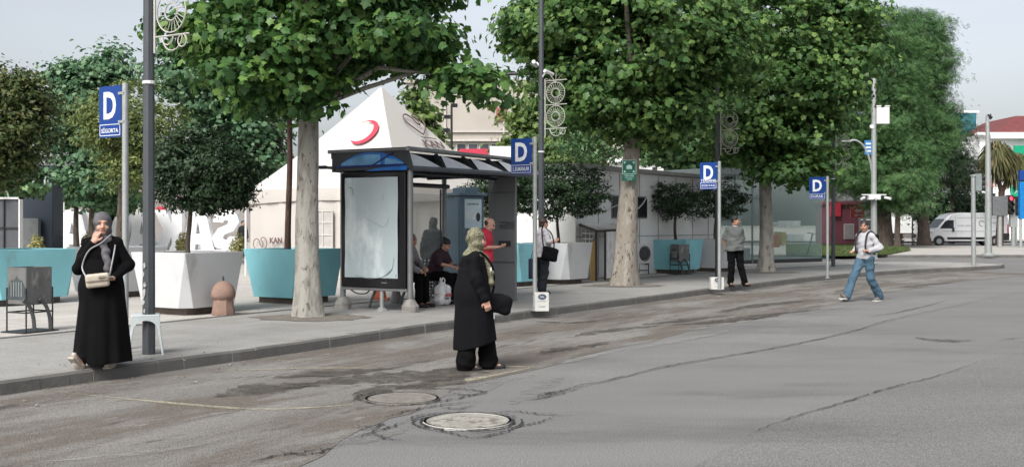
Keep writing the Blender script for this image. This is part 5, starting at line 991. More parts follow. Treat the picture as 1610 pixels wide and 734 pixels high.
# ------------------------------------------------------------------ bus shelter
def shelter():
    O = AT(645, 18.4); a = R(60); t = thing('bus_shelter', 'dark bus shelter with a blank poster panel and curved visor roof', 'bus shelter', O, a); D = 1.5; L = 3.3; zt = 2.545 - SW; M_dg = mat('shelter_dark', (.025, .028, .036), .45, var=.15, bump=.03); M_al = mat('shelter_aluminium', (.22, .225, .23), .4, metal=.5, var=.1, bump=.03)
    for (x, y) in ((0, 0), (0, D - .05), (L * .5, D), (L, D)):
        mb = MB(); mb.tube([(x, y, .1), (x, y, zt)], .05, 12); mb.build('leg', M_al, t, smooth=True)
        mb = MB(); k = .75 if y > 1 and x > 1 else 1; mb.lathe([(.15 * k, -.01), (.155 * k, .1), (.13 * k, .14), (.08, .21), (.055, .22)], (x, y, 0), 10); mb.build('footing', M_conc, t, smooth=False, bevel=.01)
    mb = MB(); mb.tube([(.0, .6, .0), (.0, .6, .42)], .035, 8); mb.lathe([(.12, 0), (.05, .06)], (0, .6, 0), 8); mb.build('prop', M_galv, t)
    # poster case across the end
    z0, z1 = .40, zt - .02; mb = MB(); mb.box((0, D / 2, (z0 + z1) / 2), (.13, D - .12, z1 - z0)); cs = mb.build('poster_case', mat('case_black', (.008, .008, .01), .25, var=.1, bump=0), t, bevel=.012)
    mb = MB(); mb.box((0, D / 2, z0 - .03), (.09, D - .1, .05)); mb.build('bottom_rail', M_al, t, bevel=.01)
    # curled pale poster behind glass: gentle waves in the sheet
    m = mat('poster_paper', (.40, .47, .49), .3, var=.05, scale=1.6, bump=.3, bscale=2.2, wear=((.55, .61, .62), 1.3, .56), coat=.5); V = []; ny, nz = 26, 34; y0, y1, q0, q1 = .20, D - .16, z0 + .17, z1 - .09
    for i in range(ny + 1):
        for j in range(nz + 1): u, v = i / ny, j / nz; V.append((-.084 - .006 * math.sin(7 * u + 3 * v) * math.sin(4 * v + 2 * u) - .004 * math.sin(14 * v - 5 * u), y0 + (y1 - y0) * u, q0 + (q1 - q0) * v))
    F = [(i * (nz + 1) + j, (i + 1) * (nz + 1) + j, (i + 1) * (nz + 1) + j + 1, i * (nz + 1) + j + 1) for i in range(ny) for j in range(nz)]; npmesh('poster', V, F, m, t, True)
    mcr = mat('poster_crease', (.22, .27, .28), .6, bump=0)
    for P, r in ((((.30, .75), (.50, .60), (.80, .56), (1.1, .60)), .006), (((.27, .92), (.32, .72), (.44, .62)), .007), (((.38, 1.60), (.5, 1.45), (.9, 1.62)), .003), (((1.15, 2.0), (1.18, 2.12), (1.25, 2.14)), .008), (((.5, 2.0), (.52, 1.9)), .004), (((.22, .64), (.24, .60)), .008), (((.45, .56), (.42, .58)), .007)):
        mb = MB(); mb.tube(catmull([Vector((-.096, y, z)) for y, z in P], 6) if len(P) > 2 else [(-.096, P[0][0], P[0][1]), (-.096, P[1][0], P[1][1])], r * .7, 5); mb.build('crease', mcr, t)
    mb = MB(); mb.box((-.066, .5, .49), (.01, .12, .01)); mb.build('lock', M_galv, t)
    mb = MB(); mb.tube(catmull([Vector(p) for p in ((0, 1.3, .36), (0, 1.15, .29), (0, .95, .29), (0, .85, .36))], 6), .012, 6); mb.build('loose_cable', M_blk, t)
    # roof: box, rim tubes, end cap, visor with curved ribs
    zr = 2.89 - SW; y_in, y_out = D + .12, -.02; x0, x1 = -.07, L + .15
    mb = MB(); mb.box(((x0 + x1) / 2, (y_in + .35) / 2 + .02, zr - .06), (x1 - x0, y_in - .3, .1)); mb.box(((x0 + x1) / 2, y_in, (zt + zr) / 2), (x1 - x0, .05, zr - zt)); mb.build('roof_panel', M_dg, t)
    mb = MB(); mb.slabx([(y_in, zt + .02), (-.12, zt + .02), (-.02, zr), (y_in, zr)], x0 - .03, x0 + .01); mb.build('end_cap', M_dg, t)
    mb = MB(); mb.slabx([(y_in, zt + .02), (-.6, zt + .02), (-.02, zr), (y_in, zr)], x1 - .02, x1 + .02); mb.build('end_cap', M_dg, t)
    mb = MB(); mb.tube([(x0 - .04, y_in + .02, zr + .015), (x0 - .04, -.04, zr + .015)], .03, 10); mb.tube([(x0 - .05, -.03, zr + .015), (x1 + .05, -.03, zr + .015)], .04, 10); mb.lathe([(0, -.03), (.055, -.03), (.055, .03), (0, .03)], (x0 - .04, y_in + .02, zr + .01), 12); mb.lathe([(0, -.03), (.06, -.03), (.06, .03), (0, .03)], (x0 - .04, -.03, zr + .01), 12); mb.build('rim_tube', M_al, t, smooth=True)
    # blue lens graphic on the left end cap
    mbl = mat('lens_blue', (.0, .16, .58), .35, var=.3, scale=3, bump=0); mb2 = mat('lens_light_blue', (.14, .38, .66), .35, var=.25, scale=4, bump=0); mb3 = mat('lens_deep_blue', (.01, .02, .16), .35, bump=0)
    ZL = zt + .09
    def lens(y): return max(0, .235 * math.sin(math.pi * min(1, max(0, (y - .02) / (D - .06)))) ** .75)
    ys = np.linspace(.03, D - .05, 22)
    mb = MB(); mb.slabx([(y, ZL) for y in ys[::-1]] + [(y, ZL + lens(y)) for y in ys], x0 - .040, x0 - .031); mb.build('blue_graphic', mbl, t)
    mb = MB(); ys2 = np.linspace(.55, D - .1, 14); mb.slabx([(y, ZL + .01) for y in ys2[::-1]] + [(y, ZL + .01 + lens(y) * .78) for y in ys2], x0 - .046, x0 - .041); mb.build('light_blue_graphic', mb2, t)
    mb = MB(); ys2 = np.linspace(.06, .45, 8); mb.slabx([(y, ZL + .01) for y in ys2[::-1]] + [(y, ZL + .01 + lens(y) * .6) for y in ys2], x0 - .046, x0 - .041); mb.build('light_blue_graphic', mb2, t)
    mb = MB(); mb.tube([(x0 - .05, .74, ZL - .01), (x0 - .05, .28, ZL + .21)], .014, 6); mb.tube([(x0 - .05, .02, ZL + .0), (x0 - .05, D, ZL - .005)], .018, 6); mb.build('dark_strut', mb3, t)
    mb = MB(); mb.slabx([(.0, zt + .0), (.9, zt + .0), (.5, zt + .06), (.0, zt + .075)], x0 - .038, x0 - .031); mb.build('blue_strip', mbl, t)
    mb = MB(); mb.tube([(x0 - .02, D + .05, zt + .07), (x0 - .02, D + .34, zt + .09)], .03, 6); mb.box((x0 - .02, D + .33, zt + .09), (.07, .14, .06)); mb.build('corner_arm', M_blk, t)
    # visor: lower lip runs outwards towards the far end
    n = 30; lip, up = [], []
    for i in range(n + 1): f = i / n; x = x0 + (x1 - x0) * f; lip.append((x, -.06 - .52 * f, zt + .03)); up.append((x, -.0, zr - .03))
    mb = MB(); mb.tube([Vector(p) for p in lip[::5]], .045, 8); mb.build('visor_lip', mat('visor_grey', (.09, .10, .12), .4, metal=.3, bump=0), t, smooth=True)
    mb = MB(); mb.rings([up, [(p[0], p[1] + .04, p[2]) for p in up]], closed=False); mb.rings([[(p[0], .10, zr - .04) for p in up], [(p[0], .22, zt + .12) for p in up], [(p[0], .0, zt + .02) for p in up], lip], closed=False); mb.build('visor_back', M_dg, t)
    nb = 4; bw = (x1 - x0) / nb; mw_ = mat('visor_white', (.55, .57, .60), .35, metal=.1, var=.05, bump=0)
    for b in range(nb):
        xa = x0 + b * bw + .05; xb = xa + bw - .06; k = 12; top_, bot_ = [], []
        for i in range(k + 1):
            f = i / k; x = xa + (xb - xa) * f; g = (x - x0) / (x1 - x0); ly = -.06 - .52 * g; s = 1 - f ** 1.6; zz = zt + .05 + .26 * s * .9; yy = ly + .03 + (0 - ly) * s * .55; top_.append((x, yy, zz)); bot_.append((x, ly + .02, zt + .06))
        mb = MB(); mb.rings([bot_, top_, [(p[0], p[1] + .02, p[2]) for p in top_]], closed=False); mb.build('visor_wing', mw_, t, smooth=True)
        mb = MB(); mb.slabx([(-.0, zr - .02), (.06, zr - .02), (.06, zt + .05), (-.06 - .52 * ((xa - x0) / (x1 - x0)), zt + .05)], xa - .05, xa - .03); mb.build('visor_rib', M_dg, t)
    mb = MB(); mb.rings([[(x0 + .05, .0, zt + .0), (x0 + .05, .04, zt + .06)], [(x0 + 1.5, -.22, zt + .0), (x0 + 1.5, -.24, zt + .05)]], closed=False); mb.build('blue_strip', mbl, t)
    mb = MB(); mb.tube([(.05, D - .1, zt - .16), (L, D - .1, zt - .16)], .045, 8); mb.tube([(.05, .25, zt - .03), (L, .25, zt - .03)], .03, 8); [mb.tube([(x, .2, zt), (x, D, zt - .02)], .025, 8) for x in (.9, 1.9, 2.7)]; [mb.tube([(x, D - .1, zt - .18), (x, D - .1, zt - .30)], .02, 6) for x in (.8, 1.2)]; mb.build('roof_frame', M_dg, t)
    # back glass
    mg = glassmat('shelter_glass', (.5, .6, .6), .08)
    for xa in (.12, 1.72): mb = MB(); mb.box((xa + .72, D + .02, 1.3), (1.44, .012, 1.6)); mb.build('back_pane', mg, t)
    mb = MB(); [mb.tube([(x, D + .02, .4), (x, D + .02, 2.2)], .02, 6) for x in (.1, 1.66, L - .1)]; mb.tube([(.1, D + .02, .48), (L, D + .02, .48)], .025, 6); mb.build('back_frame', M_dg, t)
    # seat
    mb = MB(); mb.box((1.45, 1.05, .50), (2.3, .36, .04)); mb.build('bench_seat', M_al, t, bevel=.012); [None for _ in ()]
    for x in (.5, 1.45, 2.4): mb = MB(); mb.tube([(x, 1.05, .48), (x, 1.22, .1), (x, 1.25, 0)], .025, 8); mb.build('bench_leg', M_al, t)
    # end panel towards the far side
    me_ = mat('end_panel_grey', (.17, .175, .18), .5, metal=.2, var=.08, scale=2, bump=.03); mb = MB(); mb.box((L, .12, 1.22), (.07, .62, 2.42)); mb.build('end_panel', me_, t, bevel=.01)
    mb = MB(); mb.box((L - .04, .12, .75), (.012, .6, .012)); mb.box((L - .04, .12, 2.12), (.012, .6, .01)); mb.build('panel_joint', M_dg, t)
    mb = MB(); mb.box((L - .045, .05, 1.12), (.02, .26, .1)); mb.build('slot', M_blk, t); mb = MB(); mb.box((L - .04, .0, 1.48), (.015, .34, .14)); mb.build('recess', mat('recess_grey', (.085, .09, .095), .5), t); mb = MB(); mb.box((L - .06, .12, 1.5), (.05, .24, .03)); mb.build('handle', M_al, t)
    return t
shelter()
# service cabinet behind the shelter
t = thing('service_cabinet', 'tall blue-grey metal cabinet with a pale notice behind the shelter bench', 'cabinet', AT(729, 23.2), R(38)); mc = mat('cabinet_blue', (.085, .135, .175), .5, metal=.2, var=.1, scale=2, wear=((.13, .17, .2), 3, .6))
mb = MB(); mb.box((0, 0, 1.05), (.62, .62, 2.1)); mb.build('body', mc, t, bevel=.012); mb = MB(); mb.box((0, 0, 2.13), (.74, .74, .06)); mb.box((.05, 0, 2.22), (.34, .5, .12)); mb.build('cap', mc, t, bevel=.01)
mb = MB(); mb.box((-.315, 0, 1.05), (.012, .54, 1.95)); mb.build('door', mc, t, bevel=.004); mb = MB(); mb.box((.02, -.316, 1.72), (.44, .008, .62)); pz = mb.build('notice', mat('notice_paper', (.45, .56, .60), .6, var=.06, bump=0), t)
text('lettering', 'KARTMATİK', M_blk, pz, frame((.02, -.321, 1.93), (1, 0, 0)), .3, .05, .002, .01); mb = MB(); mb.box((-.04, -.322, 1.70), (.22, .004, .22)); mb.build('notice_picture', mat('notice_pic', (.6, .66, .68), .6, bump=0), pz); mb = MB(); mb.lathe([(0, 0), (.055, 0), (.055, .004), (0, .004)], seg=18, sy=1.7); mb.v = [(x + .15, -.321 - z, y + 1.65) for x, y, z in mb.v]; mb.build('notice_oval', M_dg if 'M_dg' in globals() else M_blk, pz)
mb = MB(); mb.box((-.325, .18, 1.1), (.02, .03, .12)); mb.build('handle', M_galv, t)
# ------------------------------------------------------------------ poles and signals on the right
def camera_pole():
    t = thing('camera_pole', 'tall white pole with cameras, control box and curved arm behind the young man', 'pole', AT(1374, 47)); b = t.location; q = lambda x, y, d=0: W(x, y, 47 + d) - b
    mb = MB(); mb.tube([(0, 0, 0), q(1374, 310), q(1374, 108)], [.15, .12, .09], 12); mb.build('post', M_galv, t, smooth=True)
    mb = MB(); c = q(1387, 182); mb.box(c, (.55, .3, .74)); mb.box(c + Vector((0, 0, .4)), (.6, .34, .05)); mb.build('control_box', M_wm, t, bevel=.02)
    mb = MB(); c = q(1371, 201); mb.lathe([(.10, .12), (.12, -.02), (.08, -.08), (0, -.1)], c, 12); mb.build('dome_camera', M_wm, t, smooth=True)
    mb = MB(); P = catmull([q(1372, 275), q(1367, 250), q(1358, 230), q(1346, 221), q(1335, 222)], 5); mb.tube(P, [.045] * len(P), 8); mb.box(q(1331, 222), (.4, .14, .06)); mb.build('curved_arm', M_galv, t, smooth=True)
    mb = MB(); c = q(1365, 232); mb.box(c, (.30, .04, .62)); pl = mb.build('blue_plate', mat('plate_blue', (.03, .18, .42), .4, bump=0), t); mb = MB(); [mb.box(c + Vector((0, -.03, z)), (.22, .01, .07)) for z in (.16, 0, -.16)]; mb.build('plate_lines', M_sw, pl)
    mb = MB(); c = q(1374, 310, -.2); mb.box(c, (.5, .3, .22)); mb.box(c + Vector((0, 0, .1)), (1.05, .12, .05)); mb.build('camera_bracket', M_wm, t, bevel=.01)
    for dx in (-.55, .55, 0): mb = MB(); mb.tube([c + Vector((dx * .8, -.1, -.02)), c + Vector((dx * 1.15, -.3, -.08))], .06, 8); mb.build('camera', M_wm, t)
    mb = MB(); mb.lathe([(.22, 0), (.22, .03), (.16, .05)], seg=12); mb.build('base', M_galv, t)
camera_pole()
def lanterns(parent, c, k, red=True, side=1, m=None):
    m = m or M_blk; mb = MB(); mb.box(c, (.26 * k, .22 * k, .8 * k)); h = mb.build('signal_head', m, parent, bevel=.02)
    for i, z in enumerate((.26, 0, -.26)):
        mb = MB(); mb.tube([c + Vector((0, -.1 * k, z * k)), c + Vector((0, -.26 * k, z * k))], .105 * k, 10, caps=False); mb.build('hood', M_blk, h)
        mb = MB(); mb.lathe([(0, 0), (.09 * k, 0), (.09 * k, .01), (0, .01)], seg=14); mb.v = [(x + c.x, -z_ - .12 * k + c.y, y + c.z + z * k) for x, y, z_ in mb.v]
        mb.build('lens', mat('lens_lit_red', (.9, .05, .08), .4, bump=0, emit=1.2) if (i == 0 and red) else mat('lens_off', (.03, .03, .03), .3, bump=0), h)
def sig(label, px, base, top, tilt=0):
    b = G(px, base); t = thing('traffic_light', label, 'traffic light', b); Y = b.y; q = lambda x, y: W(x, y, Y) - b; mb = MB(); mb.tube([(0, 0, 0), q(px - tilt, top)], [.085 * Y / 40, .075 * Y / 40], 10); mb.build('post', M_galv, t, smooth=True); return t, q, Y
t, q, Y = sig('near signal post with lanterns turned to the side, in front of the van', 1531, 417, 277, 1)
mb = MB(); c = q(1537, 287); mb.box(c, (.22, .25, .62)); mb.build('backplate', mat('signal_grey_green', (.20, .24, .23), .5), t, bevel=.02)
for i, y in enumerate((280, 289, 297)): mb = MB(); mb.tube([q(1540, y), q(1548, y)], .085, 10); mb.build('hood', M_blk, t)
mb = MB(); mb.box(q(1533, 276), (.3, .2, .06)); mb.build('bracket', M_galv, t)
b = G(1554, 402); t = thing('street_lamp', 'tall grey street pole with floodlights on top, right of the near signal post', 'street lamp', b); Y = b.y; q = lambda x, y: W(x, y, Y) - b
mb = MB(); mb.tube([(0, 0, 0), q(1553.5, 240), q(1552.5, 182)], [.17, .12, .08], 12); mb.lathe([(.35, 0), (.35, .06), (.2, .14)], seg=10); mb.build('post', M_galv, t, smooth=True); mb = MB(); mb.tube([q(1552.5, 205), q(1553, 183), q(1558, 180)], .05, 6); mb.build('bracket', M_blk, t)
for x, y in ((1552, 182), (1556, 184)): mb = MB(); mb.tube([q(x, y), q(x + 3, y + 2)], .09, 8); mb.build('floodlight', M_blk, t)
t, q, Y = sig('far traffic light with a lit red lamp right of the palm', 1593, 386, 312)
lanterns(t, q(1587, 322), Y / 40 * .9, True); lanterns(t, q(1600, 324), Y / 40 * .9, False); mb = MB(); mb.box(q(1593, 347), (.5, .3, .9)); mb.build('control_box', M_galv, t)
t, q, Y = sig('back of a grey signal cabinet on a post behind the palm trunk', 1572, 388, 310); mb = MB(); mb.box(q(1571, 324), (1.0, .4, 1.3)); mb.build('backplate', mat('signal_grey', (.13, .135, .14), .6), t, bevel=.03)
b = AT(1598, 88); t = thing('pharmacy_sign', 'green square sign with white arrow emblem near the right edge', 'sign', b); q = lambda x, y: W(x, y, 88) - b; mb = MB(); mb.box(q(1598, 302), (.9, .15, 1.0)); mb.build('board', mat('bright_green', (.0, .38, .2), .4, bump=0), t, bevel=.02); mb = MB(); mb.tube([q(1598, 307), (0, 0, 0)], .07, 8); mb.build('post', M_galv, t)
mb = MB(); mb.tube([q(1594, 305) + Vector((0, -.1, 0)), q(1598, 300) + Vector((0, -.1, 0)), q(1602, 305) + Vector((0, -.1, 0))], .04, 5); mb.build('emblem', M_sw, t)
b = AT(1612, 70); t = thing('totem_sign', 'tall blue roadside totem cut off by the right edge', 'sign', b); q = lambda x, y: W(x, y, 70) - b
for y0, y1, nm in ((268, 284, 'top_panel'), (286, 344, 'main_panel')): mb = MB(); a_, c_ = q(1602, y1), q(1640, y0); mb.box((a_ + c_) / 2, (c_.x - a_.x, .3, c_.z - a_.z)); mb.build(nm, mat('totem_' + nm, (.0, .04, .22) if nm == 'top_panel' else (.0, .16, .45), .4, bump=0), t, bevel=.02)
mb = MB(); mb.tube([q(1605, 344), q(1605, 390)], .1, 8); mb.tube([q(1634, 344), q(1634, 390)], .1, 8); mb.build('post', M_galv, t)
# e-scooter leaning at the kiosk
def scooter():
    t = thing('electric_scooter', 'dark teal electric scooter parked at the kiosk corner', 'scooter', G(1284, 410.5), R(-8)); m = mat('scooter_teal', (.02, .09, .09), .5)
    mb = MB(); mb.box((.12, 0, .13), (.75, .15, .06)); mb.build('deck', m, t, bevel=.01)
    for x in (-.42, .52): mb = MB(); mb.torus((x, 0, .12), .09, .03, 'y', 16, 6); mb.lathe([(0, -.02), (.06, -.02), (.06, .02), (0, .02)], (x, 0, .12), 8); mb.build('wheel', M_blk, t)
    mb = MB(); mb.tube([(-.42, 0, .14), (-.36, 0, .3), (-.16, 0, 1.12)], .03, 8); mb.build('stem', m, t); mb = MB(); mb.tube([(-.38, 0, 1.16), (-.15, 0, 1.13), (.12, .0, 1.10)], .018, 6); mb.build('handlebar', M_blk, t); mb = MB(); mb.box((.5, 0, .24), (.3, .1, .02)); mb.build('mudguard', m, t)
scooter()
# ------------------------------------------------------------------ the van
def van():
    Y = 82; x0, x1 = AT(1457, Y).x, AT(1590, Y).x; Lr = x1 - x0; t = thing('van', 'white high-roofed panel van parked facing left', 'van', (x0, Y, .005), R(2.5)); mw = mat('van_white', (.64, .65, .66), .3, var=.03, scale=.6, bump=0, coat=.5, wear=((.5, .5, .5), 1.2, .64)); L = 6.35; Wd = 2.05; t.scale = (1.02, 1, 1); H = 2.52
    side = [(.08, .35), (.0, .55), (.02, .95), (.18, 1.08), (.85, 1.32), (1.45, 2.05), (1.85, 2.40), (2.4, H), (5.9, H), (6.18, 2.40), (6.28, 1.9), (L, .75), (6.33, .38)]
    def off_(y, k): return y
    rings = []
    for y, ins, rs in ((0, .05, .06), (.05, .0, .0), (.5, .0, .0), (Wd - .5, .0, .0), (Wd - .05, 0, 0), (Wd, .05, .06)):
        rings.append([(x + (ins if x < 3 else -ins), y + (.10 * max(0, z - 1.2) / 1.3 if y < .6 else (-.10 * max(0, z - 1.2) / 1.3 if y > Wd - .6 else 0)), z - (rs if z > 2 else 0)) for x, z in side])
    mb = MB(); mb.rings(rings); mb.build('body', mw, t, bevel=.03, smooth=False)
    tilt = lambda z: .10 * max(0, z - 1.2) / 1.3
    def patch(name, pts, m, par, o_=.012, th=.02): mb = MB(); mb.rings([[(x, tilt(z) - o_, z) for x, z in pts], [(x, tilt(z) + th, z) for x, z in pts]]); return mb.build(name, m, par)
    patch('side_window', [(.98, 1.32), (2.05, 1.32), (2.08, 1.95), (1.62, 1.95), (1.42, 1.85)], M_dk, t); patch('lower_trim', [(1.55, .48), (4.9, .48), (4.9, .66), (1.55, .66)], M_blk, t); patch('rear_trim', [(5.3, .42), (6.25, .42), (6.28, .95), (5.3, .95)], M_blk, t, .014); patch('front_bumper', [(.02, .35), (.35, .35), (.32, .62), (.02, .62)], M_blk, t, .016)
    patch('tail_light', [(6.12, .95), (6.24, .95), (6.22, 1.65), (6.16, 1.65)], M_red, t, .014); patch('rear_vent', [(5.55, 1.35), (5.68, 1.35), (5.68, 1.75), (5.55, 1.75)], M_blk, t, .014)
    mj = mat('van_joint', (.3, .3, .31), .6, bump=0)
    for pts in ([(2.2, .68), (2.22, .68), (2.22, 2.3), (2.2, 2.3)], [(3.55, .68), (3.57, .68), (3.57, 2.3), (3.55, 2.3)], [(4.8, .68), (4.82, .68), (4.82, 2.3), (4.8, 2.3)], [(2.3, 2.12), (5.9, 2.12), (5.9, 2.14), (2.3, 2.14)], [(1.2, 1.10), (5.9, 1.10), (5.9, 1.13), (1.2, 1.13)]): patch('panel_joint', pts, mj, t, .016, .01)
    mb = MB(); mb.rings([[(.9, .18, 1.38), (1.42, .2, 2.02), (1.42, Wd - .2, 2.02), (.9, Wd - .18, 1.38)], [(.87, .18, 1.40), (1.39, .2, 2.04), (1.39, Wd - .2, 2.04), (.87, Wd - .18, 1.40)]]); mb.build('windscreen', M_dk, t)
    patch('headlight', [(.1, .86), (.42, 1.0), (.4, 1.14), (.2, 1.06)], mat('headlight', (.5, .52, .55), .15, bump=0), t, .02)
    for y in (-.17, Wd + .02): mb = MB(); mb.box((2.02 if 0 else 1.98, y + .07, 1.25), (.12, .16, .3)); mb.build('mirror', M_blk, t, bevel=.03)
    for x in (.92, 5.2):
        mb = MB(); mb.lathe([(0, 0), (.43, 0), (.43, .03), (0, .03)], seg=24); mb.v = [(a + x, -.018 - c * .2, max(b_, -.3) + .36) for a, b_, c in mb.v]; mb.build('wheel_arch', M_blk, t)
        for y in (-.02, Wd - .22):
            mb = MB(); mb.lathe([(0, -.12), (.3, -.12), (.35, -.08), (.35, .08), (.3, .12), (0, .12)], seg=24); mb.v = [(a + x, c + y + .1, b_ + .35) for a, b_, c in mb.v]; wh = mb.build('wheel', mat('tyre', (.02, .02, .02), .85), t, smooth=True)
            mb = MB(); mb.lathe([(0, 0), (.2, 0), (.21, .02), (0, .03)], seg=12); mb.v = [(a + x, y - .03 - c, b_ + .35) for a, b_, c in mb.v]; mb.build('hub', M_galv, wh)
    text('lettering', 'MOBİL SERVİS', mj, t, frame((2.9, .035, 1.55), (1, 0, .0), (0, .08, 1)), 1.1, .16, .01); mb = MB(); mb.torus((4.2, .04, 1.7), .2, .03, 'y', 20, 5, a0=.5, a1=5); mb.build('emblem', mj, t); text('lettering', 'kurye', mj, t, frame((5.0, .05, 1.75), (1, 0, 0), (0, .08, 1)), .6, .2, .01)
    return t
van()
# ================================================================== PEOPLE
M_skin = mat('skin', (.46, .26, .19), .5, var=.04, bump=0); M_skin2 = mat('skin_tan', (.38, .20, .13), .5, var=.04, bump=0); M_lip = mat('lips', (.28, .09, .08), .5, bump=0); M_brow = mat('brows', (.04, .025, .02), .7, bump=0); M_eye = mat('eye_dark', (.03, .02, .02), .2, bump=0); M_hair = mat('hair_black', (.012, .010, .009), .5, var=.2, scale=30, bump=.3); M_hairb = mat('hair_brown', (.045, .022, .014), .5, var=.2, scale=30, bump=.3)
M_abaya = mat('cloth_black', (.0035, .0035, .0042), .9, spec=.12, var=.15, scale=5, bump=.2, bscale=90); M_abaya2 = mat('cloth_black_coat', (.0045, .0045, .0058), .9, spec=.15, var=.15, scale=5, bump=.2, bscale=90); M_sole = mat('sole', (.40, .36, .31), .7); M_shoe = mat('shoe_cream', (.46, .40, .34), .7, var=.1, scale=20); M_shoeb = mat('shoe_black', (.012, .012, .012), .4)
def rot(yaw=0, pitch=0, roll=0): return np.array(Matrix.Rotation(R(yaw), 3, 'Z') @ Matrix.Rotation(R(pitch), 3, 'X') @ Matrix.Rotation(R(roll), 3, 'Y'))
def along(a, b, xd=(1, 0, 0)):
    z = v3(b) - v3(a); z /= np.linalg.norm(z); x = v3(xd) - z * (v3(xd) @ z); x /= np.linalg.norm(x); return np.stack([x, np.cross(z, x), z], 1)
SK0 = dict(pel=(0, 0, .93), che=(0, 0, 1.24), nek=(0, .012, 1.43), hea=(0, -.012, 1.585), shL=(.158, .0, 1.365), elL=(.215, .03, 1.11), wrL=(.225, -.04, .87), shR=(-.158, .0, 1.365), elR=(-.215, .03, 1.11), wrR=(-.225, -.04, .87),
    hiL=(.09, 0, .90), knL=(.10, -.01, .49), anL=(.10, .03, .08), toL=(.115, -.13, .03), hiR=(-.09, 0, .90), knR=(-.10, -.01, .49), anR=(-.10, .03, .08), toR=(-.115, -.13, .03))
def hand(s, wr, d, n, curl=.5, sc=1.0, fr=.0085):
    """palm with five fingers: d towards the fingertips, n out of the palm"""
    wr, d, n = v3(wr), v3(d), v3(n); d /= np.linalg.norm(d); n = n - d * (n @ d); n /= np.linalg.norm(n); x = np.cross(d, n)
    Rm = np.stack([x, d, n], 1); s.box(wr + d * .045 * sc, np.array([.040, .048, .016]) * sc, .014 * sc, Rm, .012)
    s.cap(wr - d * .02, wr + d * .02, .024 * sc, .024 * sc, .015)
    for i, (o, L) in enumerate(((-.030, .068), (-.010, .076), (.011, .070), (.031, .054))):
        b0 = wr + d * .088 * sc + x * o * sc; c = curl * (1 + .12 * i); L *= sc; b1 = b0 + (d * math.cos(c * .5) + n * math.sin(c * .5)) * L * .45; b2 = b1 + (d * math.cos(c * 1.3) + n * math.sin(c * 1.3)) * L * .32; b3 = b2 + (d * math.cos(c * 2) + n * math.sin(c * 2)) * L * .25
        s.chain([b0 - d * .02, b0, b1, b2, b3], [fr * 1.1, fr * 1.05, fr, fr * .92, fr * .8], .004)
    t0 = wr + d * .02 * sc - x * .028 * sc; t1 = t0 + (d * .6 - x * .7 + n * .25) * .04 * sc; t2 = t1 + (d * .85 - x * .15 + n * .5) * .03 * sc; s.chain([t0, t1, t2], [.013 * sc, .011 * sc, .009 * sc], .006)
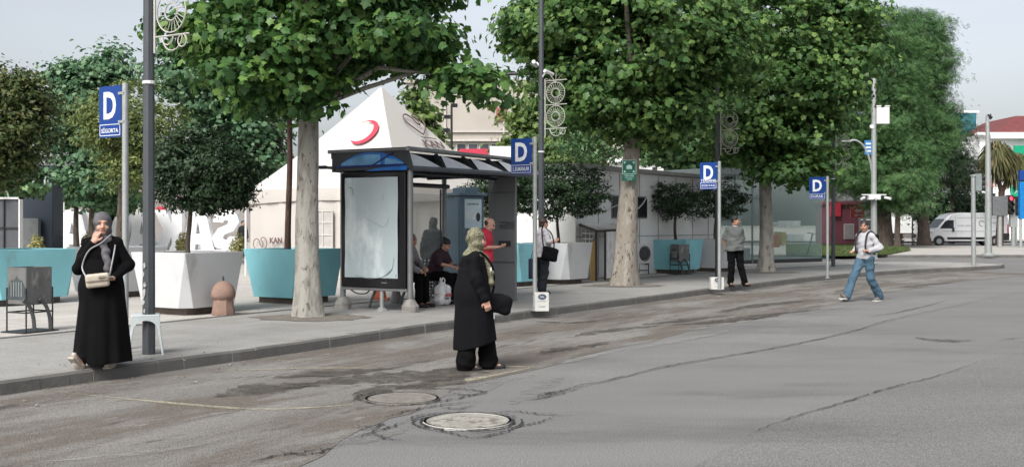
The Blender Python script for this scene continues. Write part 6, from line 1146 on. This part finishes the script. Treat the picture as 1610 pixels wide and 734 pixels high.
class Person:
    def __init__(s, label, loc, face, H=1.7, pose=None, yaw=0, pitch=0, roll=0, skin=None, cat='person', h=.008, girth=1.0, hands=None, male=False, hip=1.0, mat2=None, shoes=True):
        k = H / 1.7; s.k = k; J = {a: v3(b) * k for a, b in SK0.items()}; J.update({a: v3(b) * k for a, b in (pose or {}).items()}); s.J = J; s.g = girth; s.h = h
        s.t = thing('person', label, cat, loc, R(face)); s.R = rot(yaw, pitch, roll); s.male = male; g = girth
        B = SDF(.035 * k); sk = skin or M_skin; s.sk = sk
        T = along(J['pel'], J['che'], J['shL'] - J['shR']); T2 = along(J['che'], J['nek'], J['shL'] - J['shR'])
        B.ell((J['pel'] * .8 + J['che'] * .2) + 0, np.array([.155 * hip, .115 * g, .13]) * k, T); B.ell(J['pel'] * .5 + J['che'] * .5, np.array([.135 * g, .108 * g, .17]) * k, T); B.ell(J['che'] * .95 + J['nek'] * .05, np.array([.155, .108 * g, .19]) * k, T2)
        B.cap(J['shL'] * .82 + J['shR'] * .18, J['shR'] * .82 + J['shL'] * .18, .050 * k, k=.04 * k)
        B.cap(J['nek'] - T2[:, 2] * .04 * k, J['hea'] - s.R[:, 2] * .05 * k + s.R[:, 1] * .02 * k, .052 * k, .050 * k, .02)
        for e in 'LR':
            B.cap(J['nek'] - T2[:, 2] * .015 * k, J['sh' + e] * .75 + J['nek'] * .25 - T2[:, 2] * .01 * k, .045 * k, .045 * k, .04 * k)
            B.chain([J['sh' + e], J['el' + e], J['wr' + e]], [.050 * k * (g * .4 + .6), .040 * k, .026 * k], .02); B.ell(J['sh' + e], (.050 * k,) * 3)
            B.chain([J['hi' + e], J['kn' + e], J['an' + e]], [.088 * k * (g * .4 + .6), .055 * k, .038 * k], .03); m = J['kn' + e] * .65 + J['an' + e] * .35 + np.array([0, .015 * k, 0]); B.ell(m, np.array([.045, .05, .11]) * k, along(J['an' + e], J['kn' + e]))
            B.cap(J['an' + e] - np.array([0, 0, .02 * k]), J['to' + e], .036 * k, .028 * k, .02); hl = J['an' + e] + (J['an' + e] - J['to' + e]) * .22; hl[2] = max(J['an' + e][2] - .045 * k, .02); B.cap(hl, J['an' + e], .028 * k, .032 * k, .02)
            hd = (hands or {}).get(e); d = J['wr' + e] - J['el' + e]
            if hd: hand(B, J['wr' + e], hd[0], hd[1], hd[2], k, max(.0085, h * 1.05))
            else: hand(B, J['wr' + e], d / np.linalg.norm(d) + np.array([0, 0, -.4]), (1 if e == 'R' else -1, 0, 0), .55, k, max(.0085, h * 1.05))
        # head
        c = J['hea']; H_ = lambda x, y, z: c + s.R @ (v3((x, y, z)) * k); s.H_ = H_; q = s.R; s.c = c
        B.ell(H_(0, .012, .025), np.array([.076, .094, .092]) * k, q, .02); B.ell(H_(0, -.035, -.03), np.array([.060, .064, .083]) * k, q, .03); B.ell(H_(0, -.062, -.092), np.array([.034, .030, .026]) * k, q, .025); B.cap(H_(-.04, -.02, -.075), H_(.04, -.02, -.075), .028 * k, k=.03)
        B.cap(H_(0, -.094, .012), H_(0, -.112, -.026), .009 * k, .0125 * k, .012); B.cap(H_(-.013, -.10, -.032), H_(.013, -.10, -.032), .009 * k, k=.008); B.cap(H_(-.035, -.088, .033), H_(.035, -.088, .033), .010 * k, k=.016)
        for x in (-1, 1): B.ell(H_(x * .075, .008, -.012), np.array([.012, .020, .030]) * k, q, .01); B.ell(H_(x * .031, -.104, .010), np.array([.017, .014, .011]) * k, q, .008, True); B.ell(H_(x * .042, -.07, -.035), np.array([.022, .022, .024]) * k, q, .02)
        B.cap(H_(-.02, -.088, -.062), H_(.02, -.088, -.062), .010 * k, k=.010)
        def mi(P):
            L = ((P - c) @ s.R) / k; x, y, z = L[:, 0], L[:, 1], L[:, 2]; f = y < -.055
            lip = f & (np.abs(x) < .024) & (np.abs(z + .062) < .0085); br = f & (np.abs(np.abs(x) - .033) < .020) & (np.abs(z - .034 + .25 * np.abs(np.abs(x) - .03)) < .0055)
            return np.where(lip, 1, np.where(br, 2, 0))
        s.body = B.build('body', [sk, M_lip, M_brow], s.t, h, mi)
        if h < .012:
            for x in (-1, 1): m = MB(); m.lathe([(0, -.0105 * k), (.008 * k, -.007 * k), (.0115 * k, 0), (.008 * k, .007 * k), (0, .0105 * k)], tuple(H_(x * .031, -.086, .010)), 10); m.build('eye', M_eye, s.t, smooth=True)
        if male is not None: pass
    def hair(s, m, full=False, cut=0, bun=False, h=None):
        q = s.R; k = s.k; A = SDF(.01); A.ell(s.H_(0, .018, .034), np.array([.086, .100, .094]) * k, q)
        A.ell(s.H_(0, -.10, -.035 + cut), np.array([.075, .075, .085]) * k, q, .01, True); A.ell(s.H_(0, -.02, -.13), np.array([.12, .09, .08]) * k, q, .01, True)
        for x in (-1, 1): A.ell(s.H_(x * .09, -.0, -.03), np.array([.03, .03, .035]) * k, q, .01, True)
        if bun: A.ell(s.H_(0, .10, .075), np.array([.04, .04, .04]) * k, q)
        if full: A.ell(s.H_(0, .055, -.05), np.array([.075, .055, .06]) * k, q, .02)
        A.wr = wrinkle(.003, 60, 50, 2); A.build('hair', m, s.t, max(s.h, .008))
    def top(s, m, name='shirt', sleeve=1.0, g=1.0, th=.014, hem=.80, seed=1, loose=1.0, collar=False, belly=0., mi=None, hood=False):
        J, k = s.J, s.k; A = SDF(.03 * k); T = along(J['pel'], J['che'], J['shL'] - J['shR']); T2 = along(J['che'], J['nek'], J['shL'] - J['shR']); gg = s.g * g; o = th
        A.ell(J['che'] * .95 + J['nek'] * .05, np.array([.160 * g, .118 * gg, .195]) * k + o, T2); A.ell(J['pel'] * .5 + J['che'] * .5 - T[:, 1] * belly * 0, np.array([.145 * gg, .118 * gg, .19]) * k + o, T)
        if belly: A.ell((J['pel'] * .62 + J['che'] * .38) - T[:, 1] * -belly, np.array([.12, .10, .13]) * k, T)
        A.ell(J['pel'] * (1.0) + T[:, 2] * (hem - .80) * k * .5, np.array([.158 * g, .125 * gg, .14]) * k + o, T)
        A.cap(J['shL'] * .85 + J['shR'] * .15, J['shR'] * .85 + J['shL'] * .15, .066 * k + o * .5, k=.05); A.cap(J['nek'] - T2[:, 2] * .06 * k, J['nek'] + T2[:, 2] * (.02 if not collar else .035) * k, .066 * k, .062 * k, .02)
        for e in 'LR':
            a, b, c = J['sh' + e], J['el' + e], J['wr' + e]; A.cap(J['nek'] - T2[:, 2] * .025 * k, a * .75 + J['nek'] * .25 - T2[:, 2] * .01 * k, .052 * k + o * .4, .052 * k + o * .4, .04 * k); A.ell(a, (.054 * k + o * .5,) * 3)
            if sleeve > .99: A.chain([a, b, b * .10 + c * .90], [.051 * k + o * .8, .043 * k + o * loose, .032 * k + o * .7 * loose], .02)
            else: A.cap(a, a + (b - a) * sleeve * 2 if sleeve < .5 else b, .053 * k + o * .8, .054 * k + o, .02)
        if hood: A.ell(J['nek'] + T2[:, 1] * .07 * k + T2[:, 2] * .0, np.array([.10, .05, .07]) * k, T2, .03)
        zc = (J['pel'] - T[:, 2] * .13 * k); n = T[:, 2]
        if n[2] > .98 and name not in ('dress_top', 'coat_top'):
            hz = hem * k; A.cap(np.array([J['pel'][0] + .05, J['pel'][1], hz]), np.array([J['pel'][0] - .05, J['pel'][1], hz]), (.115 * gg) * k + o, k=.05)
            A.fn(lambda P: P[..., 2] - hz - .012 * np.sin(7 * P[..., 0]), (J['pel'][0] - .2, J['pel'][1] - .3, hz - .25), (J['pel'][0] + .2, J['pel'][1] + .3, hz + .01), .001, True)
        A.wr = wrinkle(.0045 * loose, 20, 15, seed); return A.build(name, m, s.t, s.h if s.h > .009 else .009, mi)
    def legs(s, m, name='trousers', wide=1.0, seed=3, flare=1.0, skirt=None):
        J, k = s.J, s.k; A = SDF(.03 * k); A.ell(J['pel'] + np.array([0, 0, -.01 * k]), np.array([.160, .125 * s.g, .13]) * k)
        for e in 'LR':
            a, b, c = J['hi' + e], J['kn' + e], J['an' + e]; A.chain([a, b, c * .93 + b * .07], [.095 * k * wide, .068 * k * wide, .055 * k * wide * flare], .03)
        A.wr = wrinkle(.005 * wide, 24, 12, seed); A.build(name, m, s.t, max(s.h, .009))
    def shoes(s, m, sole=None, name='shoe'):
        J, k = s.J, s.k
        for e in 'LR':
            a, b = J['an' + e], J['to' + e]; A = SDF(.02); d = b - a; d[2] = 0 if abs(d[2]) < .09 else d[2]; d /= np.linalg.norm(d); dz = np.array([0, 0, 1.]); dz = dz - d * (dz @ d); dz /= np.linalg.norm(dz)
            a0 = a - dz * .05 * k; A.cap(a0 - d * .035, a0 + d * .08, .036 * k, .036 * k); A.cap(a0 + d * .05, b + d * .02 , .040 * k, .030 * k); A.cap(a - dz * .02, a0, .042 * k)
            A.build(name, m, s.t, .009)
            if sole:
                c = (a0 - d * .05 + b + d * .045) / 2 - dz * .028 * k; Ls = np.linalg.norm((b + d * .045) - (a0 - d * .05)) / 2; x = np.cross(d, dz); A = SDF(.01); A.box(c, np.array([.045 * k, Ls, .014]), .012, np.stack([x, d, dz], 1)); A.build('sole', sole, s.t, .008)
    def hijab(s, m, cape=True, front=0.0, seed=1, tail=None, vol=1.0):
        q, k = s.R, s.k; A = SDF(.03); A.ell(s.H_(0, .022, .035), np.array([.094, .112, .108]) * k * vol, q); A.ell(s.H_(0, -.0, -.06), np.array([.084, .095, .09]) * k, q)
        J = s.J; T2 = along(J['che'], J['nek'], J['shL'] - J['shR'])
        A.cap(s.H_(0, .01, -.09), J['nek'] - T2[:, 2] * .01, .078 * k, .092 * k, .04); A.ell(J['nek'] - T2[:, 2] * .035 * k, np.array([.145, .128, .075]) * k, T2, .04)
        if tail: A.chain([J['nek'] + v3(p) * k for p in tail], [.05 * k, .042 * k, .04 * k, .045 * k][:len(tail)], .03)
        A.ell(s.H_(0, -.125, -.02), np.array([.056, .075, .078]) * k, q, .01, True)
        ns = wrinkle(.005, 26, 30, seed); A.wr = lambda P: ns(P) + .005 * np.sin(55 * P[:, 2] + 30 * P[:, 0] + 14 * P[:, 1]); A.build('headscarf', m, s.t, .008)
def skirt(p, m, name, z1, z0, w1, d1, w0, d0, cx=(0, 0), cy=(0, 0), folds=9, amp=.05, seed=0, h=.011, zlow=None, extra=None):
    """cloth cone from height z1 (half width w1, half depth d1) down to z0"""
    A = SDF(.02); W0, D0 = max(w0, w1) + .06, max(d0, d1) + .06
    def f(P):
        x, y, z = P[..., 0], P[..., 1], P[..., 2]; t = np.clip((z1 - z) / (z1 - z0), 0, 1); w_ = w1 + (w0 - w1) * t ** .8; d_ = d1 + (d0 - d1) * t ** .8; X = x - (cx[0] + (cx[1] - cx[0]) * t); Y = y - (cy[0] + (cy[1] - cy[0]) * t); th = np.arctan2(Y / d_, X / w_)
        rr = np.sqrt((X / w_) ** 2 + (Y / d_) ** 2); fo = 1 + amp * t * (np.sin(folds * th + seed + 1.5 * t) + .5 * np.sin((folds * 1.7) * th + 2 * seed)); d = (rr - fo) * np.minimum(w_, d_)
        lo_ = z0 + (zlow(X, Y) if zlow else 0); return np.maximum(d, np.maximum(lo_ - z, z - z1 - .02))
    A.fn(f, (min(cx) - W0, min(cy) - D0, z0 - .02), (max(cx) + W0, max(cy) + D0, z1 + .05)); 
    if extra: extra(A)
    return A.build(name, m, p.t, h)
# ---- 1: woman in black dress with the cream bag, hand at her chin
def woman1():
    base = AT(161, 11.35); k = 1.6 / 1.7
    P = Person('woman in long black dress and grey headscarf, holding her chin, at the left lamp post', base, 17, 1.6, dict(elR=(-.245, .01, 1.10), wrR=(-.075, -.155, 1.395), elL=(.27, .02, 1.12), wrL=(.13, -.20, .995), anR=(-.20, -.20, .06), toR=(-.26, -.29, .16), knR=(-.12, -.09, .5), toL=(.06, -.10, .03), hea=(.005, -.02, 1.585)),
        yaw=4, pitch=4, h=.006, girth=1.25, hip=1.15, cat='woman', hands={'R': ((.25, -.05, .75), (.5, .7, 0), 1.25), 'L': ((-.55, -.35, -.1), (0, 0, 1), .7)})
    ms = mat('scarf_grey', (.11, .105, .115), .8, var=.2, scale=18, bump=.2); P.hijab(ms, tail=[(0, -.09, -.03), (.04, -.155, -.16), (.07, -.18, -.27), (.075, -.17, -.33)], seed=2, vol=1.06)
    P.top(M_abaya, 'dress_top', 1.0, g=1.02, th=.016, seed=4, loose=1.5)
    P.legs(M_abaya, 'leggings', .9); skirt(P, M_abaya, 'dress_skirt', 1.12, .045, .17, .15, .285, .26, cx=(0, .0), cy=(0, -.01), folds=8, amp=.05, seed=1, zlow=lambda X, Y: np.clip((-X - .10) * .8, 0, .06) + .015 * np.sin(9 * X), extra=lambda A: A.ell((-.02, .0, .83), (.215, .18, .2), k=.06))
    P.shoes(M_shoe, M_sole)
    t = thing('handbag', 'small cream shoulder bag hanging at the hip of the woman in grey headscarf', 'handbag', base + Vector((0, 0, 0)), R(17)); mc = mat('bag_cream', (.42, .37, .30), .5, var=.05)
    A = SDF(.01); A.box((-.03, -.245, .915), (.115, .045, .07), .03, rot(0, 0, -6)); A.build('body', mc, t, .008); A = SDF(.01); A.box((-.03, -.262, .945), (.118, .045, .045), .028, rot(0, 0, -6)); A.build('flap', mc, t, .008)
    mb = MB(); P_ = catmull([Vector(v) for v in ((-.145, -.225, .96), (-.185, -.15, 1.06), (-.12, -.185, 1.22), (.0, -.175, 1.30), (.085, -.10, 1.38), (.10, .02, 1.37), (.13, -.02, 1.32), (.125, -.17, 1.2), (.10, -.235, 1.05), (.085, -.235, .96))], 5); mb.tube(P_[:], .008, 6, squash=.5); mb.build('strap', mat('strap_grey', (.42, .41, .42), .6), t)
    t = thing('phone', 'phone held flat in the left hand of the woman in grey headscarf', 'phone', base, R(17)); mb = MB(); mb.box((.045, -.275, .955), (.155, .08, .012), rz=.35); mb.build('body', mat('phone_cream', (.4, .35, .28), .3), t, bevel=.004); mb = MB(); mb.box((.045, -.275, .963), (.14, .07, .003), rz=.35); mb.build('screen', M_dk, t)
woman1()
# ---- 2: woman in the road, profile to the right
def woman2():
    base = AT(743, 12.05, 0); base.z = 0
    P = Person('woman in black coat and olive patterned headscarf walking on the road', base, 97, 1.555, dict(elR=(-.235, -.03, 1.10), wrR=(-.245, -.14, .86), elL=(.2, .06, 1.1), wrL=(.17, -.1, .93), anL=(.06, -.20, .07), toL=(.05, -.36, .03), knL=(.07, -.16, .5), anR=(-.08, .10, .07), toR=(-.08, -.06, .03), knR=(-.09, .03, .5), hea=(0, -.05, 1.585), nek=(0, -.01, 1.43)), yaw=6, pitch=6, h=.006, girth=1.15, hip=1.1, cat='woman', hands={'R': ((0, -.25, -.9), (1, 0, 0), .9)})
    m = mat('scarf_olive', (.28, .26, .17), .8, var=.1, scale=8); n, l = N(m)
    vo = n.new('ShaderNodeTexVoronoi'); vo.inputs['Scale'].default_value = 48; tc = n.new('ShaderNodeTexCoord'); l.new(tc.outputs['Object'], vo.inputs['Vector']); r = n.new('ShaderNodeValToRGB'); r.color_ramp.elements[0].position = .32; r.color_ramp.elements[1].position = .5; r.color_ramp.elements[0].color = (.05, .055, .035, 1); r.color_ramp.elements[1].color = (.17, .16, .10, 1); l.new(vo.outputs['Distance'], r.inputs[0]); l.new(r.outputs[0], n['Principled BSDF'].inputs['Base Color'])
    P.hijab(m, tail=[(0, -.09, -.02), (.0, -.155, -.10), (-.02, -.20, -.24), (-.03, -.215, -.36)], seed=5, vol=1.05)
    P.top(M_abaya2, 'coat_top', 1.0, g=1.05, th=.018, seed=7, loose=1.5)
    skirt(P, M_abaya2, 'coat_skirt', 1.12, .29, .18, .16, .22, .245, cy=(0, -.02), folds=5, amp=.035, seed=2, zlow=lambda X, Y: -.25 * np.clip(Y, -.3, .3) - .02, extra=lambda A: A.ell((0, .02, .86), (.195, .18, .2), k=.06))
    P.legs(M_abaya, 'trousers', 1.3, 3, 1.7); P.shoes(M_shoeb, mat('sole_dark', (.05, .05, .05), .8))
    for (y, z) in ((-.235, .60), (-.20, 1.12)):
        mb = MB(); mb.box((-.05, y, z), (.025, .012, .05)); mb.build('clasp', M_sw, P.t)
    t = thing('handbag', 'black shoulder bag carried by the woman walking on the road', 'handbag', base, R(97)); A = SDF(.02); A.box((.06, -.30, .73), (.09, .14, .11), .05, rot(0, 14, 0)); A.wr = wrinkle(.006, 20, 20, 3); A.build('body', M_abaya2, t, .01)
    mb = MB(); mb.tube(catmull([Vector(v) for v in ((.05, -.22, .83), (.0, -.24, .95), (-.03, -.22, 1.15), (-.1, -.08, 1.31), (-.1, .06, 1.25))], 5), .013, 6); mb.build('strap', M_abaya2, t)
woman2()
# ---- 3: young man crossing with a backpack
def young():
    base = AT(1361, 22.9, 0); base.z = 0
    P = Person('young man in light grey sweatshirt and loose blue jeans crossing the road', base, -56, 1.71, dict(elL=(.285, .09, 1.13), wrL=(.185, -.13, 1.055), elR=(-.265, .08, 1.13), wrR=(-.215, -.12, 1.03), knR=(-.09, -.29, .50), anR=(-.09, -.50, .10), toR=(-.09, -.65, .14), hiR=(-.09, -.02, .89), knL=(.10, .03, .48), anL=(.10, .34, .085), toL=(.11, .17, .03), hea=(-.0, -.04, 1.585)), yaw=22, pitch=10, h=.008, cat='man', male=True, skin=M_skin2,
        hands={'L': ((-.5, -.6, .2), (0, .2, -1), 1.3), 'R': ((.3, -.7, .2), (0, .2, -1), 1.3)})
    P.hair(mat('hair_dark_brown', (.02, .013, .01), .5, var=.2, scale=30), full=False, cut=-.012); ms = mat('sweat_grey', (.38, .38, .40), .85, var=.06, scale=4, bump=.15, bscale=80)
    P.top(ms, 'sweatshirt', 1.0, g=1.02, th=.018, seed=9, loose=1.6, hem=.88, collar=True, hood=True)
    P.legs(mat('denim', (.055, .115, .17), .85, var=.22, scale=5, bump=.2, bscale=90), 'jeans', 1.15, 5, 1.45); P.shoes(mat('trainer', (.18, .18, .17), .7, var=.3, scale=18, tint=(.03, .03, .03)), mat('sole_white', (.6, .6, .57), .6))
    J = P.J; t = thing('backpack', 'dark backpack on the back of the young man, straps over his shoulders', 'backpack', base, R(-56)); A = SDF(.03); A.box((-.01, .22, 1.22), (.15, .08, .2), .06); A.build('body', M_abaya2, t, .012)
    for x in (-1, 1): mb = MB(); mb.tube(catmull([Vector(v) for v in ((x * .10, .16, 1.42), (x * .115, .02, 1.475), (x * .12, -.10, 1.42), (x * .125, -.155, 1.28), (x * .125, -.165, 1.12), (x * .15, -.1, 1.02), (x * .17, .1, 1.0))], 5), .02, 6, squash=1.0); mb.build('strap', M_blk, t)
young()
# ---- 4: man leaning by the third sign, grey shirt, looking right
def man4():
    base = AT(1155, 26.1)
    P = Person('heavy-set man in grey polo shirt and black trousers looking to the right', base, 10, 1.70, dict(elL=(.245, .09, 1.13), wrL=(.22, .08, .92), elR=(-.24, .10, 1.12), wrR=(-.17, .12, .93), anR=(-.10, .02, .08), toR=(-.10, -.16, .03), knR=(-.085, -.02, .49), knL=(.14, -.03, .49), anL=(.24, -.05, .08), toL=(.30, -.19, .03), hiL=(.1, 0, .9), hea=(.01, -.015, 1.585)), yaw=62, pitch=2, h=.009, girth=1.4, cat='man', male=True, skin=M_skin2, hip=1.1)
    P.hair(M_hair, cut=.0); P.top(mat('polo_grey', (.115, .125, .12), .85, var=.12, scale=9, bump=.2, bscale=90), 'polo_shirt', .42, g=1.05, th=.016, seed=3, loose=1.3, hem=.86, collar=True, belly=-.05)
    A = SDF(.01); A.ell(P.J['nek'] + np.array([0, -.01, .015]), (.082, .085, .03)); A.build('collar', mat('collar_pale', (.4, .4, .38), .8), P.t, .009)
    P.legs(M_abaya, 'trousers', 1.22, 6, 1.15); P.shoes(M_shoeb)
man4()
# ---- 5: woman with white patterned top and black shoulder bag, seen from behind, facing right
def woman5():
    base = AT(853, 23.2)
    P = Person('woman in white patterned top with a black bag, standing behind the second sign pole', base, 112, 1.63, dict(elR=(-.235, -.05, 1.14), wrR=(-.13, -.25, 1.17), elL=(.235, -.05, 1.14), wrL=(.1, -.28, 1.16), hea=(0, -.03, 1.585), anR=(-.09, .06, .08), toR=(-.1, -.10, .03), anL=(.09, -.02, .08), toL=(.1, -.18, .03)), yaw=8, pitch=4, h=.009, girth=1.3, cat='woman', hip=1.12, hands={'R': ((.3, -.8, .3), (.5, 0, 1), .9), 'L': ((-.3, -.8, .3), (-.5, 0, 1), .9)})
    P.hair(M_hairb, full=True, cut=.0); m = mat('top_white', (.5, .48, .5), .85, var=.1, scale=14, wear=((.24, .2, .26), 14, .56)); P.top(m, 'top', .42, g=1.08, th=.02, seed=5, loose=1.6, hem=.84); P.legs(mat('navy_cloth', (.012, .014, .022), .85), 'trousers', 1.3, 4, 1.3); P.shoes(M_shoeb)
    t = thing('handbag', 'large black shoulder bag on the woman in white patterned top', 'handbag', base, R(112)); A = SDF(.02); A.box((-.25, -.06, .86), (.07, .18, .15), .06, rot(0, 12, 0)); A.wr = wrinkle(.006, 20, 20, 3); A.build('body', M_abaya2, t, .011); mb = MB(); mb.tube(catmull([Vector(v) for v in ((-.25, .08, .98), (-.22, .10, 1.2), (-.13, .07, 1.40), (.05, -.07, 1.42), (-.08, -.17, 1.3), (-.22, -.17, 1.08), (-.25, -.15, .98))], 5), .014, 6); mb.build('strap', M_abaya2, t)
    t = thing('shopping_bag', 'narrow dark blue bag hanging behind the second sign pole', 'bag', AT(838, 23.1, SW), R(112)); A = SDF(.02); A.box((0, 0, .55), (.04, .1, .22), .03); A.build('body', mat('bag_navy', (.02, .03, .07), .6), t, .012); mb = MB(); mb.tube([(0, -.05, .75), (0, 0, .95), (0, .05, .75)], .01, 6); mb.build('handle', MATS['bag_navy'], t)
woman5()
# ---- 6-9: the people in the shelter
O_sh = AT(645, 18.4); u_sh = Vector((math.cos(R(60)), math.sin(R(60)), 0)); n_sh = Vector((-u_sh.y, u_sh.x, 0))
SIT = dict(pel=(0, 0, .60), che=(0, -.10, .90), nek=(0, -.16, 1.08), hea=(0, -.22, 1.225), shL=(.165, -.14, 1.03), shR=(-.165, -.14, 1.03), elL=(.22, -.22, .80), wrL=(.10, -.42, .72), elR=(-.22, -.22, .80), wrR=(-.10, -.42, .72), hiL=(.09, -.03, .57), hiR=(-.09, -.03, .57), knL=(.11, -.45, .53), knR=(-.11, -.45, .53), anL=(.11, -.46, .09), anR=(-.11, -.46, .09), toL=(.11, -.62, .03), toR=(-.11, -.62, .03))
def seated(label, x, y, face, H, top, trou, pose=None, hairm=M_hair, yaw=0, pitch=12, bun=False, cat='person', skin=None, sleeve=1.0, girth=1.1, nm='shirt'):
    J = dict(SIT); J.update(pose or {}); P = Person(label, O_sh + u_sh * x + n_sh * y, face, H, J, yaw=yaw, pitch=pitch, h=.009, girth=girth, cat=cat, skin=skin, hands={'R': ((.3, -.7, -.2), (0, 0, -1), .8), 'L': ((-.3, -.7, -.2), (0, 0, -1), .8)})
    P.hair(hairm, full=bun, bun=bun); P.top(top, nm, sleeve, g=1.1, th=.02, seed=2, loose=1.4); P.legs(trou, 'trousers', 1.15, 3, 1.15); P.shoes(M_shoeb); return P
mchk = mat('shirt_checked', (.22, .22, .23), .85, var=.2, scale=16, wear=((.08, .08, .085), 16, .53))
seated('seated man in grey checked shirt just right of the poster case', 1.02, .92, 62, 1.68, mchk, M_abaya, dict(wrR=(-.16, -.50, .66), elR=(-.24, -.28, .78)), hairm=mat('hair_grey', (.14, .12, .11), .6), pitch=8, cat='man', skin=M_skin2)
seated('seated young woman in dark maroon T-shirt bent over her phone on the bench', 1.95, .86, 64, 1.6, mat('tee_maroon', (.035, .012, .022), .85, var=.1), M_abaya, dict(che=(0, -.13, .89), nek=(0, -.22, 1.06), hea=(0, -.30, 1.185), shL=(.155, -.2, 1.0), shR=(-.155, -.2, 1.0), elR=(-.2, -.27, .80), wrR=(-.09, -.47, .76), elL=(.2, -.27, .8), wrL=(.06, -.47, .76)), pitch=32, bun=True, cat='woman', sleeve=.42, girth=1.0)
q = O_sh + u_sh * 1.95 + n_sh * .86; t = thing('phone', 'phone in the hands of the seated young woman in maroon', 'phone', q + Vector((math.sin(R(64)) * .53, -math.cos(R(64)) * .53, .74)), R(64)); mb = MB(); mb.box((0, 0, 0), (.08, .15, .01)); mb.build('body', M_blk, t, bevel=.003)
mb = MB(); mb.box((0, 0, .007), (.07, .14, .003)); mb.build('screen', M_dk, t)
P = Person('standing woman in grey headscarf and dotted skirt behind the shelter bench', AT(681, 22.2), 200, 1.62, dict(), h=.011, girth=1.2, cat='woman'); P.hijab(mat('scarf_pale_grey', (.17, .16, .155), .85, var=.1, scale=12), seed=8); P.top(mat('cloth_grey', (.095, .09, .088), .85, var=.12), 'blouse', 1.0, g=1.12, th=.025, seed=2, loose=1.5)
md = mat('dotted_cloth', (.03, .03, .032), .85); n, l = N(md); vo = n.new('ShaderNodeTexVoronoi'); vo.inputs['Scale'].default_value = 16; vo.inputs['Randomness'].default_value = .15; tc = n.new('ShaderNodeTexCoord'); l.new(tc.outputs['Object'], vo.inputs['Vector']); r = n.new('ShaderNodeValToRGB'); r.color_ramp.elements[0].position = .30; r.color_ramp.elements[0].color = (.5, .5, .5, 1); r.color_ramp.elements[1].position = .36; r.color_ramp.elements[1].color = (.02, .02, .022, 1); l.new(vo.outputs['Distance'], r.inputs[0]); l.new(r.outputs[0], n['Principled BSDF'].inputs['Base Color'])
skirt(P, md, 'skirt', 1.22, .06, .165, .14, .26, .22, folds=7, amp=.05); P.shoes(M_shoeb)
P = Person('balding man in red T-shirt looking down beside the shelter end panel', AT(762, 19.7), 78, 1.64, dict(hea=(0, -.10, 1.545), nek=(0, -.035, 1.42), elR=(-.23, -.04, 1.12), wrR=(-.12, -.25, 1.12), elL=(.23, -.04, 1.12), wrL=(.1, -.26, 1.12)), pitch=28, yaw=0, h=.009, girth=1.15, cat='man', male=True, hands={'R': ((.2, -.8, .1), (0, 0, 1), .8), 'L': ((-.2, -.8, .1), (0, 0, 1), .8)})
A = SDF(.01); A.ell(P.H_(0, .035, .005), np.array([.083, .085, .06]) * P.k, P.R); A.ell(P.H_(0, -.02, .085), np.array([.10, .11, .06]) * P.k, P.R, .01, True); A.ell(P.H_(0, -.10, -.02), np.array([.1, .09, .09]) * P.k, P.R, .01, True); A.build('hair', M_hairb, P.t, .009)
P.top(mat('tee_red', (.50, .025, .05), .8, var=.08), 'tee_shirt', .42, hem=.84, g=1.04, th=.02, seed=4, loose=1.3); P.legs(mat('trousers_dark', (.03, .032, .04), .85), 'trousers', 1.2); P.shoes(M_shoeb)
# white plastic bag by the bench
q = O_sh + u_sh * 1.62 + n_sh * .42; t = thing('plastic_bag', 'full white carrier bag with red print on the ground by the seated woman', 'bag', q, R(55)); A = SDF(.03); A.box((0, 0, .19), (.16, .11, .185), .08); A.ell((0, 0, .36), (.09, .05, .07), k=.05); A.wr = lambda P: .010 * np.sin(34 * P[:, 0] + 22 * P[:, 2]) * np.sin(28 * P[:, 2] + 13 * P[:, 1]) + .005 * np.sin(70 * P[:, 0] - 40 * P[:, 2]); A.build('body', mat('bag_white', (.62, .62, .63), .4, var=.05, bump=.2), t, .009)
mb = MB(); [mb.tube(catmull([Vector(v) for v in ((x * .04, 0, .40), (x * .07, 0, .46), (x * .03, .02, .50), (0, .02, .42))], 4), .012, 6) for x in (-1, 1)]; mb.build('handle', MATS['bag_white'], t); text('lettering', 'BİZİM', mat('bag_red', (.5, .03, .05), .5, bump=0), t, frame((.02, -.128, .20), (1, 0, 0)), .17, .06, .008, .02); text('lettering', 'toptan', mat('bag_black', (.03, .03, .03), .5, bump=0), t, frame((-.03, -.128, .13), (1, 0, 0)), .11, .035, .008)
# small figures on the square beyond
def far_person(label, px, Y, H, col, trou, face, cat='person', scarf=None, sit=False):
    J = {a: tuple(np.array(b) + (0, 0, 0)) for a, b in SIT.items()} if sit else {}
    P = Person(label, AT(px, Y), face, H, J, h=.016, cat=cat); P.top(mat('c_' + label[:12], col, .85), 'jacket', 1, g=1.05, th=.02, seed=1); P.legs(mat('t_' + label[:12], trou, .85), 'trousers', 1.15)
    if scarf: P.hijab(mat('s_' + label[:12], scarf, .85))
    else: P.hair(M_hair)
far_person('distant person in black beside the leftmost white letter', 69, 56, 1.68, (.015, .015, .015), (.02, .02, .025), 20)
far_person('distant person in pink-red top left of the first white letter', 90, 60, 1.66, (.42, .06, .10), (.03, .03, .04), 200)
far_person('distant woman in black veil standing before the letter R', 152, 49, 1.62, (.012, .012, .014), (.012, .012, .014), 10, 'woman', (.012, .012, .014))
far_person('distant man in black with dark cap beside the letter S', 382, 50, 1.66, (.015, .015, .015), (.015, .015, .02), 40, 'man')
